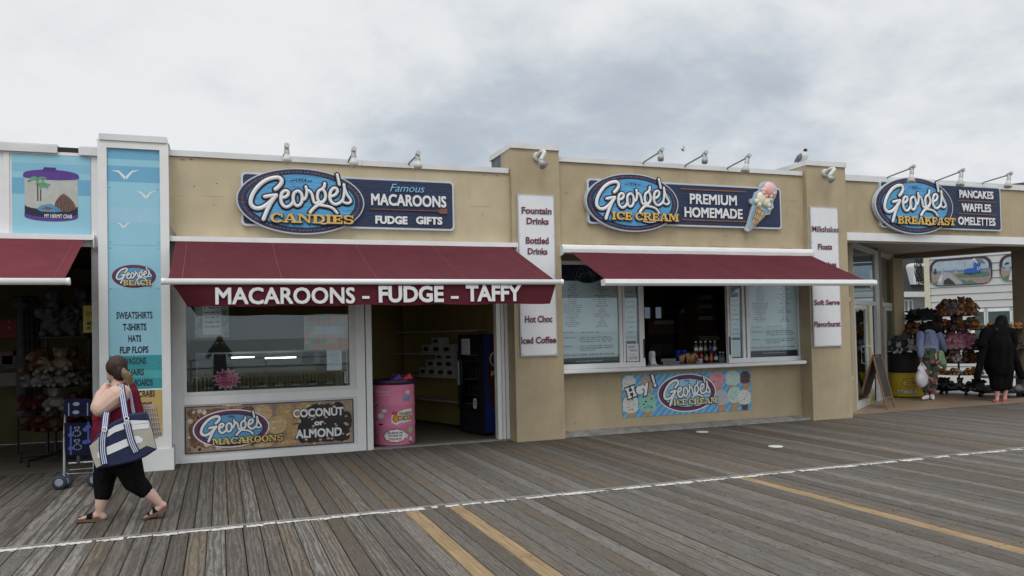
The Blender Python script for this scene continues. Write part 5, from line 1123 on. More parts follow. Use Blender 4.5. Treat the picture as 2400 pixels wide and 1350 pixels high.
def maca(m, x0, x1, z0, z1, fn):
    rg = random.Random(8); nx, nz = 8, 6
    for i in range(nx):
        for j in range(nz):
            cx, cz_ = x0+(x1-x0)*(i+.5)/nx, z0+(z1-z0)*(j+.5)/nz; w_, h_ = (x1-x0)/nx*.47, (z1-z0)/nz*.30
            m.mi = rg.choice((1, 2, 3, 4, 1)); fpoly(m, ell(cx, cz_+h_*.45, w_, h_, 12), fn, .001); fpoly(m, ell(cx, cz_-h_*.55, w_, h_*.85, 12), fn, .0012)
    m.mi = 5; fpoly(m, [(x0+.13, z0+.22), (x1-.10, z0+.22), (x1-.10, z0+.34), (x0+.13, z0+.34)], fn, .002)
sheet('macaroon_poster', 'pastel poster of stacked macaroons at the right of the candy window', (712, 741), (817, 818), yw_, [mat('mac_base', (.66, .58, .48), .6), mat('mac_pink', (.78, .46, .40), .6), mat('mac_mint', (.36, .60, .50), .6), mat('mac_cream', (.80, .68, .46), .6), mat('mac_rose', (.72, .38, .34), .6), mat('mac_label', (.62, .70, .76), .6)], maca, 'poster')
sheet('paper_letter', 'plain white letter taped low at the right of the candy window', (765.5, 821), (801.5, 867), yw_, [mat('paper_grey', (.72, .76, .78), .7), M_DTXT], lambda m, x0, x1, z0, z1, fn: scrawl(m, fn, x0+.03, x1-.03, z0+.05, z1-.04, 6, 9, .002))
sheet('card_sticker', 'small white payment sticker in the candy window corner', (807, 871), (816, 898), yw_, [M_PAPER, M_MNAVY], lambda m, x0, x1, z0, z1, fn: scrawl(m, fn, x0+.01, x1-.01, z0+.01, z1-.01, 4, 2, .004))
def starb():
    y = yw_; c = P(531.5, 888.5, y); a, b = (P(566, 888, y).x-P(497, 888, y).x)/2, (P(531, 862, y).z-P(531, 915, y).z)/2; fn = wallfn(y); m = MB()
    st_ = lambda k: [(c.x+a*k*(1 if i % 2 == 0 else .66)*math.cos(2*math.pi*i/28+.1), c.z+b*k*(1 if i % 2 == 0 else .66)*math.sin(2*math.pi*i/28+.1)) for i in range(28)]
    m.mi = 1; m.prism(st_(1.0), lambda u, v, d: (u, y+d, v), .003); m.mi = 0; fpoly(m, st_(.91), fn, .001); m.mi = 2
    for s, w_, z_, h_ in (('BEST', .24, .035, .05), ('in the', .16, -.005, .022), ('WORLD', .29, -.075, .05)): txt(m, s, c.x-w_/2, c.x+w_/2, c.z+z_, c.z+z_+h_, lambda u, v, d: fn(u, v, -.002), bold=.02, shear=.25)
    flat(m, 'star_badge', [mat('badge_pink', (.55, .07, .20), .6), mat('badge_rim', (.75, .50, .60), .6), mat('badge_ink', (.08, .02, .05), .6)], 'pink starburst badge reading Best in the World on the candy window', 'sticker')
starb()

# ================================================================ REMESHED SOFT SHAPES (people, plush)
def soup(caps, voxel, name='b', sm=4, thin=False):
    """capsules (p0, r0, p1, r1) and balls (c, (rx,ry,rz)) fused into one continuous skin; returns mesh data"""
    mb = MB()
    for c in caps:
        if len(c) == 4:
            a, ra, b, rb = Vector(c[0]), c[1], Vector(c[2]), c[3]; d = (b-a); L_ = d.length; d = d/L_ if L_ > 1e-6 else Vector((0, 0, 1))
            pts, rr = [], []
            for k in range(4): t = R(90-k*30); pts.append(a-d*ra*math.sin(t)); rr.append(max(ra*math.cos(t), .0008))
            for k in range(1, 4): pts.append(a.lerp(b, k/4)); rr.append(ra+(rb-ra)*k/4)
            for k in range(4): t = R(k*30); pts.append(b+d*rb*math.sin(t)); rr.append(max(rb*math.cos(t), .0008))
            mb.tube(pts, rr, 10)
        else: 
            n0 = len(mb.v); mb.ball((0, 0, 0), *c[1], n=14, m=9)
            M_ = Matrix.Translation(Vector(c[0])) @ (c[2] if len(c) > 2 else Matrix.Identity(4))
            for i in range(n0, len(mb.v)): mb.v[i] = M_ @ mb.v[i]
    me = bpy.data.meshes.new(name); me.from_pydata([tuple(p) for p in mb.v], [], mb.f)
    o = bpy.data.objects.new(name, me); COL.objects.link(o)
    r_ = o.modifiers.new('r', 'REMESH'); r_.mode = 'VOXEL'; r_.voxel_size = voxel; r_.use_smooth_shade = True
    if sm: s_ = o.modifiers.new('s', 'SMOOTH'); s_.iterations = sm; s_.factor = .5
    dg = bpy.context.evaluated_depsgraph_get(); out = bpy.data.meshes.new_from_object(o.evaluated_get(dg))
    bpy.data.objects.remove(o); bpy.data.meshes.remove(me)
    out.name = name
    for p in out.polygons: p.use_smooth = True
    return out
def rot(*e): 
    from mathutils import Euler
    return Euler([R(a) for a in e]).to_matrix().to_4x4()
def link(me, name, m_, parent=None, loc=None):
    o = bpy.data.objects.new(name, me); COL.objects.link(o); me.materials.clear()
    for q in (m_ if isinstance(m_, (list, tuple)) else [m_]): me.materials.append(q)
    if parent: o.parent = parent
    if loc is not None: o.location = loc
    return o
def shared(me, name, m_):                      # the same shape in another fabric
    c = me.copy(); c.materials.clear(); c.materials.append(m_); c.name = name; return c

# ================================================================ CANDY SHOP INTERIOR
M_PINK = mat('drum_pink', (.66, .20, .33), .55, .08, 5, tint=(.52, .14, .24), tfac=.5, tscale=4); M_DPURP = mat('drum_lid', (.035, .018, .05), .4)
def drum(cx, cy, r_, h, label, body, printer, group):
    t = thing('drum', (cx, cy, 0.022), label, 'barrel', group)
    m = MB(); m.smooth = True; prof = [(r_*.985, .022), (r_, .035)]
    for k in range(1, 3): z = .022+(h-.14)*k/3; prof += [(r_, z-.025), (r_*1.018, z-.008), (r_*1.018, z+.008), (r_, z+.025)]
    prof += [(r_, h-.13), (r_*.99, h-.115)]
    m.lathe(prof, 40, (cx, cy, 0)); part(m, 'body', body, t)
    m = MB(); m.smooth = True; m.lathe([(r_*.97, h-.118), (r_*1.03, h-.11), (r_*1.03, h-.05), (r_*1.0, h-.04), (r_*.96, h-.04), (r_*.94, h-.07)], 40, (cx, cy, 0)); part(m, 'rim', M_DPURP, t)
    fa = math.atan2(-cy, -cx)                              # bearing of the side seen from the boardwalk
    fn = lambda u, v, d=0.0: (cx+(r_*1.02-d+.001)*math.cos(fa+u/r_), cy+(r_*1.02-d+.001)*math.sin(fa+u/r_), v)
    m = MB(); printer(m, fn, r_, h); part(m, 'printed_wrap', [M_SWHITE, M_INK, mat('wrap_yellow', (.60, .38, .05), .5), mat('wrap_red', (.45, .06, .06), .5), M_PBLUE, mat('wrap_green', (.35, .48, .22), .5), mat('wrap_orange', (.60, .22, .03), .5), mat('wrap_pale', (.60, .60, .58), .5), M_DPURP], t)
    return t
def cloud(m, fn, u, v, a, b, l, seed, k=7, edge=1):
    m.mi = edge
    for ex, kk in ((.010, edge), (0, k)):
        m.mi = kk; n = 44; pts = [(u+(a+ex)*math.cos(2*math.pi*i/n)*(1+.07*abs(math.sin(5.5*2*math.pi*i/n/1))), v+(b+ex)*math.sin(2*math.pi*i/n)*(1+.14*abs(math.sin(5.5*2*math.pi*i/n)))) for i in range(n)]
        strips(m, pts, fn, l); l += .0015
def strips(m, pts, fn, l):                       # fan so that prints follow the drum's curve
    cu = sum(p[0] for p in pts)/len(pts); cv = sum(p[1] for p in pts)/len(pts); n = len(pts)
    inner = [(cu+(p[0]-cu)*.5, cv+(p[1]-cv)*.5) for p in pts]
    for i in range(n):
        j = (i+1) % n; m.face([m.vert(fn(*q, -l)) for q in (inner[i], pts[i], pts[j], inner[j])]); m.face([m.vert(fn(*q, -l)) for q in ((cu, cv), inner[i], inner[j])])
def pink_print(m, fn, r_, h):
    f2 = lambda l: (lambda u, v, d=0.0: fn(u, v, -l))
    m.mi = 7; txt(m, 'eMolds', -.31, -.05, .80, .845, f2(.001), bold=.03)
    m.mi = 0; txt(m, 'the squeezy mold', -.30, -.06, .765, .782, f2(.001))
    for s, l, ex in ((4, .001, 0),):
        m.mi = 4; strips(m, blob(.20, .715, .058, .030, 20, .12, 3), fn, .001); strips(m, blob(.255, .72, .025, .022, 10, .1, 4), fn, .0015)
        for dx in (-.035, -.01, .02, .04): fpoly(m, [(.20+dx, .69), (.212+dx, .69), (.212+dx, .665), (.20+dx, .665)], fn, .001)
    # speech line of the toy: lettering on a white-edged comic plate
    m.mi = 0; strips(m, [(-.035, .36), (.03, .33), (.20, .36), (.295, .37), (.30, .55), (.16, .545), (.04, .50), (-.03, .47)], fn, .0012)
    m.mi = 6; strips(m, blob(.03, .42, .052, .062, 20, .05, 5), fn, .002); m.mi = 3; strips(m, blob(.015, .50, .045, .028, 16, .3, 6), fn, .0025); m.mi = 2; strips(m, blob(.05, .41, .03, .035, 14, .05, 7), fn, .0026)
    m.mi = 1; txt(m, 'SQUEEZE', .075, .29, .465, .51, f2(.003), bold=.05, shear=.2); m.mi = 2; txt(m, 'SQUEEZE', .08, .29, .47, .507, f2(.0042), bold=.01, shear=.2)
    m.mi = 1; txt(m, 'CHICKEN', .06, .31, .385, .455, f2(.003), bold=.09, shear=.15); m.mi = 2; txt(m, 'CHICKEN', .07, .305, .392, .448, f2(.0042), bold=.03, shear=.15)
    cloud(m, fn, .02, .165, .155, .085, .001, 1, 0)
    m.mi = 1; txt(m, 'SQUEEZE ME', -.11, .13, .195, .222, f2(.005), bold=.04, shear=.2); txt(m, 'TO HEAR ME', -.08, .12, .155, .18, f2(.005), bold=.04, shear=.2); m.mi = 6; txt(m, 'OINK!!!', -.075, .115, .10, .138, f2(.005), bold=.07, shear=.2)
    cloud(m, fn, -.20, .46, .045, .028, .001, 2, 7, 7); cloud(m, fn, -.14, .535, .03, .016, .001, 2, 7, 7); cloud(m, fn, .225, .80, .03, .016, .001, 2, 7, 7); cloud(m, fn, .19, .15, .02, .016, .001, 2, 7, 7); cloud(m, fn, .27, .10, .018, .02, .001, 2, 7, 7)
    m.mi = 5; strips(m, blob(.27, .24, .05, .05, 16, .3, 9), fn, .001)
    m.mi = 8
    for u, v, a in ((-.27, .62, .025), (-.28, .40, .02), (-.20, .335, .035), (-.27, .155, .022), (.27, .06, .03), (-.15, .61, .012)): strips(m, blob(u, v, a, a*.35, 7, .9, int(u*100)), fn, .001)
drum(2.47, 11.99, .318, 1.03, 'pink toy drum printed with white clouds, standing in the candy doorway', M_PINK, pink_print, 'printed toy drums')
for k, (dx, dy, c, lab) in enumerate(((.02, -.05, (.13, .03, .30), 'purple toy poking out of the pink drum'), (.19, -.02, (.55, .05, .06), 'red toy poking out of the pink drum'))):
    me = soup([((0, 0, 0), .05, (.05, 0, .06), .04), ((.0, .03, .02), .045, (.09, -.02, .01), .03), ((-.04, 0, 0), .04, (-.06, .02, -.02), .03)], .016, 'toy')
    o = link(me, 'squeeze_toy', mat('toy_'+str(k), c, .5), None, (2.47+dx, 11.99+dy, .975)); tag(o, lab, 'toy')
# oblique shelf unit and cooler, both facing the doorway
sdir = Vector((-.30, .954, 0)).normalized(); snr = Vector((sdir.y, -sdir.x, 0))
def obl(o_, u, w_, z): p = o_+sdir*u+snr*w_; return (p.x, p.y, z)
def obox(m, o_, u0, u1, w0, w1, z0, z1):
    i = [m.vert(obl(o_, *q)) for q in ((u0,w0,z0),(u1,w0,z0),(u1,w1,z0),(u0,w1,z0),(u0,w0,z1),(u1,w0,z1),(u1,w1,z1),(u0,w1,z1))]
    for q in ((0,3,2,1),(4,5,6,7),(0,1,5,4),(1,2,6,5),(2,3,7,6),(3,0,4,7)): m.face([i[k] for k in q][::-1])
so = Vector((P(1062, 850, 13.2).x, 13.2, 0))
st_ = thing('shelf_unit', so+sdir*1.1, 'wall shelves holding white candy boxes behind the doorway', 'shelf')
m = MB(); obox(m, so, -.8, 2.2, .30, .36, .03, 2.8); part(m, 'back_panel', M_YELW, st_)
SZ = [P(1062, q, 13.2).z for q in (943, 886, 831, 776)]
for z in SZ: m = MB(); obox(m, so, -.75, 2.15, 0, .30, z-.012, z+.012); part(m, 'shelf', mat('shelf_white', (.42, .41, .38), .5), st_)
M_CBOX = mat('candy_box', (.36, .36, .35), .6, .04)
def candybox(u, w_, z, wd, h, dp, lab):
    c = so+sdir*(u+wd/2)+snr*(w_+dp/2)
    m = MB(); m.mi = 0; obox(m, so, u, u+wd, w_, w_+dp, z, z+h); m.mi = 1
    mid = so+sdir*(u+wd/2)
    fpoly(m, [(u+wd/2+wd*.32*math.cos(2*math.pi*k/16), z+h*.5+h*.25*math.sin(2*math.pi*k/16)) for k in range(16)][::-1], lambda a, b, d: obl(so, a, w_-.002, b))
    flat(m, 'candy_box', [M_CBOX, M_INK], lab, 'box', 'white candy boxes on the shelves')
z2, z3 = SZ[1]+.012, SZ[2]+.012
for k in range(4): candybox(.02+.30*k, .03, z2, .27, .15, .2, 'white candy box in the front row of the middle shelf')
for k in range(3): candybox(.05+.30*k, .03, z2+.152, .28, .14, .2, 'white candy box in the second layer of the middle shelf')
for k in range(2): candybox(.06+.30*k, .03, z2+.295, .27, .10, .2, 'white candy box topmost of its stack on the middle shelf')
for k in range(3): candybox(.10+.34*k, .03, z3, .30, .16, .2, 'white candy box standing on the upper shelf')
candybox(.46, .03, z3+.162, .28, .12, .2, 'single white candy box on top of the upper shelf row')
def cooler():
    c = G(1133, 1022); fd = Vector((-.26, .966, 0)).normalized(); bd = Vector((fd.y, -fd.x, 0))     # fd runs along the glass front
    t = thing('drinks_cooler', c, 'tall black drinks cooler with glass door and blue cola side panel', 'cooler')
    W_, D_, H_c = .72, .62, P(1137, 783, c.y).z
    def Q(u, w_, z): p = c+fd*u+bd*w_; return (p.x, p.y, z)
    def qbox(m, u0, u1, w0, w1, z0, z1):
        i = [m.vert(Q(*q)) for q in ((u0,w0,z0),(u1,w0,z0),(u1,w1,z0),(u0,w1,z0),(u0,w0,z1),(u1,w0,z1),(u1,w1,z1),(u0,w1,z1))]
        for q in ((0,3,2,1),(4,5,6,7),(0,1,5,4),(1,2,6,5),(2,3,7,6),(3,0,4,7)): m.face([i[k] for k in q][::-1])
    blk = mat('cooler_black', (.012, .013, .022), .35, .1)
    m = MB(); qbox(m, 0, W_, 0, D_, .03, .38); qbox(m, 0, W_, D_-.03, D_, .38, H_c); qbox(m, 0, .03, .0, D_-.03, .38, H_c); qbox(m, W_-.03, W_, 0, D_-.03, .38, H_c); qbox(m, .03, W_-.03, 0, D_-.03, H_c-.26, H_c); part(m, 'cabinet', blk, t)
    m = MB(); m.mi = 0; qbox(m, -.006, 0, 0.05, D_, .05, H_c-.01); fn = lambda u, v, d=0.0: Q(-.008+d, u, v)
    m.mi = 1; fpoly(m, blob(.30, 1.0, .19, .62, 26, .10, 3), fn, .001); m.mi = 2; fpoly(m, ell(.27, 1.23, .125, .125, 30), fn, .002)
    m.mi = 3; fpoly(m, [(.27+.11*math.cos(R(a)), 1.23+.11*math.sin(R(a))) for a in range(0, 181, 12)], fn, .003); m.mi = 0; fpoly(m, [(.27+.11*math.cos(R(a)), 1.23+.11*math.sin(R(a))) for a in range(180, 361, 12)], fn, .003)
    m.mi = 2; txt(m, 'pepsi', .17, .47, .98, 1.06, lambda u, v, d: fn(u, v, -.003), bold=.01)
    part(m, 'side_panel', [mat('cola_blue', (.009, .028, .17), .4, .1), mat('cola_brown', (.06, .012, .012), .5, .5, 8), M_SWHITE, mat('cola_red', (.30, .02, .03), .5)], t)
    m = MB()
    for z in (.62, .90, 1.18): qbox(m, .035, W_-.035, .08, D_-.04, z, z+.015)
    part(m, 'shelf', mat('cooler_shelf', (.30, .31, .31), .4), t)
    for z in (.635, .915, 1.195, .40):
        for k in range(6):
            m = MB(); p = Q(.10+.105*k, .16, z); m.smooth = True; m.lathe([(.026, 0), (.03, .01), (.03, .12), (.012, .17), (.012, .195)], 10, p); flat(m, 'drink_bottle', mat(('cb1', 'cb2', 'cb3')[k % 3], {0: (.10, .10, .11), 1: (.12, .05, .03), 2: (.05, .08, .06)}[k % 3], .3), 'bottle standing on a shelf behind the glass of the black cooler', 'bottle', 'bottles inside the drinks cooler')
    m = MB(); zt_ = H_c-.27; qbox(m, .015, .075, -.03, -.004, .40, zt_); qbox(m, W_-.075, W_-.015, -.03, -.004, .40, zt_); qbox(m, .075, W_-.075, -.03, -.004, .40, .47); qbox(m, .075, W_-.075, -.03, -.004, zt_-.06, zt_); d_ = part(m, 'door', blk, t)
    m = MB(); m.poly([Q(.075, -.017, .47), Q(.075, -.017, zt_-.06), Q(W_-.075, -.017, zt_-.06), Q(W_-.075, -.017, .47)]); part(m, 'pane', glass('cooler_glass', (.62, .68, .68), .05), d_)
    m = MB(); qbox(m, W_-.07, W_-.05, -.06, -.032, .8, 1.2); part(m, 'handle', M_LAMP, d_)
    m = MB(); m.mi = 0; qbox(m, .30, .56, -.036, -.032, zt_-.06, zt_+.20)
    m.mi = 1
    for k in range(6): qbox(m, .33, .53, -.038, -.0365, zt_+.14-.035*k, zt_+.147-.035*k)
    part(m, 'paper_notice', [M_PAPER, M_DTXT], t)
    m = MB(); m.mi = 0; fpoly(m, rrect(.13, .23, .43, .60, .04), lambda u, v, d: Q(u, -.034+d, v)); m.mi = 1; fpoly(m, blob(.18, .55, .03, .015, 10, .2, 2), lambda u, v, d: Q(u, -.0345+d, v), .001); fpoly(m, blob(.18, .50, .015, .04, 10, .2, 3), lambda u, v, d: Q(u, -.0345+d, v), .001); part(m, 'sticker', [M_SWHITE, M_INK], t)
cooler()
# display case with two lit tubes behind the big window
dy_ = 13.4; dx0, dx1 = -.35, 2.0
t = thing('display_case', ((dx0+dx1)/2, dy_, 0), 'glass sweets counter with two lit tubes behind the candy window', 'counter')
zt_ = P(620, 836, dy_).z+.06
m = MB(); m.box(dx0, dx1, dy_-.05, dy_+.65, .03, .55); part(m, 'base', mat('case_brown', (.12, .075, .045), .5, .2), t)
m = MB(); m.box(dx0, dx1, dy_, dy_+.6, zt_, zt_+.03); m.box(dx0, dx0+.02, dy_, dy_+.6, .55, zt_); m.box(dx1-.02, dx1, dy_, dy_+.6, .55, zt_); part(m, 'frame', M_ALU, t)
m = MB(); m.poly([(dx0+.02, dy_+.01, .55), (dx1-.02, dy_+.01, .55), (dx1-.02, dy_+.01, zt_), (dx0+.02, dy_+.01, zt_)]); part(m, 'pane', glass('case_glass', (.9, .92, .92), .02), t)
m = MB(); m.box(dx0+.02, dx1-.02, dy_+.1, dy_+.58, .85, .865); part(m, 'shelf', glass('shelf_glass', (.8, .85, .85), .05), t)
M_TUBE = mat('lit_tube', (.9, .9, .9), .5, emit=(.95, .97, 1.0), estr=4)
for a, b, yy in ((542, 596, 838.3), (621, 694, 839.5)):
    p, q = P(a, yy, dy_-.06), P(b, yy, dy_-.06); m = MB(); m.tube([(p.x, dy_-.06, p.z), (q.x, dy_-.06, p.z)], .011, 10); part(m, 'lit_tube', M_TUBE, t)
rg = random.Random(4)
SW = [mat('sweet_'+n_, c, .5, .2, 20) for n_, c in (('choc', (.07, .035, .02)), ('tan', (.32, .20, .10)), ('cream', (.45, .38, .26)), ('green', (.15, .25, .10)), ('red', (.35, .05, .04)), ('gold', (.40, .28, .08)))]
for k in range(16):
    x = dx0+.12+(dx1-dx0-.2)*k/16; z = .55 if k % 2 else .866
    m = MB(); m.mi = 0; m.box(x, x+.13, dy_+.15, dy_+.45, z+.001, z+.02)
    for q in range(9):
        m.mi = 1; m.smooth = True; m.ball((x+.03+.035*(q % 3), dy_+.2+.09*(q//3), z+.04), .022, .03, .024, 8, 6); m.smooth = False
    flat(m, 'sweets_tray', [M_ALU, SW[k % 6]], 'tray of %s sweets in the glass counter' % ('chocolate', 'tan', 'cream', 'green', 'red', 'golden')[k % 6], 'tray', 'trays of sweets in the counter')

# ================================================================ SERVING COUNTER
CZ = .986
def cyl(name, lab, cat, px, py0, py1, y, r_, mats, group=None, taper=.8, shape=None):
    b = P(px, py1, y); h = P(px, py0, y).z-b.z; m = MB(); m.smooth = True
    prof = shape(r_, h) if shape else [(r_*taper, 0), (r_*.99, h-.012), (r_*1.06, h-.010), (r_*1.06, h), (r_*.97, h), (r_*.75, .05)]
    m.lathe(prof, 16, (b.x, y, CZ)); return flat(m, name, mats, lab, cat, group)
M_CUPB = mat('cup_blue', (.012, .05, .42), .45, .06)
SP_ = lambda x, y: (1500+x/6.43, 660+y/6.43)
for x, t_, b_, lab, y in ((575, 985, 1140, 'tallest stack of blue cups on the serving counter', 12.1), (662, 985, 1110, 'second stack of blue cups, right of the tallest', 12.15), (735, 1025, 1110, 'short stack of blue cups beside the wafer cones', 12.15)):
    p = SP_(x, t_), SP_(x, 1235); cyl('paper_cup', lab, 'cup', p[0][0], p[0][1], p[1][1], y, .05, M_CUPB, 'stacks of blue paper cups', .82)
t = thing('cone_holder', (P(*SP_(715, 1235), 11.95).x, 11.95, CZ), 'teal rack of wafer cones on the serving counter', 'rack')
a, b = P(*SP_(645, 1235), 11.95), P(*SP_(835, 1235), 11.95); m = MB(); m.rbox(a.x, b.x, 11.88, 12.02, CZ, CZ+.055, .008); part(m, 'tray', mat('rack_teal', (.03, .22, .20), .5), t)
for k, x in enumerate((615, 655, 715, 760, 790, 835)):
    q = P(*SP_(x, 1190), 11.95); m = MB(); m.smooth = True; hh = .15+.02*(k % 3); m.lathe([(.008, 0), (.036, hh*.75), (.040, hh), (.034, hh)], 12, (q.x, 11.95+(k % 2)*.02, CZ+.05)); part(m, 'wafer_cone', mat('wafer', (.42, .23, .085), .7, .2, 30), t)
cyl('paper_cup', 'white paper cup in front of the drink bottles', 'cup', *SP_(908, 1118), SP_(908, 1240)[1], 11.86, .042, mat('cup_white', (.60, .59, .56), .6), None, .85)
cyl('paper_cup', 'short cream cup beside the white paper cup', 'cup', *SP_(868, 1150), SP_(868, 1240)[1], 11.9, .035, mat('cup_cream', (.45, .40, .30), .6), None, .85)
def bottle(x, t_, b_, y, liquid, lab, lblc=None, clear=False):
    p0, p1 = SP_(x, t_), SP_(x, b_); zb_ = P(*p1, y).z; h = .245
    bx_ = P(*p1, y).x; o = thing('drink_bottle', (bx_, y, zb_), lab, 'bottle', 'drink bottles on the serving counter'); r_ = .034
    m = MB(); m.smooth = True; m.lathe([(r_*.9, 0), (r_, .01), (r_, .085), (r_*.93, .10), (r_, .12), (r_, .155), (r_*.75, .19), (.014, .215), (.013, .228)], 14, (bx_, y, zb_)); part(m, 'body', liquid, o)
    m = MB(); m.lathe([(r_*1.02, .085), (r_*1.02, .13)], 14, (bx_, y, zb_), cap=False); part(m, 'wrapper', lblc or M_SWHITE, o)
    m = MB(); m.lathe([(.016, .226), (.016, .246)], 12, (bx_, y, zb_)); part(m, 'bottle_cap', M_SWHITE if clear else M_INK, o)
    return zb_
dk = lambda n_, c: mat('soda_'+n_, c, .12, .1, coat=.4)
m = MB(); p, q = P(*SP_(950, 1215), 11.92), P(*SP_(1190, 1215), 11.92); m.box(p.x, q.x, 11.85, 12.2, CZ, CZ+.035); zr = P(*SP_(850, 1110), 12.13).z
flat(m, 'bottle_tray', mat('tray_blue', (.02, .05, .25), .5), 'low blue tray under the front row of drink bottles', 'tray')
m = MB(); p, q = P(*SP_(815, 1100), 12.12), P(*SP_(1180, 1100), 12.12); m.box(p.x, q.x, 12.06, 12.2, CZ+.036, max(CZ+.05, zr-.001)); flat(m, 'bottle_riser', M_BLACK, 'black riser lifting the back row of drink bottles', 'stand')
zq = None
def bt(x, y, zb_, c, lab, lb=None, clear=False):
    p1 = P(*SP_(x, 1180), y); o = thing('drink_bottle', (p1.x, y, zb_), lab, 'bottle', 'drink bottles on the serving counter'); r_ = .035
    m = MB(); m.smooth = True; m.lathe([(r_*.9, 0), (r_, .01), (r_, .085), (r_*.93, .10), (r_, .12), (r_, .155), (r_*.75, .19), (.014, .215), (.013, .228)], 14, (p1.x, y, zb_)); part(m, 'body', c, o)
    m = MB(); m.lathe([(r_*1.03, .075), (r_*1.03, .135)], 14, (p1.x, y, zb_), cap=False); part(m, 'wrapper', lb or M_SWHITE, o)
    m = MB(); m.lathe([(.017, .226), (.017, .248)], 12, (p1.x, y, zb_)); part(m, 'bottle_cap', M_SWHITE if clear else M_INK, o)
zr = max(CZ+.05, zr)
for x, c, lab, lb in ((848, dk('grey', (.05, .08, .10)), 'back row bottle of pale grey drink, leftmost above the red ones', None), (918, dk('olive', (.08, .085, .04)), 'back row bottle of olive drink with round pale label', None), (990, dk('lime', (.05, .08, .02)), 'back row bottle with lime green label', mat('lb_lime', (.32, .42, .16), .5)), (1065, dk('navy', (.015, .02, .08)), 'back row bottle with violet blue label', mat('lb_blue', (.08, .08, .45), .5)), (1133, dk('clear', (.16, .17, .17)), 'back row clear bottle with white label', None)):
    bt(x, 12.13, zr, c, lab, lb, True)
for x, c, lab, lb in ((855, dk('berry', (.16, .008, .015)), 'dark red drink bottle, leftmost of the front row', M_MAROON), (925, dk('cherry', (.20, .01, .02)), 'dark red drink bottle, second of the front row', M_MAROON), (1000, dk('cola', (.018, .010, .008)), 'cola bottle with pale pink label between red and orange bottles', mat('lb_pink', (.40, .24, .20), .5)), (1075, dk('orange', (.28, .04, .010)), 'bright orange red drink bottle in the front row', mat('lb_orange', (.55, .18, .06), .5)), (1148, dk('blue', (.012, .025, .10)), 'dark blue drink bottle with round white label', None)):
    bt(x, 11.95, CZ+.036, c, lab, lb)
for x, y, lab in ((1210, 11.98, 'clear water bottle left of the smaller one near the window post'), (1255, 11.9, 'smaller clear water bottle nearest the right window post')): bt(x, y, CZ, dk('clear', (.16, .17, .17)), lab, mat('lb_water', (.30, .34, .38), .5), True)
b = P(*SP_(178, 1120), 11.9); m = MB(); m.smooth = True; m.mi = 0; m.lathe([(.055, 0), (.06, .01), (.06, .155), (.045, .17), (.05, .185)], 18, (b.x, 11.9, CZ+.115)); m.smooth = False; m.box(b.x-.05, b.x+.05, 11.84, 11.96, CZ, CZ+.115)
m.mi = 1; fj = lambda u, v, d=0.0: (b.x+.0615*math.sin(u/.06), 11.9-.0615*math.cos(u/.06), v)
for s, z in (('Extra', .245), ('Sprinkle', .215), ('Bottles', .185)): txt(m, s, -.045, .045, CZ+z, CZ+z+.018, fj)
flat(m, 'tip_jar', [M_SWHITE, M_INK, M_BLACK], 'white jar with handwriting at the left end of the counter', 'jar')
me = soup([((0, 0, 0), .035, (.08, .0, .02), .03), ((.0, 0, .03), .03, (.03, 0, .05), .02), ((.07, 0, 0), .025, (.13, 0, -.005), .018)], .012, 'napkin', 1); q = P(*SP_(200, 1250), 11.84); o = link(me, 'napkin', mat('napkin', (.50, .50, .49), .9), None, (q.x, 11.84, CZ+.03)); tag(o, 'crumpled white napkin at the left end of the ledge', 'napkin')
a, b = P(*SP_(282, 1200), 12.0), P(*SP_(530, 1200), 12.0); m = MB(); m.box(a.x, b.x, 11.86, 12.2, CZ, CZ+.10); m.box(a.x-.01, b.x+.01, 11.85, 12.21, CZ+.10, CZ+.115); m.box(a.x+.02, b.x-.02, 11.95, 12.2, CZ+.115, CZ+.16); flat(m, 'topping_bin', mat('bin_steel', (.12, .12, .12), .35, .1, metal=.7), 'low steel topping bin on the counter left of the cones', 'bin')
def carton(px0, px1, py0, py1, y, dp, c, lab):
    a, b = P(px0, py1, y), P(px1, py0, y); m = MB(); m.mi = 0; m.box(a.x, b.x, y, y+dp, max(a.z, .02), b.z); m.mi = 1; xm = (a.x+b.x)/2; w_ = (b.x-a.x)*.32; fpoly(m, [(xm-w_, b.z-.10), (xm+w_, b.z-.10), (xm+w_, b.z-.02), (xm-w_, b.z-.02)], wallfn(y), .002); flat(m, 'carton', [c, mat('carton_label', (.30, .28, .26), .7)], lab, 'box', 'cardboard cartons in the ice cream stand')
M_CARD = mat('cardboard', (.10, .062, .038), .8, .15, 6); M_CARD2 = mat('cardboard_dark', (.065, .04, .028), .8, .15, 6)
for q, c, lab in (((1520, 1592, 748, 785, 14.2, .5), M_CARD, 'wide brown carton under the rear windows'), ((1592, 1622, 722, 785, 14.0, .5), M_CARD2, 'tall dark carton between the wide carton and the stack'), ((1632, 1676, 690, 711, 13.6, .5), M_CARD2, 'top carton of the stack at the right of the stand'), ((1630, 1678, 711, 737, 13.6, .5), M_CARD, 'second carton from the top of the stack at the right'), ((1628, 1680, 738, 784, 13.6, .5), M_CARD2, 'large carton in the middle of the stack at the right'), ((1626, 1700, 784, 840, 13.6, .55), M_CARD, 'bottom carton of the stack at the right')): carton(*q, c, lab)
def machine():
    a, b = P(*SP_(100, 830), 14.3), P(*SP_(200, 830), 14.3); t = thing('soft_serve_machine', ((a.x+b.x)/2, 14.3, 0), 'dark soft serve machine at the back left of the stand', 'machine')
    m = MB(); m.box(a.x, b.x+.5, 14.3, 14.8, .02, P(*SP_(100, 800), 14.3).z); part(m, 'body', mat('machine_dark', (.045, .05, .055), .4, .1, metal=.4), t)
    m = MB(); m.box(a.x+.02, a.x+.3, 14.2, 14.298, 1.1, 1.35); m.box(b.x+.15, b.x+.4, 14.2, 14.298, 1.1, 1.35); part(m, 'dispenser', mat('machine_steel', (.12, .13, .14), .4, metal=.5), t)
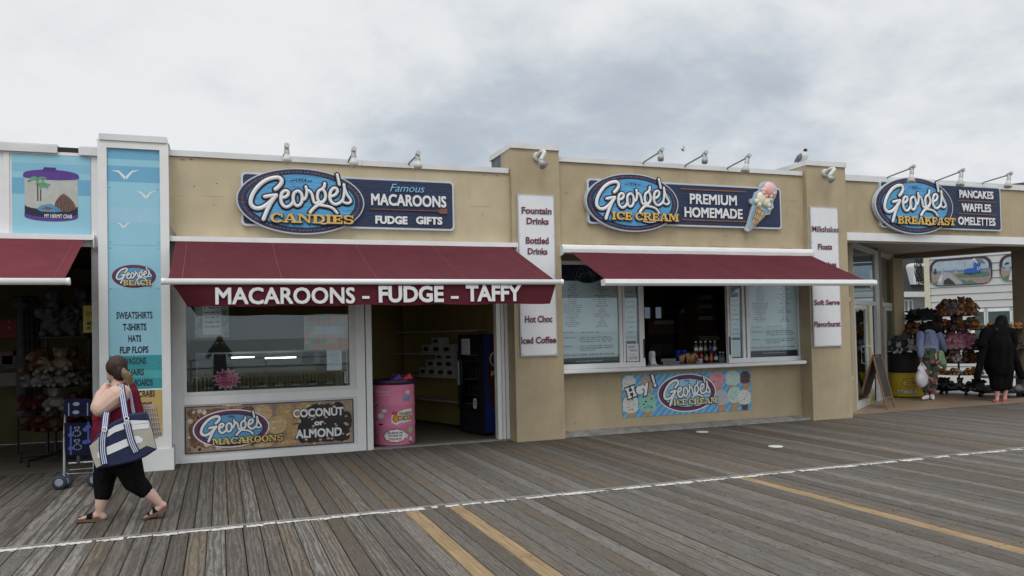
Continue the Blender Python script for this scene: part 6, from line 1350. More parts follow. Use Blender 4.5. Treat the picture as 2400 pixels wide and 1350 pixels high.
machine()

# ================================================================ PEOPLE
SKIN = mat('skin_pale', (.53, .355, .285), .55, .06, 9); SKIN2 = mat('skin_rosy', (.46, .25, .20), .55, .06, 9); SKIN3 = mat('skin_brown', (.14, .075, .05), .55, .06, 9)
HAIRB = mat('hair_brown', (.034, .021, .015), .5, .55, 40, .6, stretch=(1, 1, .2), spec=.25); HAIRK = mat('hair_black', (.007, .006, .006), .7, .4, 40, .8, spec=.1); HAIRL = mat('hair_light', (.17, .11, .065), .5, .4, 30, .5, stretch=(1, 1, .2))
TANK = mat('maroon_top', (.125, .010, .024), .85, .25, 7, .8, stretch=(2, 2, .8), spec=.1); LEGG = mat('black_cloth', (.006, .006, .007), .9, .4, 14, .5, spec=.08); SOLE = mat('sandal_sole', (.13, .07, .045), .7, .15)
YW = 8.2
def Wp(x, y, dy=0.0): return P(120+x/3.214, 820+y/3.214, YW+dy)
def ribbon(mb, pts, w_, nrm=(0, -1, 0), lift=0.0):
    n = Vector(nrm); prev = None
    for i, p in enumerate(pts):
        p = Vector(p); t = (Vector(pts[min(i+1, len(pts)-1)])-Vector(pts[max(i-1, 0)])).normalized(); s = t.cross(n).normalized()*w_; q = n*lift
        row = [mb.vert(p-s+q), mb.vert(p+s+q), mb.vert(p+s*.97+q-n*.004), mb.vert(p-s*.97+q-n*.004)]
        if prev:
            for k in range(4): mb.face((prev[k], prev[(k+1) % 4], row[(k+1) % 4], row[k]))
        else: mb.face(row)
        prev = row
    mb.face(prev[::-1])
def walker():
    base = G(120+480/3.214, 820+1275/3.214); t = thing('person', (base.x, YW, 0), 'woman in maroon tank top and black capris striding past with a striped tote', 'person')
    def pt(me, name, m_, par=None):
        me.transform(Matrix.Translation(-t.location)); return link(me, name, m_, par or t)
    c = []; W = Wp
    # head, neck, trunk, arms, lower legs: one skin
    hd = W(492, 140, 0)
    c += [(tuple(hd), (.076, .088, .108)), (tuple(hd+Vector((-.032, .03, -.035))), (.058, .066, .088)), (W(505, 205, .0), .055, W(515, 265, .01), .068)]
    c += [(tuple(hd+Vector((-.080, .045, -.025))), (.014, .014, .018)), (tuple(hd+Vector((-.040, -.070, -.025))), (.014, .012, .024)), (tuple(hd+Vector((-.062, .045, -.085))), (.03, .035, .03))]
    c += [(W(515, 280, .01), .085, W(505, 420, 0), .165), (W(505, 420, 0), .165, W(500, 580, 0), .175)]
    c += [(W(540, 318, -.12), .070, W(500, 340, -.16), .098), (W(500, 340, -.16), .098, W(370, 445, -.20), .074), (W(545, 330, -.10), .060, W(520, 440, -.10), .070), (W(365, 452, -.20), .064, W(352, 440, -.20), .060), (W(354, 435, -.20), .066, W(376, 340, -.15), .052), (W(376, 340, -.15), .052, W(396, 296, -.13), .032)]
    # near hand: palm and five fingers closing on the strap by the collar
    c += [(W(392, 292, -.12), .028, W(412, 272, -.11), .030), (W(404, 280, -.115), .028, W(420, 276, -.105), .024)]
    for k, (dx, dy, dz, ln) in enumerate(((0, -10, -.02, 26), (2, -4, -.006, 31), (3, 2, .008, 30), (2, 8, .02, 24))):
        a = W(418+dx, 268+dy, -.11+dz); b = W(418+dx+ln*.55, 262+dy-2, -.115+dz); e_ = W(418+dx+ln, 266+dy+3, -.10+dz); c += [(a, .0095, b, .0088), (b, .0088, e_, .0075)]
    c += [(W(404, 290, -.10), .011, W(420, 298, -.11), .0095), (W(420, 298, -.11), .0095, W(432, 292, -.11), .008)]
    # far arm hangs on the far side
    c += [(W(500, 290, .17), .075, W(440, 430, .20), .06), (W(440, 430, .20), .058, W(400, 560, .16), .045), (W(400, 560, .16), .036, W(390, 600, .15), .036)]
    # legs
    c += [(W(445, 800, .07), .125, W(400, 960, .07), .09), (W(400, 960, .07), .09, W(392, 1090, .065), .068), (W(392, 1090, .065), .066, W(372, 1170, .06), .052), (W(372, 1170, .06), .05, W(365, 1225, .06), .037)]
    c += [(W(370, 1232, .06), .036, W(392, 1256, .06), .032), (W(365, 1235, .06), .034, W(300, 1258, .06), .028), (W(300, 1260, .06), .028, W(240, 1270, .06), .020)]
    for k in range(5): c += [(W(248, 1268, .025+.018*k), .012, W(208+7*k*.6, 1274, .02+.02*k), .010-.0006*k)]
    c += [(W(560, 800, -.07), .125, W(622, 985, -.08), .092), (W(622, 985, -.08), .09, W(705, 1055, -.08), .070), (W(705, 1055, -.08), .068, W(765, 1105, -.07), .054), (W(765, 1105, -.07), .052, W(815, 1155, -.06), .038)]
    c += [(W(820, 1160, -.06), .036, W(845, 1168, -.06), .032), (W(828, 1175, -.06), .034, W(765, 1232, -.06), .030), (W(765, 1234, -.06), .028, W(722, 1262, -.06), .018)]
    for k in range(5): c += [(W(730, 1254, -.095+.018*k), .012, W(700+6*k*.5, 1264, -.10+.02*k), .010-.0006*k)]
    pt(soup(c, .0075, 'body', 3), 'body', SKIN)
    # tank top, leggings
    c = [(W(560, 300, .03), .10, W(520, 430, 0), .178), (W(520, 430, 0), .180, W(505, 560, 0), .190), (W(505, 560, 0), .19, W(470, 640, 0), .20), (W(430, 420, .02), .11, W(420, 520, .02), .13), (W(590, 330, -.02), .085, W(590, 480, 0), .125), (W(600, 300, .05), .06, W(540, 270, .06), .045), (W(545, 268, -.10), .032, W(590, 330, -.08), .045)]
    pt(soup(c, .011, 'tank_top', 3), 'tank_top', TANK)
    c = [(W(500, 660, 0), .205, W(495, 770, 0), .21), (W(445, 800, .07), .135, W(400, 965, .07), .100), (W(400, 965, .07), .100, W(393, 1072, .066), .079), (W(393, 1072, .066), .079, W(391, 1085, .066), .079)]
    c += [(W(555, 800, -.07), .14, W(622, 985, -.08), .102), (W(622, 985, -.08), .10, W(692, 1046, -.08), .081), (W(692, 1046, -.08), .081, W(698, 1052, -.08), .080)]
    pt(soup(c, .010, 'leggings', 3), 'leggings', LEGG)
    # hair with a light ponytail
    c = [(tuple(hd+Vector((.008, -.008, .028))), (.090, .100, .098)), (tuple(hd+Vector((.030, -.02, -.025))), (.070, .092, .098)), (tuple(hd+Vector((-.020, -.050, .016))), (.068, .050, .082)), (W(545, 130, -.03), .035, W(538, 120, -.03), .03)]
    pt(soup(c, .009, 'hair', 3), 'hair', HAIRB)
    c = [(W(528, 138, -.07), .024, W(562, 190, -.09), .038), (W(562, 190, -.09), .038, W(596, 272, -.08), .012), (W(560, 180, -.10), .03, W(572, 262, -.10), .010), (W(585, 190, -.08), .03, W(612, 250, -.07), .009), (W(570, 200, -.11), .02, W(588, 272, -.10), .006)]
    pt(soup(c, .009, 'ponytail', 2), 'ponytail', HAIRL)
    for sx in (.0,): 
        for dy_ in (.012, .075):
            m = MB(); m.smooth = True; m.ball(hd+Vector((-.074+(dy_-.04)*.1, dy_, .005)), .009); q = part(m, 'eye', mat('eye', (.06, .05, .04), .2), t)
    m = MB(); m.smooth = True; m.tube([hd+Vector((-.074, .03, -.062)), hd+Vector((-.078, .05, -.06)), hd+Vector((-.07, .068, -.062))], [.003, .006, .003], 6); part(m, 'mouth', mat('lip', (.30, .12, .10), .5), t)
    # sandals
    m = MB()
    def sole(m, heel, toe, w0, thick):
        h, q = Vector(heel), Vector(toe); d = (q-h); n = 12; up_ = Vector((0, -1, 0)).cross(d.normalized()); up_ = up_ if up_.z > 0 else -up_; A = []
        for k in range(n+1):
            f = k/n; w_ = w0*(.72+.42*math.sin(math.pi*min(1, f*.75+.12))-.35*max(0, f-.8)); p = h+d*f; A.append([m.vert(p+Vector((0, s*w_, 0))+up_*u*thick) for s, u in ((-1, 0), (1, 0), (1, 1), (-1, 1))])
        for a_, b_ in zip(A, A[1:]):
            for k in range(4): m.face((a_[k], a_[(k+1) % 4], b_[(k+1) % 4], b_[k]))
        m.face(A[0][::-1]); m.face(A[-1])
    sole(m, W(412, 1282, .06), W(190, 1292, .06), .052, .022); part(m, 'sandal', SOLE, t)
    m = MB(); sole(m, W(875, 1202, -.06), W(695, 1278, -.06), .052, .022); part(m, 'sandal', SOLE, t)
    m = MB()
    def strap(a, b, top, ya, w_):
        p = [W(*a, ya-.055), W(*top, ya-.035), W(*top, ya+.035), W(*b, ya+.055)]; ribbon(m, smooth([tuple(q) for q in p], 4), w_, (0, 0, 1))
    def cuff(x, y, ya, r_, w_, ang):
        c0 = W(x, y, ya); pts = [c0+Vector((r_*.2*math.cos(R(a))*0, r_*1.25*math.cos(R(a)), r_*math.sin(R(a)))) for a in range(-20, 201, 20)]
        k = [m.vert(p+Vector((s*w_*math.cos(ang), 0, s*w_*math.sin(ang)))) for p in pts for s in (-1, 1)]
        for i in range(len(pts)-1): m.face((k[2*i], k[2*i+1], k[2*i+3], k[2*i+2]))
    cuff(292, 1262, .06, .038, .026, R(20)); cuff(222, 1276, .06, .022, .018, 0); cuff(785, 1222, -.06, .040, .028, R(-38)); cuff(735, 1250, -.06, .032, .012, R(-38)); part(m, 'sandal_strap', LEGG, t)
    return t
walker()
def tote():
    yf, yb_ = -.36, -.17; f = lambda x, y, l=0.0: tuple(Wp(x, y, yf-l)); M_N = mat('tote_navy', (.011, .017, .060), .75, .2, 7, .6); M_W = mat('tote_white', (.62, .63, .65), .75, .05, 12, .2); M_B = mat('tote_beige', (.36, .34, .29), .7, .12, 10, .2)
    c = Wp(540, 700, (yf+yb_)/2); t = thing('tote_bag', (c.x, c.y, Wp(540, 900, yf).z), 'large navy and white striped tote bag hanging from the striding woman\'s shoulder', 'bag')
    out = [(285, 725), (350, 640), (400, 585), (490, 530), (600, 480), (722, 466), (748, 545), (772, 640), (797, 748), (720, 800), (640, 838), (500, 872), (338, 895), (310, 820)]
    m = MB(); n = len(out); ctr = (540, 690)
    def ring(k, dy): return [m.vert(Wp(ctr[0]+(x-ctr[0])*k, ctr[1]+(y-ctr[1])*k, dy)) for x, y in out]
    m.smooth = True; rs = [ring(.93, yf+.0), ring(1.0, yf+.03), ring(1.0, yb_-.03), ring(.93, yb_)]
    for A, B in zip(rs, rs[1:]):
        for k in range(n): m.face((A[k], B[k], B[(k+1) % n], A[(k+1) % n]))
    m.smooth = False; m.face(rs[0]); m.face(rs[-1][::-1]); part(m, 'body', M_N, t)
    m = MB()
    sub = lambda pts: [(540+(x-540)*.97, 690+(y-690)*.97) for x, y in pts]
    def pl(pts, l, k): m.mi = k; m.poly([Wp(x, y, yf-l) for x, y in pts])
    pl([(288, 724), (348, 672), (378, 690), (384, 866), (340, 888), (312, 815)], .003, 1)
    pl([(590, 560), (742, 545), (768, 640), (792, 744), (718, 722), (648, 762), (600, 700)], .003, 1)
    pl([(350, 668), (400, 622), (480, 572), (600, 530), (732, 532), (740, 546), (600, 566), (560, 592), (478, 622), (380, 684)], .006, 0)
    pl([(345, 775), (372, 752), (480, 705), (570, 668), (655, 645), (690, 668), (686, 696), (600, 715), (480, 768), (378, 812), (352, 818)], .006, 0)
    pl([(608, 566), (735, 552), (738, 590), (612, 604)], .007, 0)
    part(m, 'stripe', [M_W, M_B], t)
    for pts, nm in (([(404, 858), (388, 760), (390, 660), (402, 590), (412, 500), (418, 470)], 0), ([(640, 770), (604, 690), (572, 560), (548, 420), (530, 300), (524, 256)], 1), ([(622, 476), (608, 400), (594, 320), (570, 262)], 2)):
        m = MB(); d3 = []
        for i, (x, y) in enumerate(smooth(pts, 5)):
            f_ = min(1, max(0, (560-y)/300)) if nm else min(1, max(0, (600-y)/160)); d3.append(Wp(x, y, (yf-.012) if nm < 2 and f_ == 0 else ((yf-.012)*(1-f_)+(-.20 if nm else -.24)*f_ if nm < 2 else -.16+.06*f_)))
        w_ = .030 if nm < 2 else .018; m.mi = 0; ribbon(m, d3, w_)
        m.mi = 1
        for o_ in (-.5, 0, .5):
            q = []
            for i, p in enumerate(d3):
                tt = (d3[min(i+1, len(d3)-1)]-d3[max(i-1, 0)]).normalized(); q.append(p+tt.cross(Vector((0, -1, 0))).normalized()*w_*o_)
            ribbon(m, q, w_*.13, lift=.005)
        part(m, 'strap', [M_N, mat('strap_pale', (.50, .54, .68), .7)], t)
    m = MB()
    for x, y in ((402, 598), (567, 517)): c_ = Wp(x, y, yf-.022); m.lathe([(.022, 0), (.022, -.006), (.013, -.006), (.013, 0)], 16, c_, 'y', cap=False)
    part(m, 'grommet', M_SWHITE, t)
    # plaid cloth bag carried on her far side
    a = [(668, 425), (700, 415), (768, 408), (800, 520), (838, 640), (790, 672), (735, 650), (690, 520)]
    m = MB(); n = len(a); fr_, bk = [Wp(x, y, .10) for x, y in a], [Wp(x, y, .22) for x, y in a]
    i0 = [m.vert(p) for p in fr_]; i1 = [m.vert(p) for p in bk]; m.face(i0); m.face(i1[::-1])
    for k in range(n): m.face((i0[k], i1[k], i1[(k+1) % n], i0[(k+1) % n]))
    m.mi = 1
    for k in range(7): x = 690+k*17; ribbon(m, [Wp(x, 424+k*.5, .097), Wp(x+14, 520, .097), Wp(x+34, 640+k*1.5, .097)], .003)
    m.mi = 2
    for k in range(6): y = 445+k*36; ribbon(m, [Wp(682+k*9, y, .0955), Wp(782+k*10, y-8, .0955)], .004)
    flat(m, 'plaid_bag', [mat('plaid_base', (.40, .34, .32), .85, .12, 14), mat('plaid_dark', (.17, .11, .10), .85), mat('plaid_pale', (.46, .42, .40), .85)], 'brown and cream plaid cloth bag on the far side of the striding woman', 'bag')
tote()

QX = lambda x, y: (2090+x/5, 690+y/5)
def hoodie_girl():
    Y = 13.05; V = lambda x, y, dy=0.0: P(*QX(x, y), Y+dy); b = V(430, 1235)
    t = thing('person', (b.x, Y, 0), 'person in pale blue hoodie and flowered trousers bending over the plush racks', 'person')
    def pt(me, name, m_): me.transform(Matrix.Translation(-t.location)); return link(me, name, m_, t)
    c = [(V(445, 390, .30), .11, V(450, 380, .34), .11), (V(445, 430, .24), .055, V(445, 520, .12), .10), (V(440, 520, .10), .13, V(440, 690, 0), .15), (V(410, 720), .12, V(405, 960), .085), (V(405, 960), .082, V(405, 1170), .048), (V(475, 720), .12, V(478, 960), .085), (V(478, 960), .082, V(480, 1170), .048)]
    c += [(V(328, 500, .06), .045, V(322, 620, .02), .045), (V(322, 620, .02), .053, V(338, 745, -.02), .038), (V(340, 750, -.02), .032, V(343, 790, -.02), .030), (V(565, 500, .08), .055, V(605, 600, .10), .05), (V(605, 600, .1), .05, V(590, 560, .32), .036)]
    for k in range(4): c += [(V(333+k*6, 785, -.03+.012*k), .010, V(334+k*5, 818, -.03+.012*k), .008)]
    c += [(V(352, 775, -.04), .010, V(358, 800, -.045), .008)]
    pt(soup(c, .011, 'body', 3), 'body', SKIN3)
    c = [(V(440, 445, .16), .12, V(440, 560, .08), .185), (V(440, 560, .08), .19, V(435, 690, 0), .195), (V(335, 470, .08), .085, V(325, 610, .02), .075), (V(325, 610, .02), .072, V(338, 720, -.01), .058), (V(545, 470, .10), .085, V(600, 600, .10), .072), (V(600, 610, .10), .068, V(615, 650, .14), .06), (V(445, 430, .10), .10, V(445, 445, .08), .10), (V(400, 430, .06), .05, V(490, 430, .06), .05)]
    pt(soup(c, .014, 'hoodie', 3), 'hoodie', mat('hoodie_blue', (.185, .22, .345), .9, .22, 7, .9, stretch=(2, 2, .8), spec=.1))
    c = [(V(435, 690, 0), .20, V(435, 760, 0), .195), (V(405, 760), .135, V(400, 960), .105), (V(400, 960), .105, V(403, 1120), .078), (V(475, 760), .135, V(480, 960), .105), (V(480, 960), .105, V(480, 1120), .078)]
    tm = bpy.data.materials.new('flower_trousers'); tm.use_nodes = True; N = tm.node_tree.nodes; L = tm.node_tree.links; b_ = N['Principled BSDF']; b_.inputs['Roughness'].default_value = .85
    tc = N.new('ShaderNodeTexCoord'); vo = N.new('ShaderNodeTexVoronoi'); vo.inputs['Scale'].default_value = 15; L.new(tc.outputs['Object'], vo.inputs['Vector']); sx = N.new('ShaderNodeSeparateColor'); L.new(vo.outputs['Color'], sx.inputs[0])
    rp = N.new('ShaderNodeValToRGB'); rp.color_ramp.interpolation = 'CONSTANT'; L.new(sx.outputs[0], rp.inputs[0]); e_ = rp.color_ramp.elements; e_[0].color = (.03, .06, .03, 1); e_[1].position = .38; e_[1].color = (.015, .018, .015, 1)
    for p_, c_ in ((.62, (.06, .10, .05, 1)), (.78, (.42, .06, .10, 1)), (.93, (.40, .25, .22, 1))): q = e_.new(p_); q.color = c_
    L.new(rp.outputs[0], b_.inputs['Base Color']); pt(soup(c, .013, 'trousers', 3), 'trousers', tm)
    c = [(V(450, 392, .12), (.16, .15, .13)), (V(375, 400, .12), (.10, .1, .12)), (V(525, 405, .12), (.11, .1, .13)), (V(450, 362, .14), (.13, .12, .10))]; c = [(tuple(a), r_) for a, r_ in c]
    pt(soup(c, .02, 'hair', 0), 'hair', HAIRK)
    for x0, x1 in ((345, 445), (455, 508)):
        c = [(V(x1-35, 1205, -.02), .048, V(x0+25, 1218, -.10), .038), (V(x1-35, 1190, 0), .05, V(x1-30, 1215, .02), .045)]; o = pt(soup(c, .012, 'shoe', 2), 'shoe', mat('shoe_white', (.55, .54, .54), .6, .1))
        m = MB(); p = V(x1-30, 1200, -.055); m.box(p.x-.03, p.x-.015, p.y-.02, p.y, p.z-.03, p.z+.02); part(m, 'stripe', mat('shoe_red', (.55, .05, .07), .6), o)
    # carried: plastic bag and green purse
    me = soup([(tuple(V(350, 990, -.12)), (.155, .10, .19)), (V(345, 930, -.12), .10, V(350, 860, -.10), .05), (V(315, 870, -.11), .03, V(345, 805, -.06), .014), (V(395, 870, -.11), .03, V(355, 805, -.06), .014)], .016, 'carrier_bag', 2)
    ct = V(350, 1070, -.12); me.transform(Matrix.Translation(-ct)); o = link(me, 'carrier_bag', mat('bag_plastic', (.50, .50, .55), .35, .18, 9, .6), None, ct); tag(o, 'bulging white plastic carrier bag held by the person in the blue hoodie', 'bag')
    me = soup([(V(570, 690, -.02), .07, V(590, 800, -.02), .085), (V(545, 720, -.02), .06, V(545, 770, -.02), .07), (V(600, 780, .03), .07, V(620, 850, .05), .05)], .014, 'shoulder_bag', 2); ct = V(580, 840); me.transform(Matrix.Translation(-ct)); o = link(me, 'shoulder_bag', mat('purse_green', (.20, .34, .18), .5, .1), None, ct); tag(o, 'pale green shoulder bag at the hip of the person in the blue hoodie', 'bag')
    m = MB(); pts = [tuple(P(*QX(x, y), Y+dy)) for x, y, dy in ((390, 440, -.06), (430, 500, -.11), (480, 570, -.14), (540, 640, -.12), (560, 680, -.09))]; ribbon(m, [Vector(p)-o.location for p in smooth(pts, 4)], .009); m.local = True; s_ = m.build('strap', mat('strap_grey', (.12, .13, .17), .8), o)
hoodie_girl()
def dress_woman():
    Y = 12.05; V = lambda x, y, dy=0.0: P(*QX(x, y), Y+dy); b = V(1270, 1260)
    t = thing('person', (b.x, Y, 0), 'person in long loose black dress seen from behind, beside the right column', 'person')
    def pt(me, name, m_): me.transform(Matrix.Translation(-t.location)); return link(me, name, m_, t)
    c = [(tuple(V(1285, 330, .05)), (.085, .10, .11)), (V(1280, 380, .02), .06, V(1265, 430, 0), .08), (V(1260, 460), .17, V(1250, 700), .20), (V(1250, 700), .20, V(1260, 900), .19), (V(1225, 940), .10, V(1232, 1090), .066), (V(1232, 1090), .064, V(1235, 1210), .042), (V(1325, 940), .10, V(1330, 1090), .066), (V(1330, 1090), .066, V(1322, 1220), .042)]
    c += [(V(1110, 460), .075, V(1050, 590, .03), .055), (V(1050, 590, .03), .052, V(1075, 540, .26), .035), (V(1075, 540, .26), .03, V(1085, 530, .32), .028), (V(1400, 460), .075, V(1425, 570, .03), .055), (V(1425, 570, .03), .052, V(1400, 520, .26), .035), (V(1400, 520, .26), .03, V(1395, 510, .32), .028)]
    for sx, x in ((1, 1085), (-1, 1395)):
        for k in range(4): c += [(V(x-8+k*6, 530, .33), .010, V(x-8+k*6, 522, .39), .008)]
        c += [(V(x+14*sx, 536, .31), .010, V(x+18*sx, 528, .35), .008)]
    c += [(V(1235, 1225, 0), .04, V(1225, 1250, -.06), .03), (V(1322, 1230, 0), .04, V(1325, 1252, -.06), .03)]
    pt(soup(c, .012, 'body', 3), 'body', SKIN2)
    c = [(V(1180, 430), .14, V(1320, 430), .14), (V(1250, 440), .20, V(1240, 600), .29), (V(1240, 600), .29, V(1250, 850), .27), (V(1225, 850), .17, V(1232, 1070), .13), (V(1330, 850), .17, V(1335, 1060), .13), (V(1280, 900), .18, V(1280, 1070), .13), (V(1115, 450), .125, V(1050, 585, .02), .10), (V(1390, 450), .125, V(1415, 570, .02), .105), (V(1050, 590, .02), .08, V(1080, 545, .2), .06), (V(1425, 575, .02), .08, V(1400, 530, .2), .06)]
    c += [(V(1080, 600, .02), .08, V(1040, 800, .02), .07), (V(1040, 800, .02), .07, V(1000, 970, .03), .07), (V(1400, 600, .02), .09, V(1440, 760, .02), .08), (V(1440, 760, .02), .09, V(1520, 960, -.02), .075)]
    pt(soup(c, .016, 'dress', 8), 'dress', mat('dress_black', (.0055, .0055, .0065), .92, .45, 5, 1.0, stretch=(3, 3, .5), spec=.06))
    c = [(tuple(V(1285, 325, .02)), (.125, .12, .135)), (tuple(V(1250, 370, -.02)), (.09, .1, .11)), (tuple(V(1320, 400, -.02)), (.10, .1, .13)), (tuple(V(1330, 470, -.10)), (.09, .06, .12)), (tuple(V(1290, 280, .03)), (.10, .1, .07))]
    pt(soup(c, .022, 'hair', 0), 'hair', HAIRK)
    m = MB(); pts = [tuple(V(x, y, dy)) for x, y, dy in ((1180, 375, .02), (1215, 385, -.08), (1240, 420, -.17))]; ribbon(m, smooth(pts, 4), .008); part(m, 'collar', mat('collar_pale', (.30, .29, .28), .8), t)
    for x, y in ((1215, 1250), (1325, 1250)): pt(soup([(V(x+15, y-10, .03), .046, V(x-15, y+2, -.09), .036)], .012, 'shoe', 2), 'shoe', mat('shoe_coral', (.30, .05, .055), .6))
dress_woman()
def photographer():
    t = thing('person', (0, -.42, 0), 'person in dark jacket taking the photograph, mirrored in the candy window', 'person')
    c = [((0, -.40, 1.62), (.078, .095, .115)), ((0, -.42, 1.50), .055, (0, -.44, 1.42), .07), ((-.10, -.42, .92), .09, (-.11, -.40, .48), .065), ((-.11, -.40, .48), .06, (-.12, -.42, .09), .042), ((-.12, -.42, .07), .04, (-.14, -.25, .04), .035), ((.10, -.42, .92), .09, (.11, -.40, .48), .065), ((.11, -.40, .48), .06, (.12, -.42, .09), .042), ((.12, -.42, .07), .04, (.14, -.25, .04), .035), ((0, -.44, 1.35), .15, (0, -.42, 1.0), .15), ((0, -.29, 1.60), .018, (0, -.29, 1.61), .015)]
    for s in (-1, 1):
        c += [((s*.19, -.43, 1.38), .065, (s*.30, -.30, 1.18), .05), ((s*.30, -.30, 1.18), .047, (s*.14, -.13, 1.50), .035), ((s*.13, -.12, 1.53), .033, (s*.10, -.09, 1.60), .032)]
        for k in range(4): c += [((s*.10, -.07, 1.58+.018*k), .010, (s*.07, -.045, 1.585+.018*k), .009)]
        c += [((s*.105, -.09, 1.57), .011, (s*.08, -.05, 1.56), .009)]
    me = soup(c, .012, 'body', 3); me.transform(Matrix.Translation(-t.location)); link(me, 'body', SKIN, t)
    c = [((0, -.44, 1.40), .155, (0, -.43, 1.0), .185), ((0, -.43, 1.0), .185, (0, -.43, .92), .18)]
    for s in (-1, 1): c += [((s*.18, -.43, 1.39), .08, (s*.30, -.30, 1.18), .068), ((s*.30, -.30, 1.18), .065, (s*.16, -.15, 1.46), .05)]
    me = soup(c, .015, 'jacket', 3); me.transform(Matrix.Translation(-t.location)); link(me, 'jacket', mat('jacket_dark', (.025, .05, .11), .8, .2), t)
    c = [((0, -.42, .93), .17, (0, -.42, .88), .17)]
    for s in (-1, 1): c += [((s*.09, -.42, .9), .10, (s*.11, -.40, .48), .08), ((s*.11, -.40, .48), .078, (s*.12, -.42, .12), .065)]
    me = soup(c, .015, 'trousers', 3); me.transform(Matrix.Translation(-t.location)); link(me, 'trousers', mat('trouser_blue', (.05, .07, .11), .85, .2), t)
    me = soup([((0, -.42, 1.68), (.085, .098, .075)), ((0, -.44, 1.64), (.083, .085, .09))], .012, 'hair', 2); me.transform(Matrix.Translation(-t.location)); link(me, 'hair', HAIRB, t)
    m = MB(); m.rbox(-.075, .075, -.045, -.036, 1.58, 1.655, .003); tag(flat(m, 'phone', M_BLACK, 'black phone held up by the photographer, mirrored in the candy window', 'phone'))
photographer()

# ================================================================ PLUSH RACKS
def plush_shapes():
    sh = {}
    sh['bear'] = soup([((0, 0, .07), (.075, .07, .085)), ((0, -.02, .185), (.068, .06, .062)), ((0, -.075, .170), (.03, .03, .026)), ((-.055, 0, .235), (.026, .018, .026)), ((.055, 0, .235), (.026, .018, .026)), ((-.06, -.03, .10), .03, (-.10, -.07, .07), .025), ((.06, -.03, .10), .03, (.10, -.07, .07), .025), ((-.045, -.04, .03), .035, (-.065, -.12, .028), .032), ((.045, -.04, .03), .035, (.065, -.12, .028), .032)], .014, 'plush', 1)
    sh['whale'] = soup([((-.03, 0, .08), (.17, .085, .08)), ((.08, 0, .08), .055, (.22, 0, .11), .022), ((.22, 0, .11), .022, (.27, .07, .12), .016), ((.22, 0, .11), .022, (.27, -.07, .12), .016), ((-.01, 0, .13), .035, (.035, 0, .18), .014), ((-.05, -.05, .05), .022, (-.02, -.13, .02), .012), ((-.05, .05, .05), .022, (-.02, .13, .02), .012)], .014, 'plush', 1)
    sh['elephant'] = soup([((0, 0, .09), (.09, .08, .09)), ((0, -.05, .20), (.07, .065, .065)), ((0, -.11, .19), .026, (.03, -.17, .13), .018), ((.03, -.17, .13), .018, (.08, -.19, .17), .013), ((-.09, -.02, .21), (.05, .016, .055)), ((.09, -.02, .21), (.05, .016, .055)), ((-.05, -.05, .03), .035, (-.06, -.12, .03), .034), ((.05, -.05, .03), .035, (.06, -.12, .03), .034)], .014, 'plush', 1)
    sh['pup'] = soup([((0, .02, .06), (.07, .10, .06)), ((0, -.09, .13), (.055, .055, .05)), ((0, -.145, .12), (.026, .03, .022)), ((-.055, -.08, .12), .016, (-.075, -.09, .07), .018), ((.055, -.08, .12), .016, (.075, -.09, .07), .018), ((-.045, -.07, .04), .026, (-.05, -.13, .02), .024), ((.045, -.07, .04), .026, (.05, -.13, .02), .024)], .014, 'plush', 1)
    return sh
PSH = plush_shapes(); PCACHE = {}
def plush(kind, colname, rgb, loc, rz, sc, label, group, tiltx=0.0):
    sc *= 1.08; k = (kind, colname)
    if k not in PCACHE:
        me = PCACHE[k] = shared(PSH[kind], 'plush_toy', mat('plush_'+colname, rgb, .95, .30, 30, .6, spec=.05)); s_ = max(rgb)
        me.materials.append(mat('plushlight_'+colname, tuple(min(.5, c*1.35+.10*s_+(.03 if 'dun' not in colname else .008)) for c in rgb), .95, .2, 30, .4, spec=.05)); me.materials.append(M_RACK)
        for p in me.polygons:
            c = p.center
            if kind == 'bear': p.material_index = 1 if (c.y < -.078 and .14 < c.z < .20) or (c.y < -.05 and .05 < c.z < .11 and abs(c.x) < .045) or (c.y < -.135) else 0
            elif kind == 'pup': p.material_index = 1 if c.y < -.135 or (c.y < -.12 and c.z < .05) else 0
            elif kind == 'whale': p.material_index = 1 if c.z < .045 and abs(c.y) < .07 else 0
            if kind in ('bear', 'pup', 'elephant'):
                ey = {'bear': (.026, -.055, .205), 'pup': (.024, -.135, .150), 'elephant': (.032, -.10, .222)}[kind]
                if (Vector((abs(c.x), c.y, c.z))-Vector(ey)).length < .014: p.material_index = 2
    o = bpy.data.objects.new('plush_toy', PCACHE[k]); COL.objects.link(o); o.location = loc; o.rotation_euler = (tiltx, 0, rz); o.scale = (sc, sc, sc)
    return tag(o, label, 'plush toy', group)
prg = random.Random(21)
M_RACK = mat('rack_black', (.012, .012, .013), .5, .2)
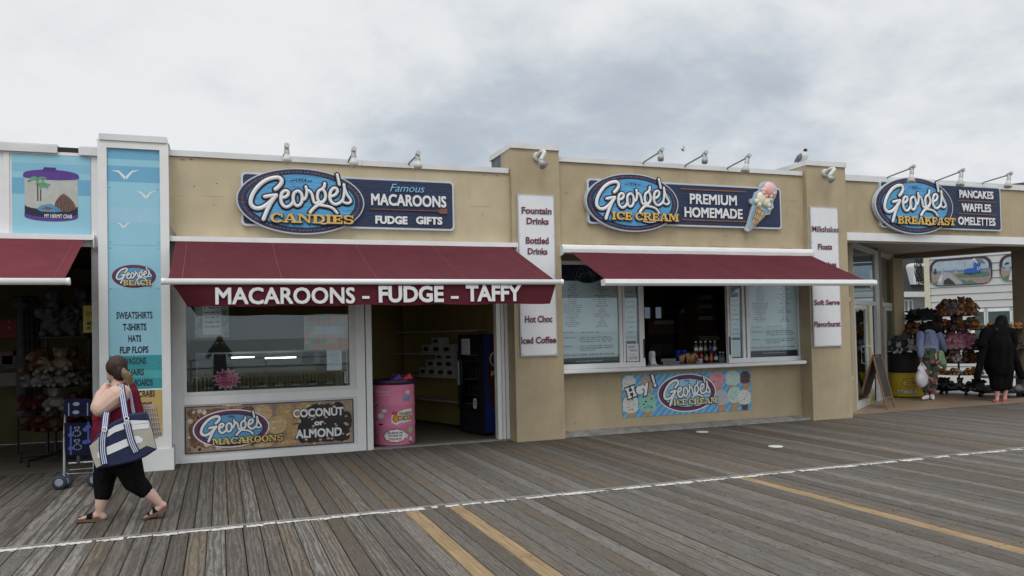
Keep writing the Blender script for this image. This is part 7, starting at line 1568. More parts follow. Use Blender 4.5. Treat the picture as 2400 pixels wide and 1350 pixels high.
def rack(px, y, zs, radii, label, wheels=True, top=None):
    c = P(px, 800, y); x = c.x; t = thing('display_rack', (x, y, 0), label, 'rack', 'spinning racks of plush toys')
    m = MB(); m.tube([(x, y, .10), (x, y, top or zs[-1]+.35)], .022, 8); part(m, 'pole', M_RACK, t)
    for k in range(5):
        a = 2*math.pi*k/5+.35; e_ = (x+.46*math.cos(a), y+.46*math.sin(a)); m = MB(); m.tube([(x, y, .11), (e_[0], e_[1], .085)], [.024, .018], 8); br = part(m, 'base_arm', M_RACK, t)
        m = MB(); m.lathe([(.035, -.012), (.04, 0), (.035, .012)], 12, (e_[0], e_[1], .041), 'x'); part(m, 'caster', M_RACK, br)
    for z, r_ in zip(zs, radii):
        m = MB(); m.lathe([(.03, z-.004), (r_*.98, z-.004), (r_, z), (r_*.98, z+.004), (.03, z+.004)], 28, (x, y, 0)); m.tube([(x+r_*math.cos(2*math.pi*k/28), y+r_*math.sin(2*math.pi*k/28), z+.055) for k in range(29)], .004, 5)
        for k in range(14): a = 2*math.pi*k/14; m.tube([(x+r_*math.cos(a), y+r_*math.sin(a), z), (x+r_*math.cos(a), y+r_*math.sin(a), z+.055)], .003, 4)
        part(m, 'basket', M_RACK, t)
    return x, y
def heap(x, y, z, r_, kinds, n, label, group, sc=1.0, layers=2):
    f = math.atan2(-y, -x)
    for l in range(layers):
        m_ = n-l*2
        for i in range(m_):
            a = f+R(-105+210*(i+.5)/m_)+prg.uniform(-.08, .08); rr = r_*(.80-.22*l)+prg.uniform(-.03, .03); k, cn, rgb = kinds[(i+l) % len(kinds)] if prg.random() < .7 else prg.choice(kinds)
            plush(k, cn, rgb, (x+rr*math.cos(a), y+rr*math.sin(a), z+.006+l*.105*sc), a+math.pi/2+prg.uniform(-.5, .5), sc*prg.uniform(.9, 1.1), label, group, prg.uniform(-.15, .1))
BR = ('bear', 'brown', (.13, .055, .025)); TN = ('bear', 'tan', (.25, .13, .06)); DB = ('bear', 'darkbrown', (.05, .028, .02)); GR = ('elephant', 'grey', (.16, .16, .18)); PK = ('bear', 'pink', (.58, .24, .31)); PK2 = ('pup', 'pink2', (.52, .20, .27)); OR = ('pup', 'orange', (.34, .13, .03)); WH = ('bear', 'white', (.45, .42, .38)); RD = ('pup', 'redbrown', (.14, .03, .02)); BK_ = ('whale', 'black', (.018, .022, .026)); DG = ('whale', 'darkgrey', (.07, .075, .08)); NV = ('bear', 'charcoal', (.03, .035, .04)); LT = ('pup', 'cream', (.36, .30, .22))
def zat(py5, px, y): return P(px, 690+py5/5, y).z
cy = 13.75; cx5 = 2245
Zc = [zat(q, cx5, cy) for q in (1090, 935, 800, 645, 420, 252)]
x, y = rack(cx5, cy, Zc, [.50, .50, .48, .50, .46, .44], 'tall plush rack in the middle of the porch opening, pink toys half way up', top=zat(62, cx5, cy))
heap(x, y, Zc[0], .46, [NV, DG, ('bear', 'charcoal', None)] if False else [NV, ('pup', 'charcoal2', (.03, .033, .037))], 9, 'charcoal plush toy on the bottom tier of the middle rack', 'charcoal plush toys on the middle rack', .85, 1)
heap(x, y, Zc[1], .48, [OR, OR, LT], 11, 'orange or cream plush toy on the second tier of the middle rack', 'orange plush toys on the middle rack', .85, 1)
heap(x, y, Zc[2], .46, [DB, BR, WH], 11, 'brown or white plush toy under the pink ones on the middle rack', 'brown and white plush toys under the pink ones', .85, 2)
heap(x, y, Zc[3], .48, [PK, PK2], 12, 'pink plush toy heaped half way up the middle rack', 'pink plush toys on the middle rack', .95, 3)
heap(x, y, Zc[4], .44, [DB, BR, ('pup', 'mottled', (.09, .06, .045)), OR], 10, 'dark brown or orange plush toy on the second tier down of the middle rack', 'dark plush toys near the top of the middle rack', .95, 2)
heap(x, y, Zc[5], .40, [TN, BR, TN, GR], 8, 'brown bear or grey elephant plush on the top tier of the middle rack', 'plush toys on the top tier of the middle rack', 1.1, 2)
ly = 14.3; lx = 2163
Zl = [zat(q, lx, ly) for q in (1100, 900, 640, 470, 312)]
x, y = rack(lx, ly, Zl, [.46, .46, .46, .44, .42], 'plush rack behind the bending person, black whales on top', top=zat(300, lx, ly))
heap(x, y, Zl[4], .38, [BK_, BK_, DG], 6, 'black whale plush on the top tier behind the bending person', 'black whale plush toys', 1.0, 2)
heap(x, y, Zl[3], .42, [RD, BR], 9, 'red brown plush on the second tier behind the bending person', 'red brown plush toys behind the bending person', .95, 2)
heap(x, y, Zl[2], .44, [DG, NV], 9, 'dark grey plush on the third tier behind the bending person', 'dark grey plush toys behind the bending person', 1.0, 2)
heap(x, y, Zl[0], .44, [NV, DG], 8, 'charcoal plush on the bottom tier behind the bending person', 'charcoal plush toys behind the bending person', .9, 1)
ry = 12.85; rx = 2338
Zr = [zat(q, rx, ry) for q in (1140, 970, 650, 405)]
x, y = rack(rx, ry, Zr, [.52, .50, .50, .50], 'plush rack partly hidden by the person in black, orange toys on top', top=zat(300, rx, ry))
heap(x, y, Zr[3], .46, [OR, ('pup', 'ginger', (.40, .17, .05)), OR, LT], 11, 'orange plush on the top tier behind the person in black', 'orange plush toys behind the person in black', .8, 1)
heap(x, y, Zr[2], .46, [DB, NV], 10, 'dark plush on the second tier behind the person in black', 'dark plush toys behind the person in black', .9, 1)
heap(x, y, Zr[0], .48, [DG, ('whale', 'midgrey', (.12, .125, .13))], 7, 'grey whale plush on the lowest tier of the right hand rack', 'grey whale plush toys low on the right rack', 1.0, 1)

def yellow_print(m, fn, r_, h):
    f2 = lambda l: (lambda u, v, d=0.0: fn(u, v, -l))
    cloud(m, fn, .10, .33, .17, .085, .001, 1, 2); m.mi = 1
    for s, v in (('SQUEEZE', .37), ('TO HEAR', .325), ('MY SQUEAK!', .28)): txt(m, s, 0, .21, v-.012, v+.014, f2(.005), bold=.04, shear=.2)
    m.mi = 1; txt(m, 'Molds', -.20, .24, .095, .195, f2(.001), bold=.09); m.mi = 7; txt(m, 'Molds', -.19, .23, .10, .19, f2(.003), bold=.05)
q = G(2127, 932.5)
drum(q.x+.25, q.y+.26, .36, 1.02, 'yellow toy drum on the porch, heaped with black and white plush', mat('drum_yellow', (.48, .36, .025), .55, .08, 5), yellow_print, 'printed toy drums')
m = MB(); m.smooth = True; m.lathe([(.372, .56), (.378, .60), (.378, .98), (.33, 1.0)], 36, (q.x+.25, q.y+.26, 0)); flat(m, 'drum_cover', mat('cover_black', (.012, .012, .016), .7), 'black sleeve round the top of the yellow drum', 'cover')
for i in range(9):
    a = math.atan2(-q.y, -q.x)+R(-95+190*i/8); plush('bear', 'panda' if i % 2 else 'charcoal', (.38, .37, .36) if i % 2 else (.03, .035, .04), (q.x+.25+.27*math.cos(a), q.y+.26+.27*math.sin(a), 1.0+.03*(i % 3)), a+math.pi/2+prg.uniform(-.4, .4), .95, 'black or white plush on the yellow drum', 'black and white plush toys on the yellow drum', .1)
for i in range(4): plush('whale', 'darkgrey', (.07, .075, .08), (q.x+.25+prg.uniform(-.12, .12), q.y+.26+prg.uniform(-.1, .1), 1.12+.05*i), prg.uniform(0, 6), .9, 'dark grey whale plush topping the yellow drum', 'grey whale plush on the yellow drum')

# ================================================================ SANDWICH BOARD, PORCH LIGHT
def sandwich():
    k = lambda x, y: (1960+x/3.068, 540+y/3.068)
    f0, f1, b0, b1 = G(*k(366, 1290)), G(*k(420, 1272)), G(*k(152, 1276)), G(*k(208, 1256))
    ym_ = (f0.y+f1.y+b0.y+b1.y)/4; tp0, tp1 = P(*k(262, 900), ym_-.05), P(*k(320, 897), ym_+.10); tp1.z = tp0.z
    t = thing('sandwich_board', ((f0+f1+b0+b1)/4), 'folding chalkboard in a brown wooden frame at the porch corner', 'sign'); t.location.z = 0
    wood = mat('board_wood', (.17, .085, .04), .6, .2, 12); slate = mat('slate', (.035, .033, .035), .7, .25, 8)
    for a0, a1, nm in ((f0, f1, 0), (b0, b1, 1)):
        m = MB(); m.tube([a0, tp0], .019, 6); m.tube([a1, tp1], .019, 6); l = lambda p, q_, s: p.lerp(q_, s); m.tube([tp0, tp1], .019, 6); m.tube([l(a0, tp0, .2), l(a1, tp1, .2)], .017, 6); fr_ = part(m, 'frame', wood, t)
        m = MB(); q4 = [l(a0, tp0, .22), l(a1, tp1, .22), l(a1, tp1, .97), l(a0, tp0, .97)]; nn = (q4[1]-q4[0]).cross(q4[3]-q4[0]).normalized()*.006
        A = [m.vert(p+nn) for p in q4]; B = [m.vert(p-nn) for p in q4]; m.face(A); m.face(B[::-1])
        for j in range(4): m.face((A[j], B[j], B[(j+1) % 4], A[(j+1) % 4]))
        part(m, 'slate', slate, t)
sandwich()
m = MB(); pr = [P(2080, 580, 11.95), P(2335, 588, 11.80)]; m.prism([(pr[0].x, 11.86), (pr[0].x+.05, 11.80), (pr[1].x-.08, 11.76), (pr[1].x, 11.84), (pr[1].x-.08, 12.02), (pr[0].x+.05, 12.02)], lambda u, v, d: (u, v, ZB+.055+d), .088)
flat(m, 'strip_light', mat('light_housing', (.55, .54, .51), .5, .05), 'long white strip light under the porch ceiling', 'light')

# ================================================================ ACROSS THE SIDE STREET
def street_houses():
    e3 = Vector((e.x, e.y, 0)); e3 = e3 if e3.y > 0 else -e3; q0 = Vector((25.5, 15.6, 0)); nrm = (e3.y, -e3.x)
    pp = lambda x, y: PL(2090+x/6.135, 560+y/6.135, q0, nrm)
    wf2 = lambda o_: (lambda s, v, d=0.0: (q0.x+e3.x*s+nrm[0]*(d+o_), q0.y+e3.y*s+nrm[1]*(d+o_), v))
    S_ = lambda x, y: (lambda p: ((p-q0).dot(e3), p.z))(pp(x, y))
    sL = S_(482, 600)[0]; t = thing('siding_house', q0+e3*(sL-4), 'white clapboard building with two painted mural panels across the side street', 'building')
    M_SID = mat('white_siding', (.47, .48, .475), .7, .05, 2); M_SLN = mat('siding_shadow_gap', (.26, .26, .25), .8)
    zt_ = 5.95; fn = wf2(0)
    m = MB(); m.mi = 0
    A = [(sL, 0), (sL-14, 0), (sL-14, zt_), (sL, zt_)]; m.prism(A, fn, 7.0)
    ys = [S_(520, v)[1] for v in (310, 412, 517, 618, 722, 822, 920, 1020)]; st_ = (ys[0]-ys[-1])/7; z = ys[0]+st_*3
    while z > .1:
        m.mi = 0; a0, a1 = sL-.002, sL-13.998; pr_ = [(z, 0.0), (z-st_+.02, -.03), (z-st_+.002, -.03), (z-st_+.002, 0.0)]
        if z < zt_: m.face([m.vert(fn(a0, z, 0)), m.vert(fn(a1, z, 0)), m.vert(fn(a1, z-st_+.02, -.03)), m.vert(fn(a0, z-st_+.02, -.03))]); m.mi = 1; m.face([m.vert(fn(a0, z-st_+.02, -.03)), m.vert(fn(a1, z-st_+.02, -.03)), m.vert(fn(a1, z-st_+.001, -.002)), m.vert(fn(a0, z-st_+.001, -.002))])
        z -= st_
    part(m, 'wall', [M_SID, M_SLN], t)
    m = MB(); m.prism([(sL+.02, 0), (sL-.16, 0), (sL-.16, zt_), (sL+.02, zt_)], wf2(-.05), .02); part(m, 'corner_trim', mat('yellowed_trim', (.52, .50, .36), .7, .1), t)
    m = MB(); m.prism([(sL+.15, zt_), (sL-14.1, zt_), (sL-14.1, zt_+.15), (sL+.15, zt_+.15)], wf2(-.15), 7.3); part(m, 'roof', M_ROOF, t)
    rim_, skyc, sea_, sand, grn, blu, gry, drk, wht, rd = [mat('mural_'+n_, c, .6, .12, 6) for n_, c in (('rim', (.045, .025, .04)), ('sky', (.30, .38, .44)), ('sea', (.10, .17, .30)), ('sand', (.27, .21, .19)), ('green', (.08, .16, .11)), ('blue', (.02, .09, .36)), ('grey', (.28, .30, .31)), ('dark', (.03, .03, .035)), ('white', (.50, .52, .52)), ('slate', (.14, .15, .17)))]
    def mural(cs, draw, lab):
        u0, v1 = S_(*cs[0]); u1, v0 = S_(*cs[1]); f2 = wf2(-.06); m = MB(); q = [rrect(min(u0, u1), max(u0, u1), v0, v1, .30)][0]
        m.mi = 0; m.prism(q, f2, .03); c_ = (u0+u1)/2, (v0+v1)/2; r2 = rrect(min(u0, u1)+.09, max(u0, u1)-.09, v0+.09, v1-.09, .22); m.mi = 1; fpoly(m, r2, f2, .002)
        lo, hi = min(p[0] for p in r2), max(p[0] for p in r2)
        F = lambda l: [0]
        def D(pts, k, l): m.mi = k; fpoly(m, [S_(*p) for p in pts], f2, l)
        draw(D, m, f2); tag_ = part(m, 'mural_panel', [rim_, skyc, sea_, sand, grn, blu, gry, drk, wht, rd], t); tag_['label'] = lab
    def d1(D, m, f2):
        D([(575, 470), (1432, 418), (1432, 450), (575, 500)], 2, .004); D([(572, 500), (1432, 450), (1432, 560), (1400, 615), (1330, 635), (1260, 640), (690, 672), (630, 660), (590, 620)], 3, .005)
        D([(920, 520), (1100, 470), (1400, 470), (1420, 530), (1320, 548), (960, 560)], 4, .007); D([(1000, 580), (1100, 610), (1130, 590), (1250, 640), (1030, 655)], 4, .008); D([(600, 640), (660, 610), (700, 668), (640, 665)], 4, .008)
        D([(660, 665), (690, 540), (740, 470), (830, 485), (1000, 610), (1045, 650), (760, 668)], 6, .010); D([(750, 662), (760, 600), (820, 560), (880, 600), (930, 655)], 7, .012); D([(680, 600), (720, 520), (745, 520), (715, 640)], 8, .012)
        D([(1050, 490), (1060, 445), (1100, 425), (1180, 420), (1190, 340), (1285, 335), (1280, 420), (1300, 470), (1240, 485), (1120, 500)], 5, .014); D([(1125, 355), (1180, 285), (1200, 280), (1250, 350), (1235, 355), (1185, 305), (1150, 355)], 8, .016); D([(1190, 280), (1290, 275), (1360, 355), (1265, 345)], 9, .015); D([(1238, 405), (1275, 402), (1276, 440), (1240, 443)], 8, .016); D([(1246, 412), (1268, 410), (1269, 433), (1248, 435)], 7, .017); D([(1052, 490), (1200, 490), (1290, 475), (1290, 488), (1130, 515), (1055, 503)], 7, .016)
        for x0, y0 in ((635, 430), (735, 425), (930, 420)): D([(x0-16, y0+5), (x0+16, y0), (x0+14, y0+28), (x0+24, y0+75), (x0-20, y0+80), (x0-12, y0+30)], 7 if x0 < 700 else 6, .017)
        D([(1058, 330), (1062, 330), (1064, 440), (1060, 440)], 7, .015)
        for x0, y0 in ((690, 388), (985, 310)): D([(x0-18, y0-6), (x0, y0+2), (x0+18, y0-8), (x0, y0+6)], 7, .016)
    mural(((550, 300), (1456, 640)), d1, 'mural of a blue boot shaped house and a grey boat by the sea')
    def d2(D, m, f2):
        D([(1580, 405), (1800, 395), (1800, 420), (1580, 428)], 2, .004); D([(1580, 428), (1800, 420), (1800, 600), (1650, 605), (1600, 560), (1578, 500)], 3, .005); D([(1590, 560), (1700, 520), (1680, 600), (1630, 598)], 4, .007); D([(1690, 590), (1760, 330), (1860, 330), (1860, 600)], 8, .009); D([(1620, 370), (1660, 335), (1712, 345), (1680, 365), (1640, 372)], 7, .010); D([(1645, 372), (1690, 368), (1705, 455), (1640, 465)], 6, .009)
    mural(((1550, 230), (2450, 560)), d2, 'mural of a figure in a dark hat beside a white sail')
    zw1, zw0 = S_(1400, 1045)[1], S_(1400, 1420)[1]
    m = MB(); xs = [S_(x, 1200)[0] for x in (1195, 1345, 1385, 1725, 1760, 2100, 2140, 2480)]; mo = wf2(-.05)
    for a, b in ((0, 1), (2, 3), (4, 5), (6, 7)):
        m = MB(); u0, u1 = xs[b], xs[a]
        for p in ([(u0-.1, zw0-.1), (u1+.1, zw0-.1), (u1+.1, zw0), (u0-.1, zw0)], [(u0-.1, zw1), (u1+.1, zw1), (u1+.1, zw1+.1), (u0-.1, zw1+.1)], [(u0-.1, zw0), (u0, zw0), (u0, zw1), (u0-.1, zw1)], [(u1, zw0), (u1+.1, zw0), (u1+.1, zw1), (u1, zw1)]): m.prism(p, mo, .04)
        wn_ = part(m, 'window', M_WHITE, t); m = MB(); fpoly(m, [(u0, zw0), (u1, zw0), (u1, zw1), (u0, zw1)], wf2(-.035)); part(m, 'pane', mat('far_pane', (.07, .10, .105), .12, .15, spec=.6), wn_)
    # shingled house further back
    Y = 26.0; x0, x1 = P(2095, 700, Y).x, P(2300, 700, Y).x; k = lambda x, y: (lambda p: (p.x, p.z))(P(2090+x/6.135, 560+y/6.135, Y)); t2 = thing('shingled_house', ((x0+x1)/2, Y, 0), 'grey house with dark shingled upper storey and white dormer behind the mural building', 'building')
    ze = k(300, 795)[1]; m = MB(); m.box(x0, x1, Y+.3, Y+7, 0, ze-.1); part(m, 'wall', mat('house_grey', (.30, .31, .31), .8, .06), t2)
    m = MB(); m.box(x0-.1, x1+.1, Y-.15, Y+.4, ze-.12, ze+.10); part(m, 'eave', M_WHITE, t2)
    shm = mat('dark_shingle', (.045, .05, .055), .9, .35, 8, .4, stretch=(1.5, 1, 6)); m = MB(); m.prism([(Y, ze+.10), (Y+.9, 6.6), (Y+7, 6.6), (Y+7, ze+.10)], lambda u, v, d: (x0+d, u, v), x1-x0); rf = part(m, 'roof', shm, t2)
    m = MB(); a0, b1 = k(275, 360); a1, b0 = k(470, 655)
    dm = [(a0, b0), (a1, b0), (a1, b1-.15)]+[((a0+a1)/2+(a1-a0)/2*math.cos(R(q)), b1-.15+.2*math.sin(R(q))) for q in range(20, 161, 20)]+[(a0, b1-.15)]; m.prism(dm, lambda u, v, d: (u, Y-.12+d, v), 1.2); dd = part(m, 'dormer', M_WHITE, rf)
    m = MB(); m.poly([(a0+.12, Y-.125, b0+.12), (a1-.12, Y-.125, b0+.12), (a1-.12, Y-.125, b1-.1), (a0+.12, Y-.125, b1-.1)]); part(m, 'dormer_pane', mat('far_pane_dark', (.02, .022, .025), .15), rf)
    for xa, xb in (((232, 870), (375, 1080)),):
        u0, v1 = k(*xa); u1, v0 = k(*xb); m = MB()
        for q in ((u0, u1, v0, v0+.06), (u0, u1, v1-.06, v1), (u0, u0+.06, v0+.06, v1-.06), (u1-.06, u1, v0+.06, v1-.06), ((u0+u1)/2-.04, (u0+u1)/2+.04, v0+.06, v1-.06)): m.box(q[0], q[1], Y+.22, Y+.30, q[2], q[3])
        wn_ = part(m, 'window', M_WHITE, t2); m = MB(); m.poly([(u0, Y+.27, v0), (u1, Y+.27, v0), (u1, Y+.27, v1), (u0, Y+.27, v1)]); part(m, 'pane', mat('far_curtain', (.25, .28, .28), .3), wn_)
    m = MB(); Yc = 22.0; rg = random.Random(2)
    for i in range(13):
        x = 330+rg.uniform(0, 90); p = [(x, 250), (x+rg.uniform(-25, 25), 330), (x+rg.uniform(-30, 40), 430), (x+rg.uniform(-20, 60), 540), (x+rg.uniform(0, 110), 620+rg.uniform(-30, 40)), (470, 560+rg.uniform(-40, 90))]
        m.tube([P(2090+a/6.135, 560+b/6.135, Yc+.03*i) for a, b in smooth(p, 4)], .012, 5)
    flat(m, 'cable_bundle', M_BLACK, 'tangle of black utility cables in front of the white dormer', 'cables')
street_houses()

# ================================================================ LEFT SHOP: STROLLER, RACKS, SIGNS
LQ = lambda x, y: (x/5.192, 640+y/5.192)
def left_shop():
    y = 12.7; pxl = 138
    Zs = [zat((q-690)*5, pxl, y) for q in (1000, 955, 905, 868, 790)]
    x, yy = rack(128, 12.6, [P(128, q, 12.6).z for q in (1005, 958, 905, 872)], [.34, .36, .36, .34], 'plush rack inside the dark souvenir entrance, wire baskets of white and brown toys', top=P(128, 812, 12.6).z)
    z = [P(128, q, 12.6).z for q in (1005, 958, 905, 872)]
    heap(x, yy, z[3], .30, [('bear', 'duncream', (.10, .082, .05)), ('bear', 'dunbrown', (.045, .02, .011)), ('pup', 'duncream', (.10, .082, .05))], 6, 'brown or cream plush in the top basket of the souvenir rack', 'plush toys in the top basket of the souvenir rack', 1.15, 1)  # interior shade is put into these darker copies of the plush colours
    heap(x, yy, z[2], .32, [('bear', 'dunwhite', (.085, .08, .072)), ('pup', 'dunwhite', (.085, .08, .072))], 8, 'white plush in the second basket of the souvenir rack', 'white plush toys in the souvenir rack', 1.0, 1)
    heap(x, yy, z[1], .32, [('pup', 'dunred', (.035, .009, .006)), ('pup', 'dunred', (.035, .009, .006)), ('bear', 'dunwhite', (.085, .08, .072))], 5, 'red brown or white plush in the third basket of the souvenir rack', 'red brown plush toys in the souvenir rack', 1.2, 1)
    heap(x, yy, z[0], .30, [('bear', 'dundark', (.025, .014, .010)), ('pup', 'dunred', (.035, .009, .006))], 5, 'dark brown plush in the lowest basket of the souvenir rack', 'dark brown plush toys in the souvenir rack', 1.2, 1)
    def shelf(px0, px1, py, yy_):
        a, b = P(px0, py, yy_), P(px1, py, yy_); m = MB(); m.box(a.x, b.x, yy_-.05, yy_+.4, a.z-.02, a.z)
        for q in (a.x+.03, b.x-.03): m.box(q-.015, q+.015, yy_+.3, yy_+.4, .02, a.z-.02)
        flat(m, 'display_shelf', M_RACK, 'high black shelf of grey plush animals inside the souvenir entrance', 'shelf'); return a, b
    a, b = shelf(92, 206, 790, 13.2)
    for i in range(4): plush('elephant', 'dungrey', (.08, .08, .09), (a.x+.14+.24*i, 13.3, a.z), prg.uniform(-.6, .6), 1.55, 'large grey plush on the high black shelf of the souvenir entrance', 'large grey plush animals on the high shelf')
    m = MB(); q0_ = P(90, 737, 13.1).z; m.box(a.x, b.x, 13.2, 13.6, q0_-.02, q0_); flat(m, 'display_shelf', M_RACK, 'upper black shelf over the large grey plush animals', 'shelf')
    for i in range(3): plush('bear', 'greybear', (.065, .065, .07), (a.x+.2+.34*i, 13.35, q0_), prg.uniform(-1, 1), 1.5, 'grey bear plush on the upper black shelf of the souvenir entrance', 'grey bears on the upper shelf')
    sheet('shop_sign', 'yellow handwritten hermit crab sign inside the souvenir entrance', LQ(1010, 395), LQ(1150, 725), 12.0, [mat('sign_yellow', (.42, .36, .06), .7), M_INK], lambda m, x0, x1, z0, z1, fn: ((setattr(m, 'mi', 1), txt(m, 'Hermit', x0+.03, x1-.02, z1-.14, z1-.06, lambda u, v, d: fn(u, v, -.001), shear=.2), txt(m, 'Crabs', x0+.05, x1-.03, z1-.27, z1-.19, lambda u, v, d: fn(u, v, -.001), shear=.2), scrawl(m, fn, x0+.04, x1-.04, z0+.03, z0+.16, 2, 3, .006))), 'sign')
    sheet('shop_sign', 'dark red wall sign deep inside the souvenir entrance', LQ(-60, 570), LQ(195, 780), 14.6, [mat('sign_red', (.20, .012, .02), .6), mat('sign_rose2', (.32, .10, .09), .6)], lambda m, x0, x1, z0, z1, fn: (setattr(m, 'mi', 1), txt(m, 'OPEN', x0+.25, x1-.1, z0+.12, z0+.24, lambda u, v, d: fn(u, v, -.001), bold=.03)) if False else scrawl(m, fn, x0+.2, x1-.1, z0+.1, z0+.3, 2, 4, .01), 'sign')
    cols = [(.05, .05, .055), (.035, .04, .05), (.07, .055, .045), (.03, .035, .04)]
    for i, px in enumerate((48, 56, 64, 74)):
        p0, p1_ = P(px, 700, 13.6), P(px, 970, 13.6); me = soup([((0, 0, p1_.z), .07, (0, 0, p0.z), .05), ((-.06, 0, p0.z-.1), .05, (.06, 0, p0.z-.1), .05), ((.03, 0, p1_.z), .05, (.02, 0, p1_.z+.8), .06)], .02, 'hanging_garment', 2); o = link(me, 'hanging_garment', mat('garment_%s' % 'abcd'[i], cols[i], .9, .3, 8), None, (p0.x, 13.6+.1*i, 0)); tag(o, 'dark garment hanging in the souvenir entrance', 'garment', 'dark garments hanging in the souvenir entrance')
    m = MB(); m.tube([(P(30, 700, 13.8).x, 13.75, P(50, 696, 13.8).z), (P(90, 700, 13.8).x, 13.75, P(50, 696, 13.8).z)], .015, 6); m.tube([(P(42, 700, 13.8).x, 13.75, 0), (P(42, 700, 13.8).x, 13.75, P(50, 696, 13.8).z)], .015, 6); flat(m, 'garment_rail', M_RACK, 'thin rail holding dark garments in the souvenir entrance', 'rail')
    for i, (px, py, c, lab) in enumerate(((12, 840, (.10, .05, .04), 'brown boxed souvenir low on the left wall shelf'), (30, 850, (.05, .05, .07), 'dark boxed souvenir right of the brown one on the wall shelf'), (22, 890, (.12, .11, .10), 'grey boxed souvenir on the lower wall shelf'))):
        p = P(px, py, 14.4); m = MB(); m.rbox(p.x-.13, p.x+.13, 14.3, 14.55, p.z-.1, p.z+.12, .01); flat(m, 'souvenir_box', mat('souvenir_%s' % 'abc'[i], c, .6, .2), lab, 'box')
    for py, lab in ((856, 'upper dark wall shelf of boxed souvenirs at the far left'), (905, 'lower dark wall shelf of boxed souvenirs at the far left')):
        m = MB(); p, q_ = P(-40, py, 14.4), P(40, py, 14.4); m.box(p.x, q_.x, 14.28, 15.19, p.z-.03, p.z-.005); flat(m, 'wall_shelf', M_RACK, lab, 'shelf')
left_shop()
def stroller():
    Y = 10.35; k = lambda x, y, dy=0.0: P(120+x/3.214, 820+y/3.214, Y+dy); b = k(190, 1050); t = thing('stroller', (b.x, Y, 0), 'blue folding stroller with patterned seat at the souvenir entrance', 'stroller')
    fab = mat('stroller_navy', (.006, .008, .026), .85, .25, 12, .2, spec=.1); tub = mat('stroller_tube', (.26, .27, .29), .35, .1, metal=.5); print_ = mat('stroller_print', (.15, .17, .23), .7); rib = mat('stroller_ribbon', (.035, .06, .22), .7)
    def panel(pts, d0, d1, nm):
        m = MB(); n = len(pts); a = [m.vert(k(x, y, d0)) for x, y in pts]; c = [m.vert(k(x, y, d1)) for x, y in pts]; m.face(a); m.face(c[::-1])
        for i in range(n): m.face((a[i], c[i], c[(i+1) % n], a[(i+1) % n]))
        return part(m, nm, fab, t)
    can = panel([(98, 372), (150, 366), (280, 366), (318, 380), (325, 490), (300, 498), (110, 502), (92, 470)], -.12, .18, 'canopy')
    st = panel([(96, 552), (305, 545), (318, 780), (300, 792), (110, 796)], -.06, .02, 'seat_back')
    m = MB()
    for x0, x1, y0, y1 in ((128, 136, 402, 498), (270, 278, 398, 496)): m.poly([k(x0, y0, -.123), k(x1, y0, -.123), k(x1, y1, -.123), k(x0, y1, -.123)])
    for x, y in ((188, 408), (186, 470)): c = k(x, y, -.123); m.poly([(c.x+.035*math.cos(R(a)), c.y, c.z+.022*math.sin(R(a))) for a in range(0, 360, 30)])
    part(m, 'print', print_, can)
    m = MB(); m.mi = 0
    for x0, x1, y0, y1 in ((140, 154, 572, 790), (272, 286, 540, 680)): m.poly([k(x0, y0, -.063), k(x1, y0, -.063), k(x1, y1, -.063), k(x0, y1, -.063)])
    for x, y in ((148, 640), (148, 742), (278, 580), (258, 600), (278, 690), (255, 695)): c = k(x, y, -.066); m.poly([(c.x+.03*math.cos(R(a)), c.y, c.z+.025*math.sin(R(a))) for a in range(0, 360, 45)])
    m.mi = 1
    for x, y, r_ in ((194, 592, .028), (194, 688, .03)):
        c = k(x, y, -.064); hrt = [(c.x+r_*1.05*math.sin(R(a))**3, c.y, c.z+r_*.065*(13*math.cos(R(a))-5*math.cos(R(2*a))-2*math.cos(R(3*a))-math.cos(R(4*a)))) for a in range(0, 360, 15)]; m.poly(hrt[::-1])
        m.mi = 2; m.poly([(c.x+(p[0]-c.x)*.6, c.y-.001, c.z+(p[2]-c.z)*.6) for p in hrt][::-1]); m.mi = 1
    for x, y in ((192, 630), (198, 732)):
        for j in range(10): c = k(x, y, -.064); a = R(36*j); q = (c.x+.04*math.cos(a), c.y, c.z+.03*math.sin(a)); m.poly([(q[0]+.008*math.cos(R(u)), q[1], q[2]+.008*math.sin(R(u))) for u in range(0, 360, 60)])
    part(m, 'print', [rib, print_, fab], st)
    for xs in (0, 1):
        m = MB(); ox = 0 if not xs else 225
        m.tube([k(96+ox, 1000, -.10), k(97+ox, 760, -.04), k(98+ox, 620, 0)], .012, 8); m.tube([k(97+ox, 640, -.02), k(110+ox, 440, .15), k(118+ox, 420, .22)], .012, 8); m.tube([k(104+ox, 990, .42), k(100+ox, 800, .15), k(97+ox, 640, -.02)], .011, 8); part(m, 'side_frame', tub, t)
    for q0_, q1_, r_ in ((k(130, 855, -.06), k(318, 842, -.06), .012), (k(135, 905, 0), k(318, 890, 0), .007), (k(120, 935, .2), k(318, 925, .2), .008)): m = MB(); m.tube([q0_, q1_], r_, 8); part(m, 'cross_bar', tub, t)
    m = MB(); m.tube([k(202, 800, -.05), k(205, 860, -.08)], .02, 8); m.tube([k(232, 845, -.06), k(240, 860, -.06)], .014, 8); part(m, 'latch', M_BLACK, t)
    tyre = mat('tyre_blue', (.022, .03, .05), .6, .15); hub = mat('hub_grey', (.22, .25, .29), .5)
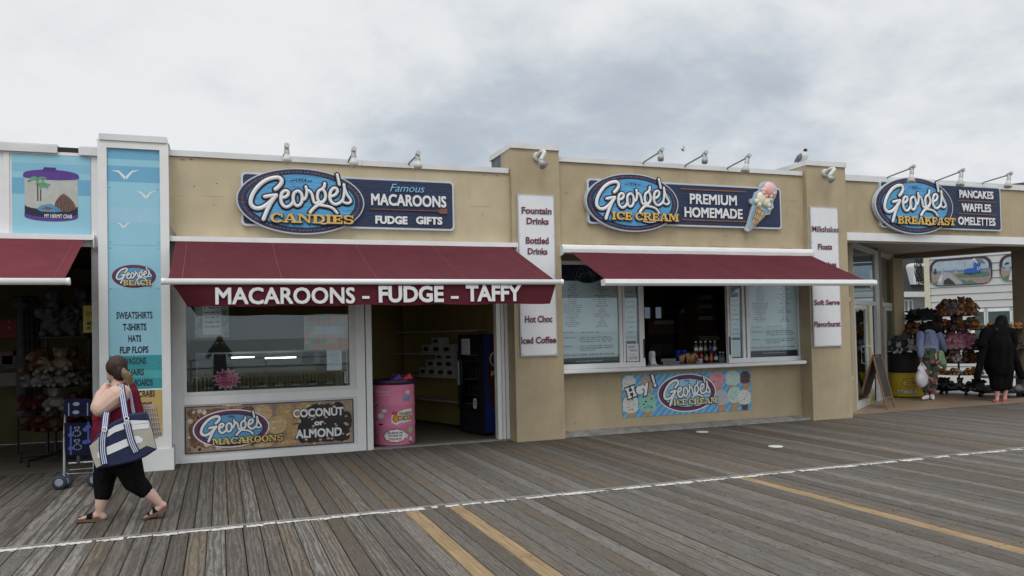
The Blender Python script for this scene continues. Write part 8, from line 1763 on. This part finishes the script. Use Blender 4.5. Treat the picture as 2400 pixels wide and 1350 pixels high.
    for x, y, dy in ((62, 1018, -.14), (105, 1005, -.06), (110, 950, .40), (325, 985, -.12), (345, 975, -.04), (335, 925, .40)):
        c = k(x, y, dy); r_ = .078 if dy < .3 else .072; c.z = r_; w_ = MB(); w_.smooth = True
        w_.lathe([(r_*.55, -.02), (r_*.9, -.024), (r_, -.012), (r_, .012), (r_*.9, .024), (r_*.55, .02)], 20, c, 'x' if False else 'y'); wo = part(w_, 'wheel', tyre, t)
        w_ = MB(); w_.lathe([(r_*.56, -.026), (r_*.45, -.03), (r_*.45, .03), (r_*.56, .026)], 16, c, 'y'); part(w_, 'hub', hub, wo)
stroller()

# ================================================================ SMALL THINGS ON THE BOARDS, BEACH BEHIND
for (px, py), lab in (((1646, 1012), 'white round cap in the boards near the cement kerb'), ((1818, 1046), 'white round cap in the boards farther out, towards the white line')):
    p = G(px, py, .006); m = MB(); m.lathe([(.095, .002), (.10, .004), (.095, .009), (.02, .010)], 24, (p.x, p.y, 0)); flat(m, 'deck_cap', mat('cap_white', (.62, .62, .60), .6, .1, 20), lab, 'cap')
def railing():
    t = thing('railing', (0, -1.9, 0), 'white pipe railing along the seaward edge of the boards, mirrored in the window', 'railing'); pw = mat('rail_paint', (.55, .56, .56), .5)
    m = MB(); m.tube([(-16, -1.9, 1.06), (20, -1.9, 1.06)], .024, 8); m.tube([(-16, -1.9, .62), (20, -1.9, .62)], .014, 8); part(m, 'rail', pw, t)
    for i in range(18): m = MB(); x = -15.5+2.1*i; m.tube([(x, -1.9, -.02), (x, -1.9, 1.06)], .028, 8); part(m, 'post', pw, t)
railing()
def dunes():
    m = MB(); nx, ny = 60, 14; rg = random.Random(9); g_ = []
    for j in range(ny+1): g_.append([m.vert((-45+90*i/nx, -5-25*j/ny, -1.4+1.15*math.sin(math.pi*min(1, max(0, j/ny)))**.8*(.75+.3*math.sin(i*.55+j*.3)+.15*rg.random()))) for i in range(nx+1)])
    m.smooth = True
    for j in range(ny):
        for i in range(nx): m.face((g_[j][i], g_[j][i+1], g_[j+1][i+1], g_[j+1][i]))
    tag(m.build('dune_terrain', mat('dune_grass_sand', (.12, .115, .065), .95, .4, 6, .4, tint=(.26, .22, .15), tfac=.7, tscale=1.2)), kind='structure')
    m = MB(); m.box(-16, 24, -4.05, -4.03, -.4, -.37); m.box(-16, 24, -4.05, -4.03, .15, .18)
    for i in range(330): x = -15.9+.12*i; m.box(x, x+.045, -4.03, -4.015, -1.55, .38+.08*rg.random())
    flat(m, 'dune_fence', mat('fence_slat', (.15, .11, .075), .85, .3, 5), 'brown slatted dune fence beyond the railing, mirrored in the window', 'fence')
dunes()
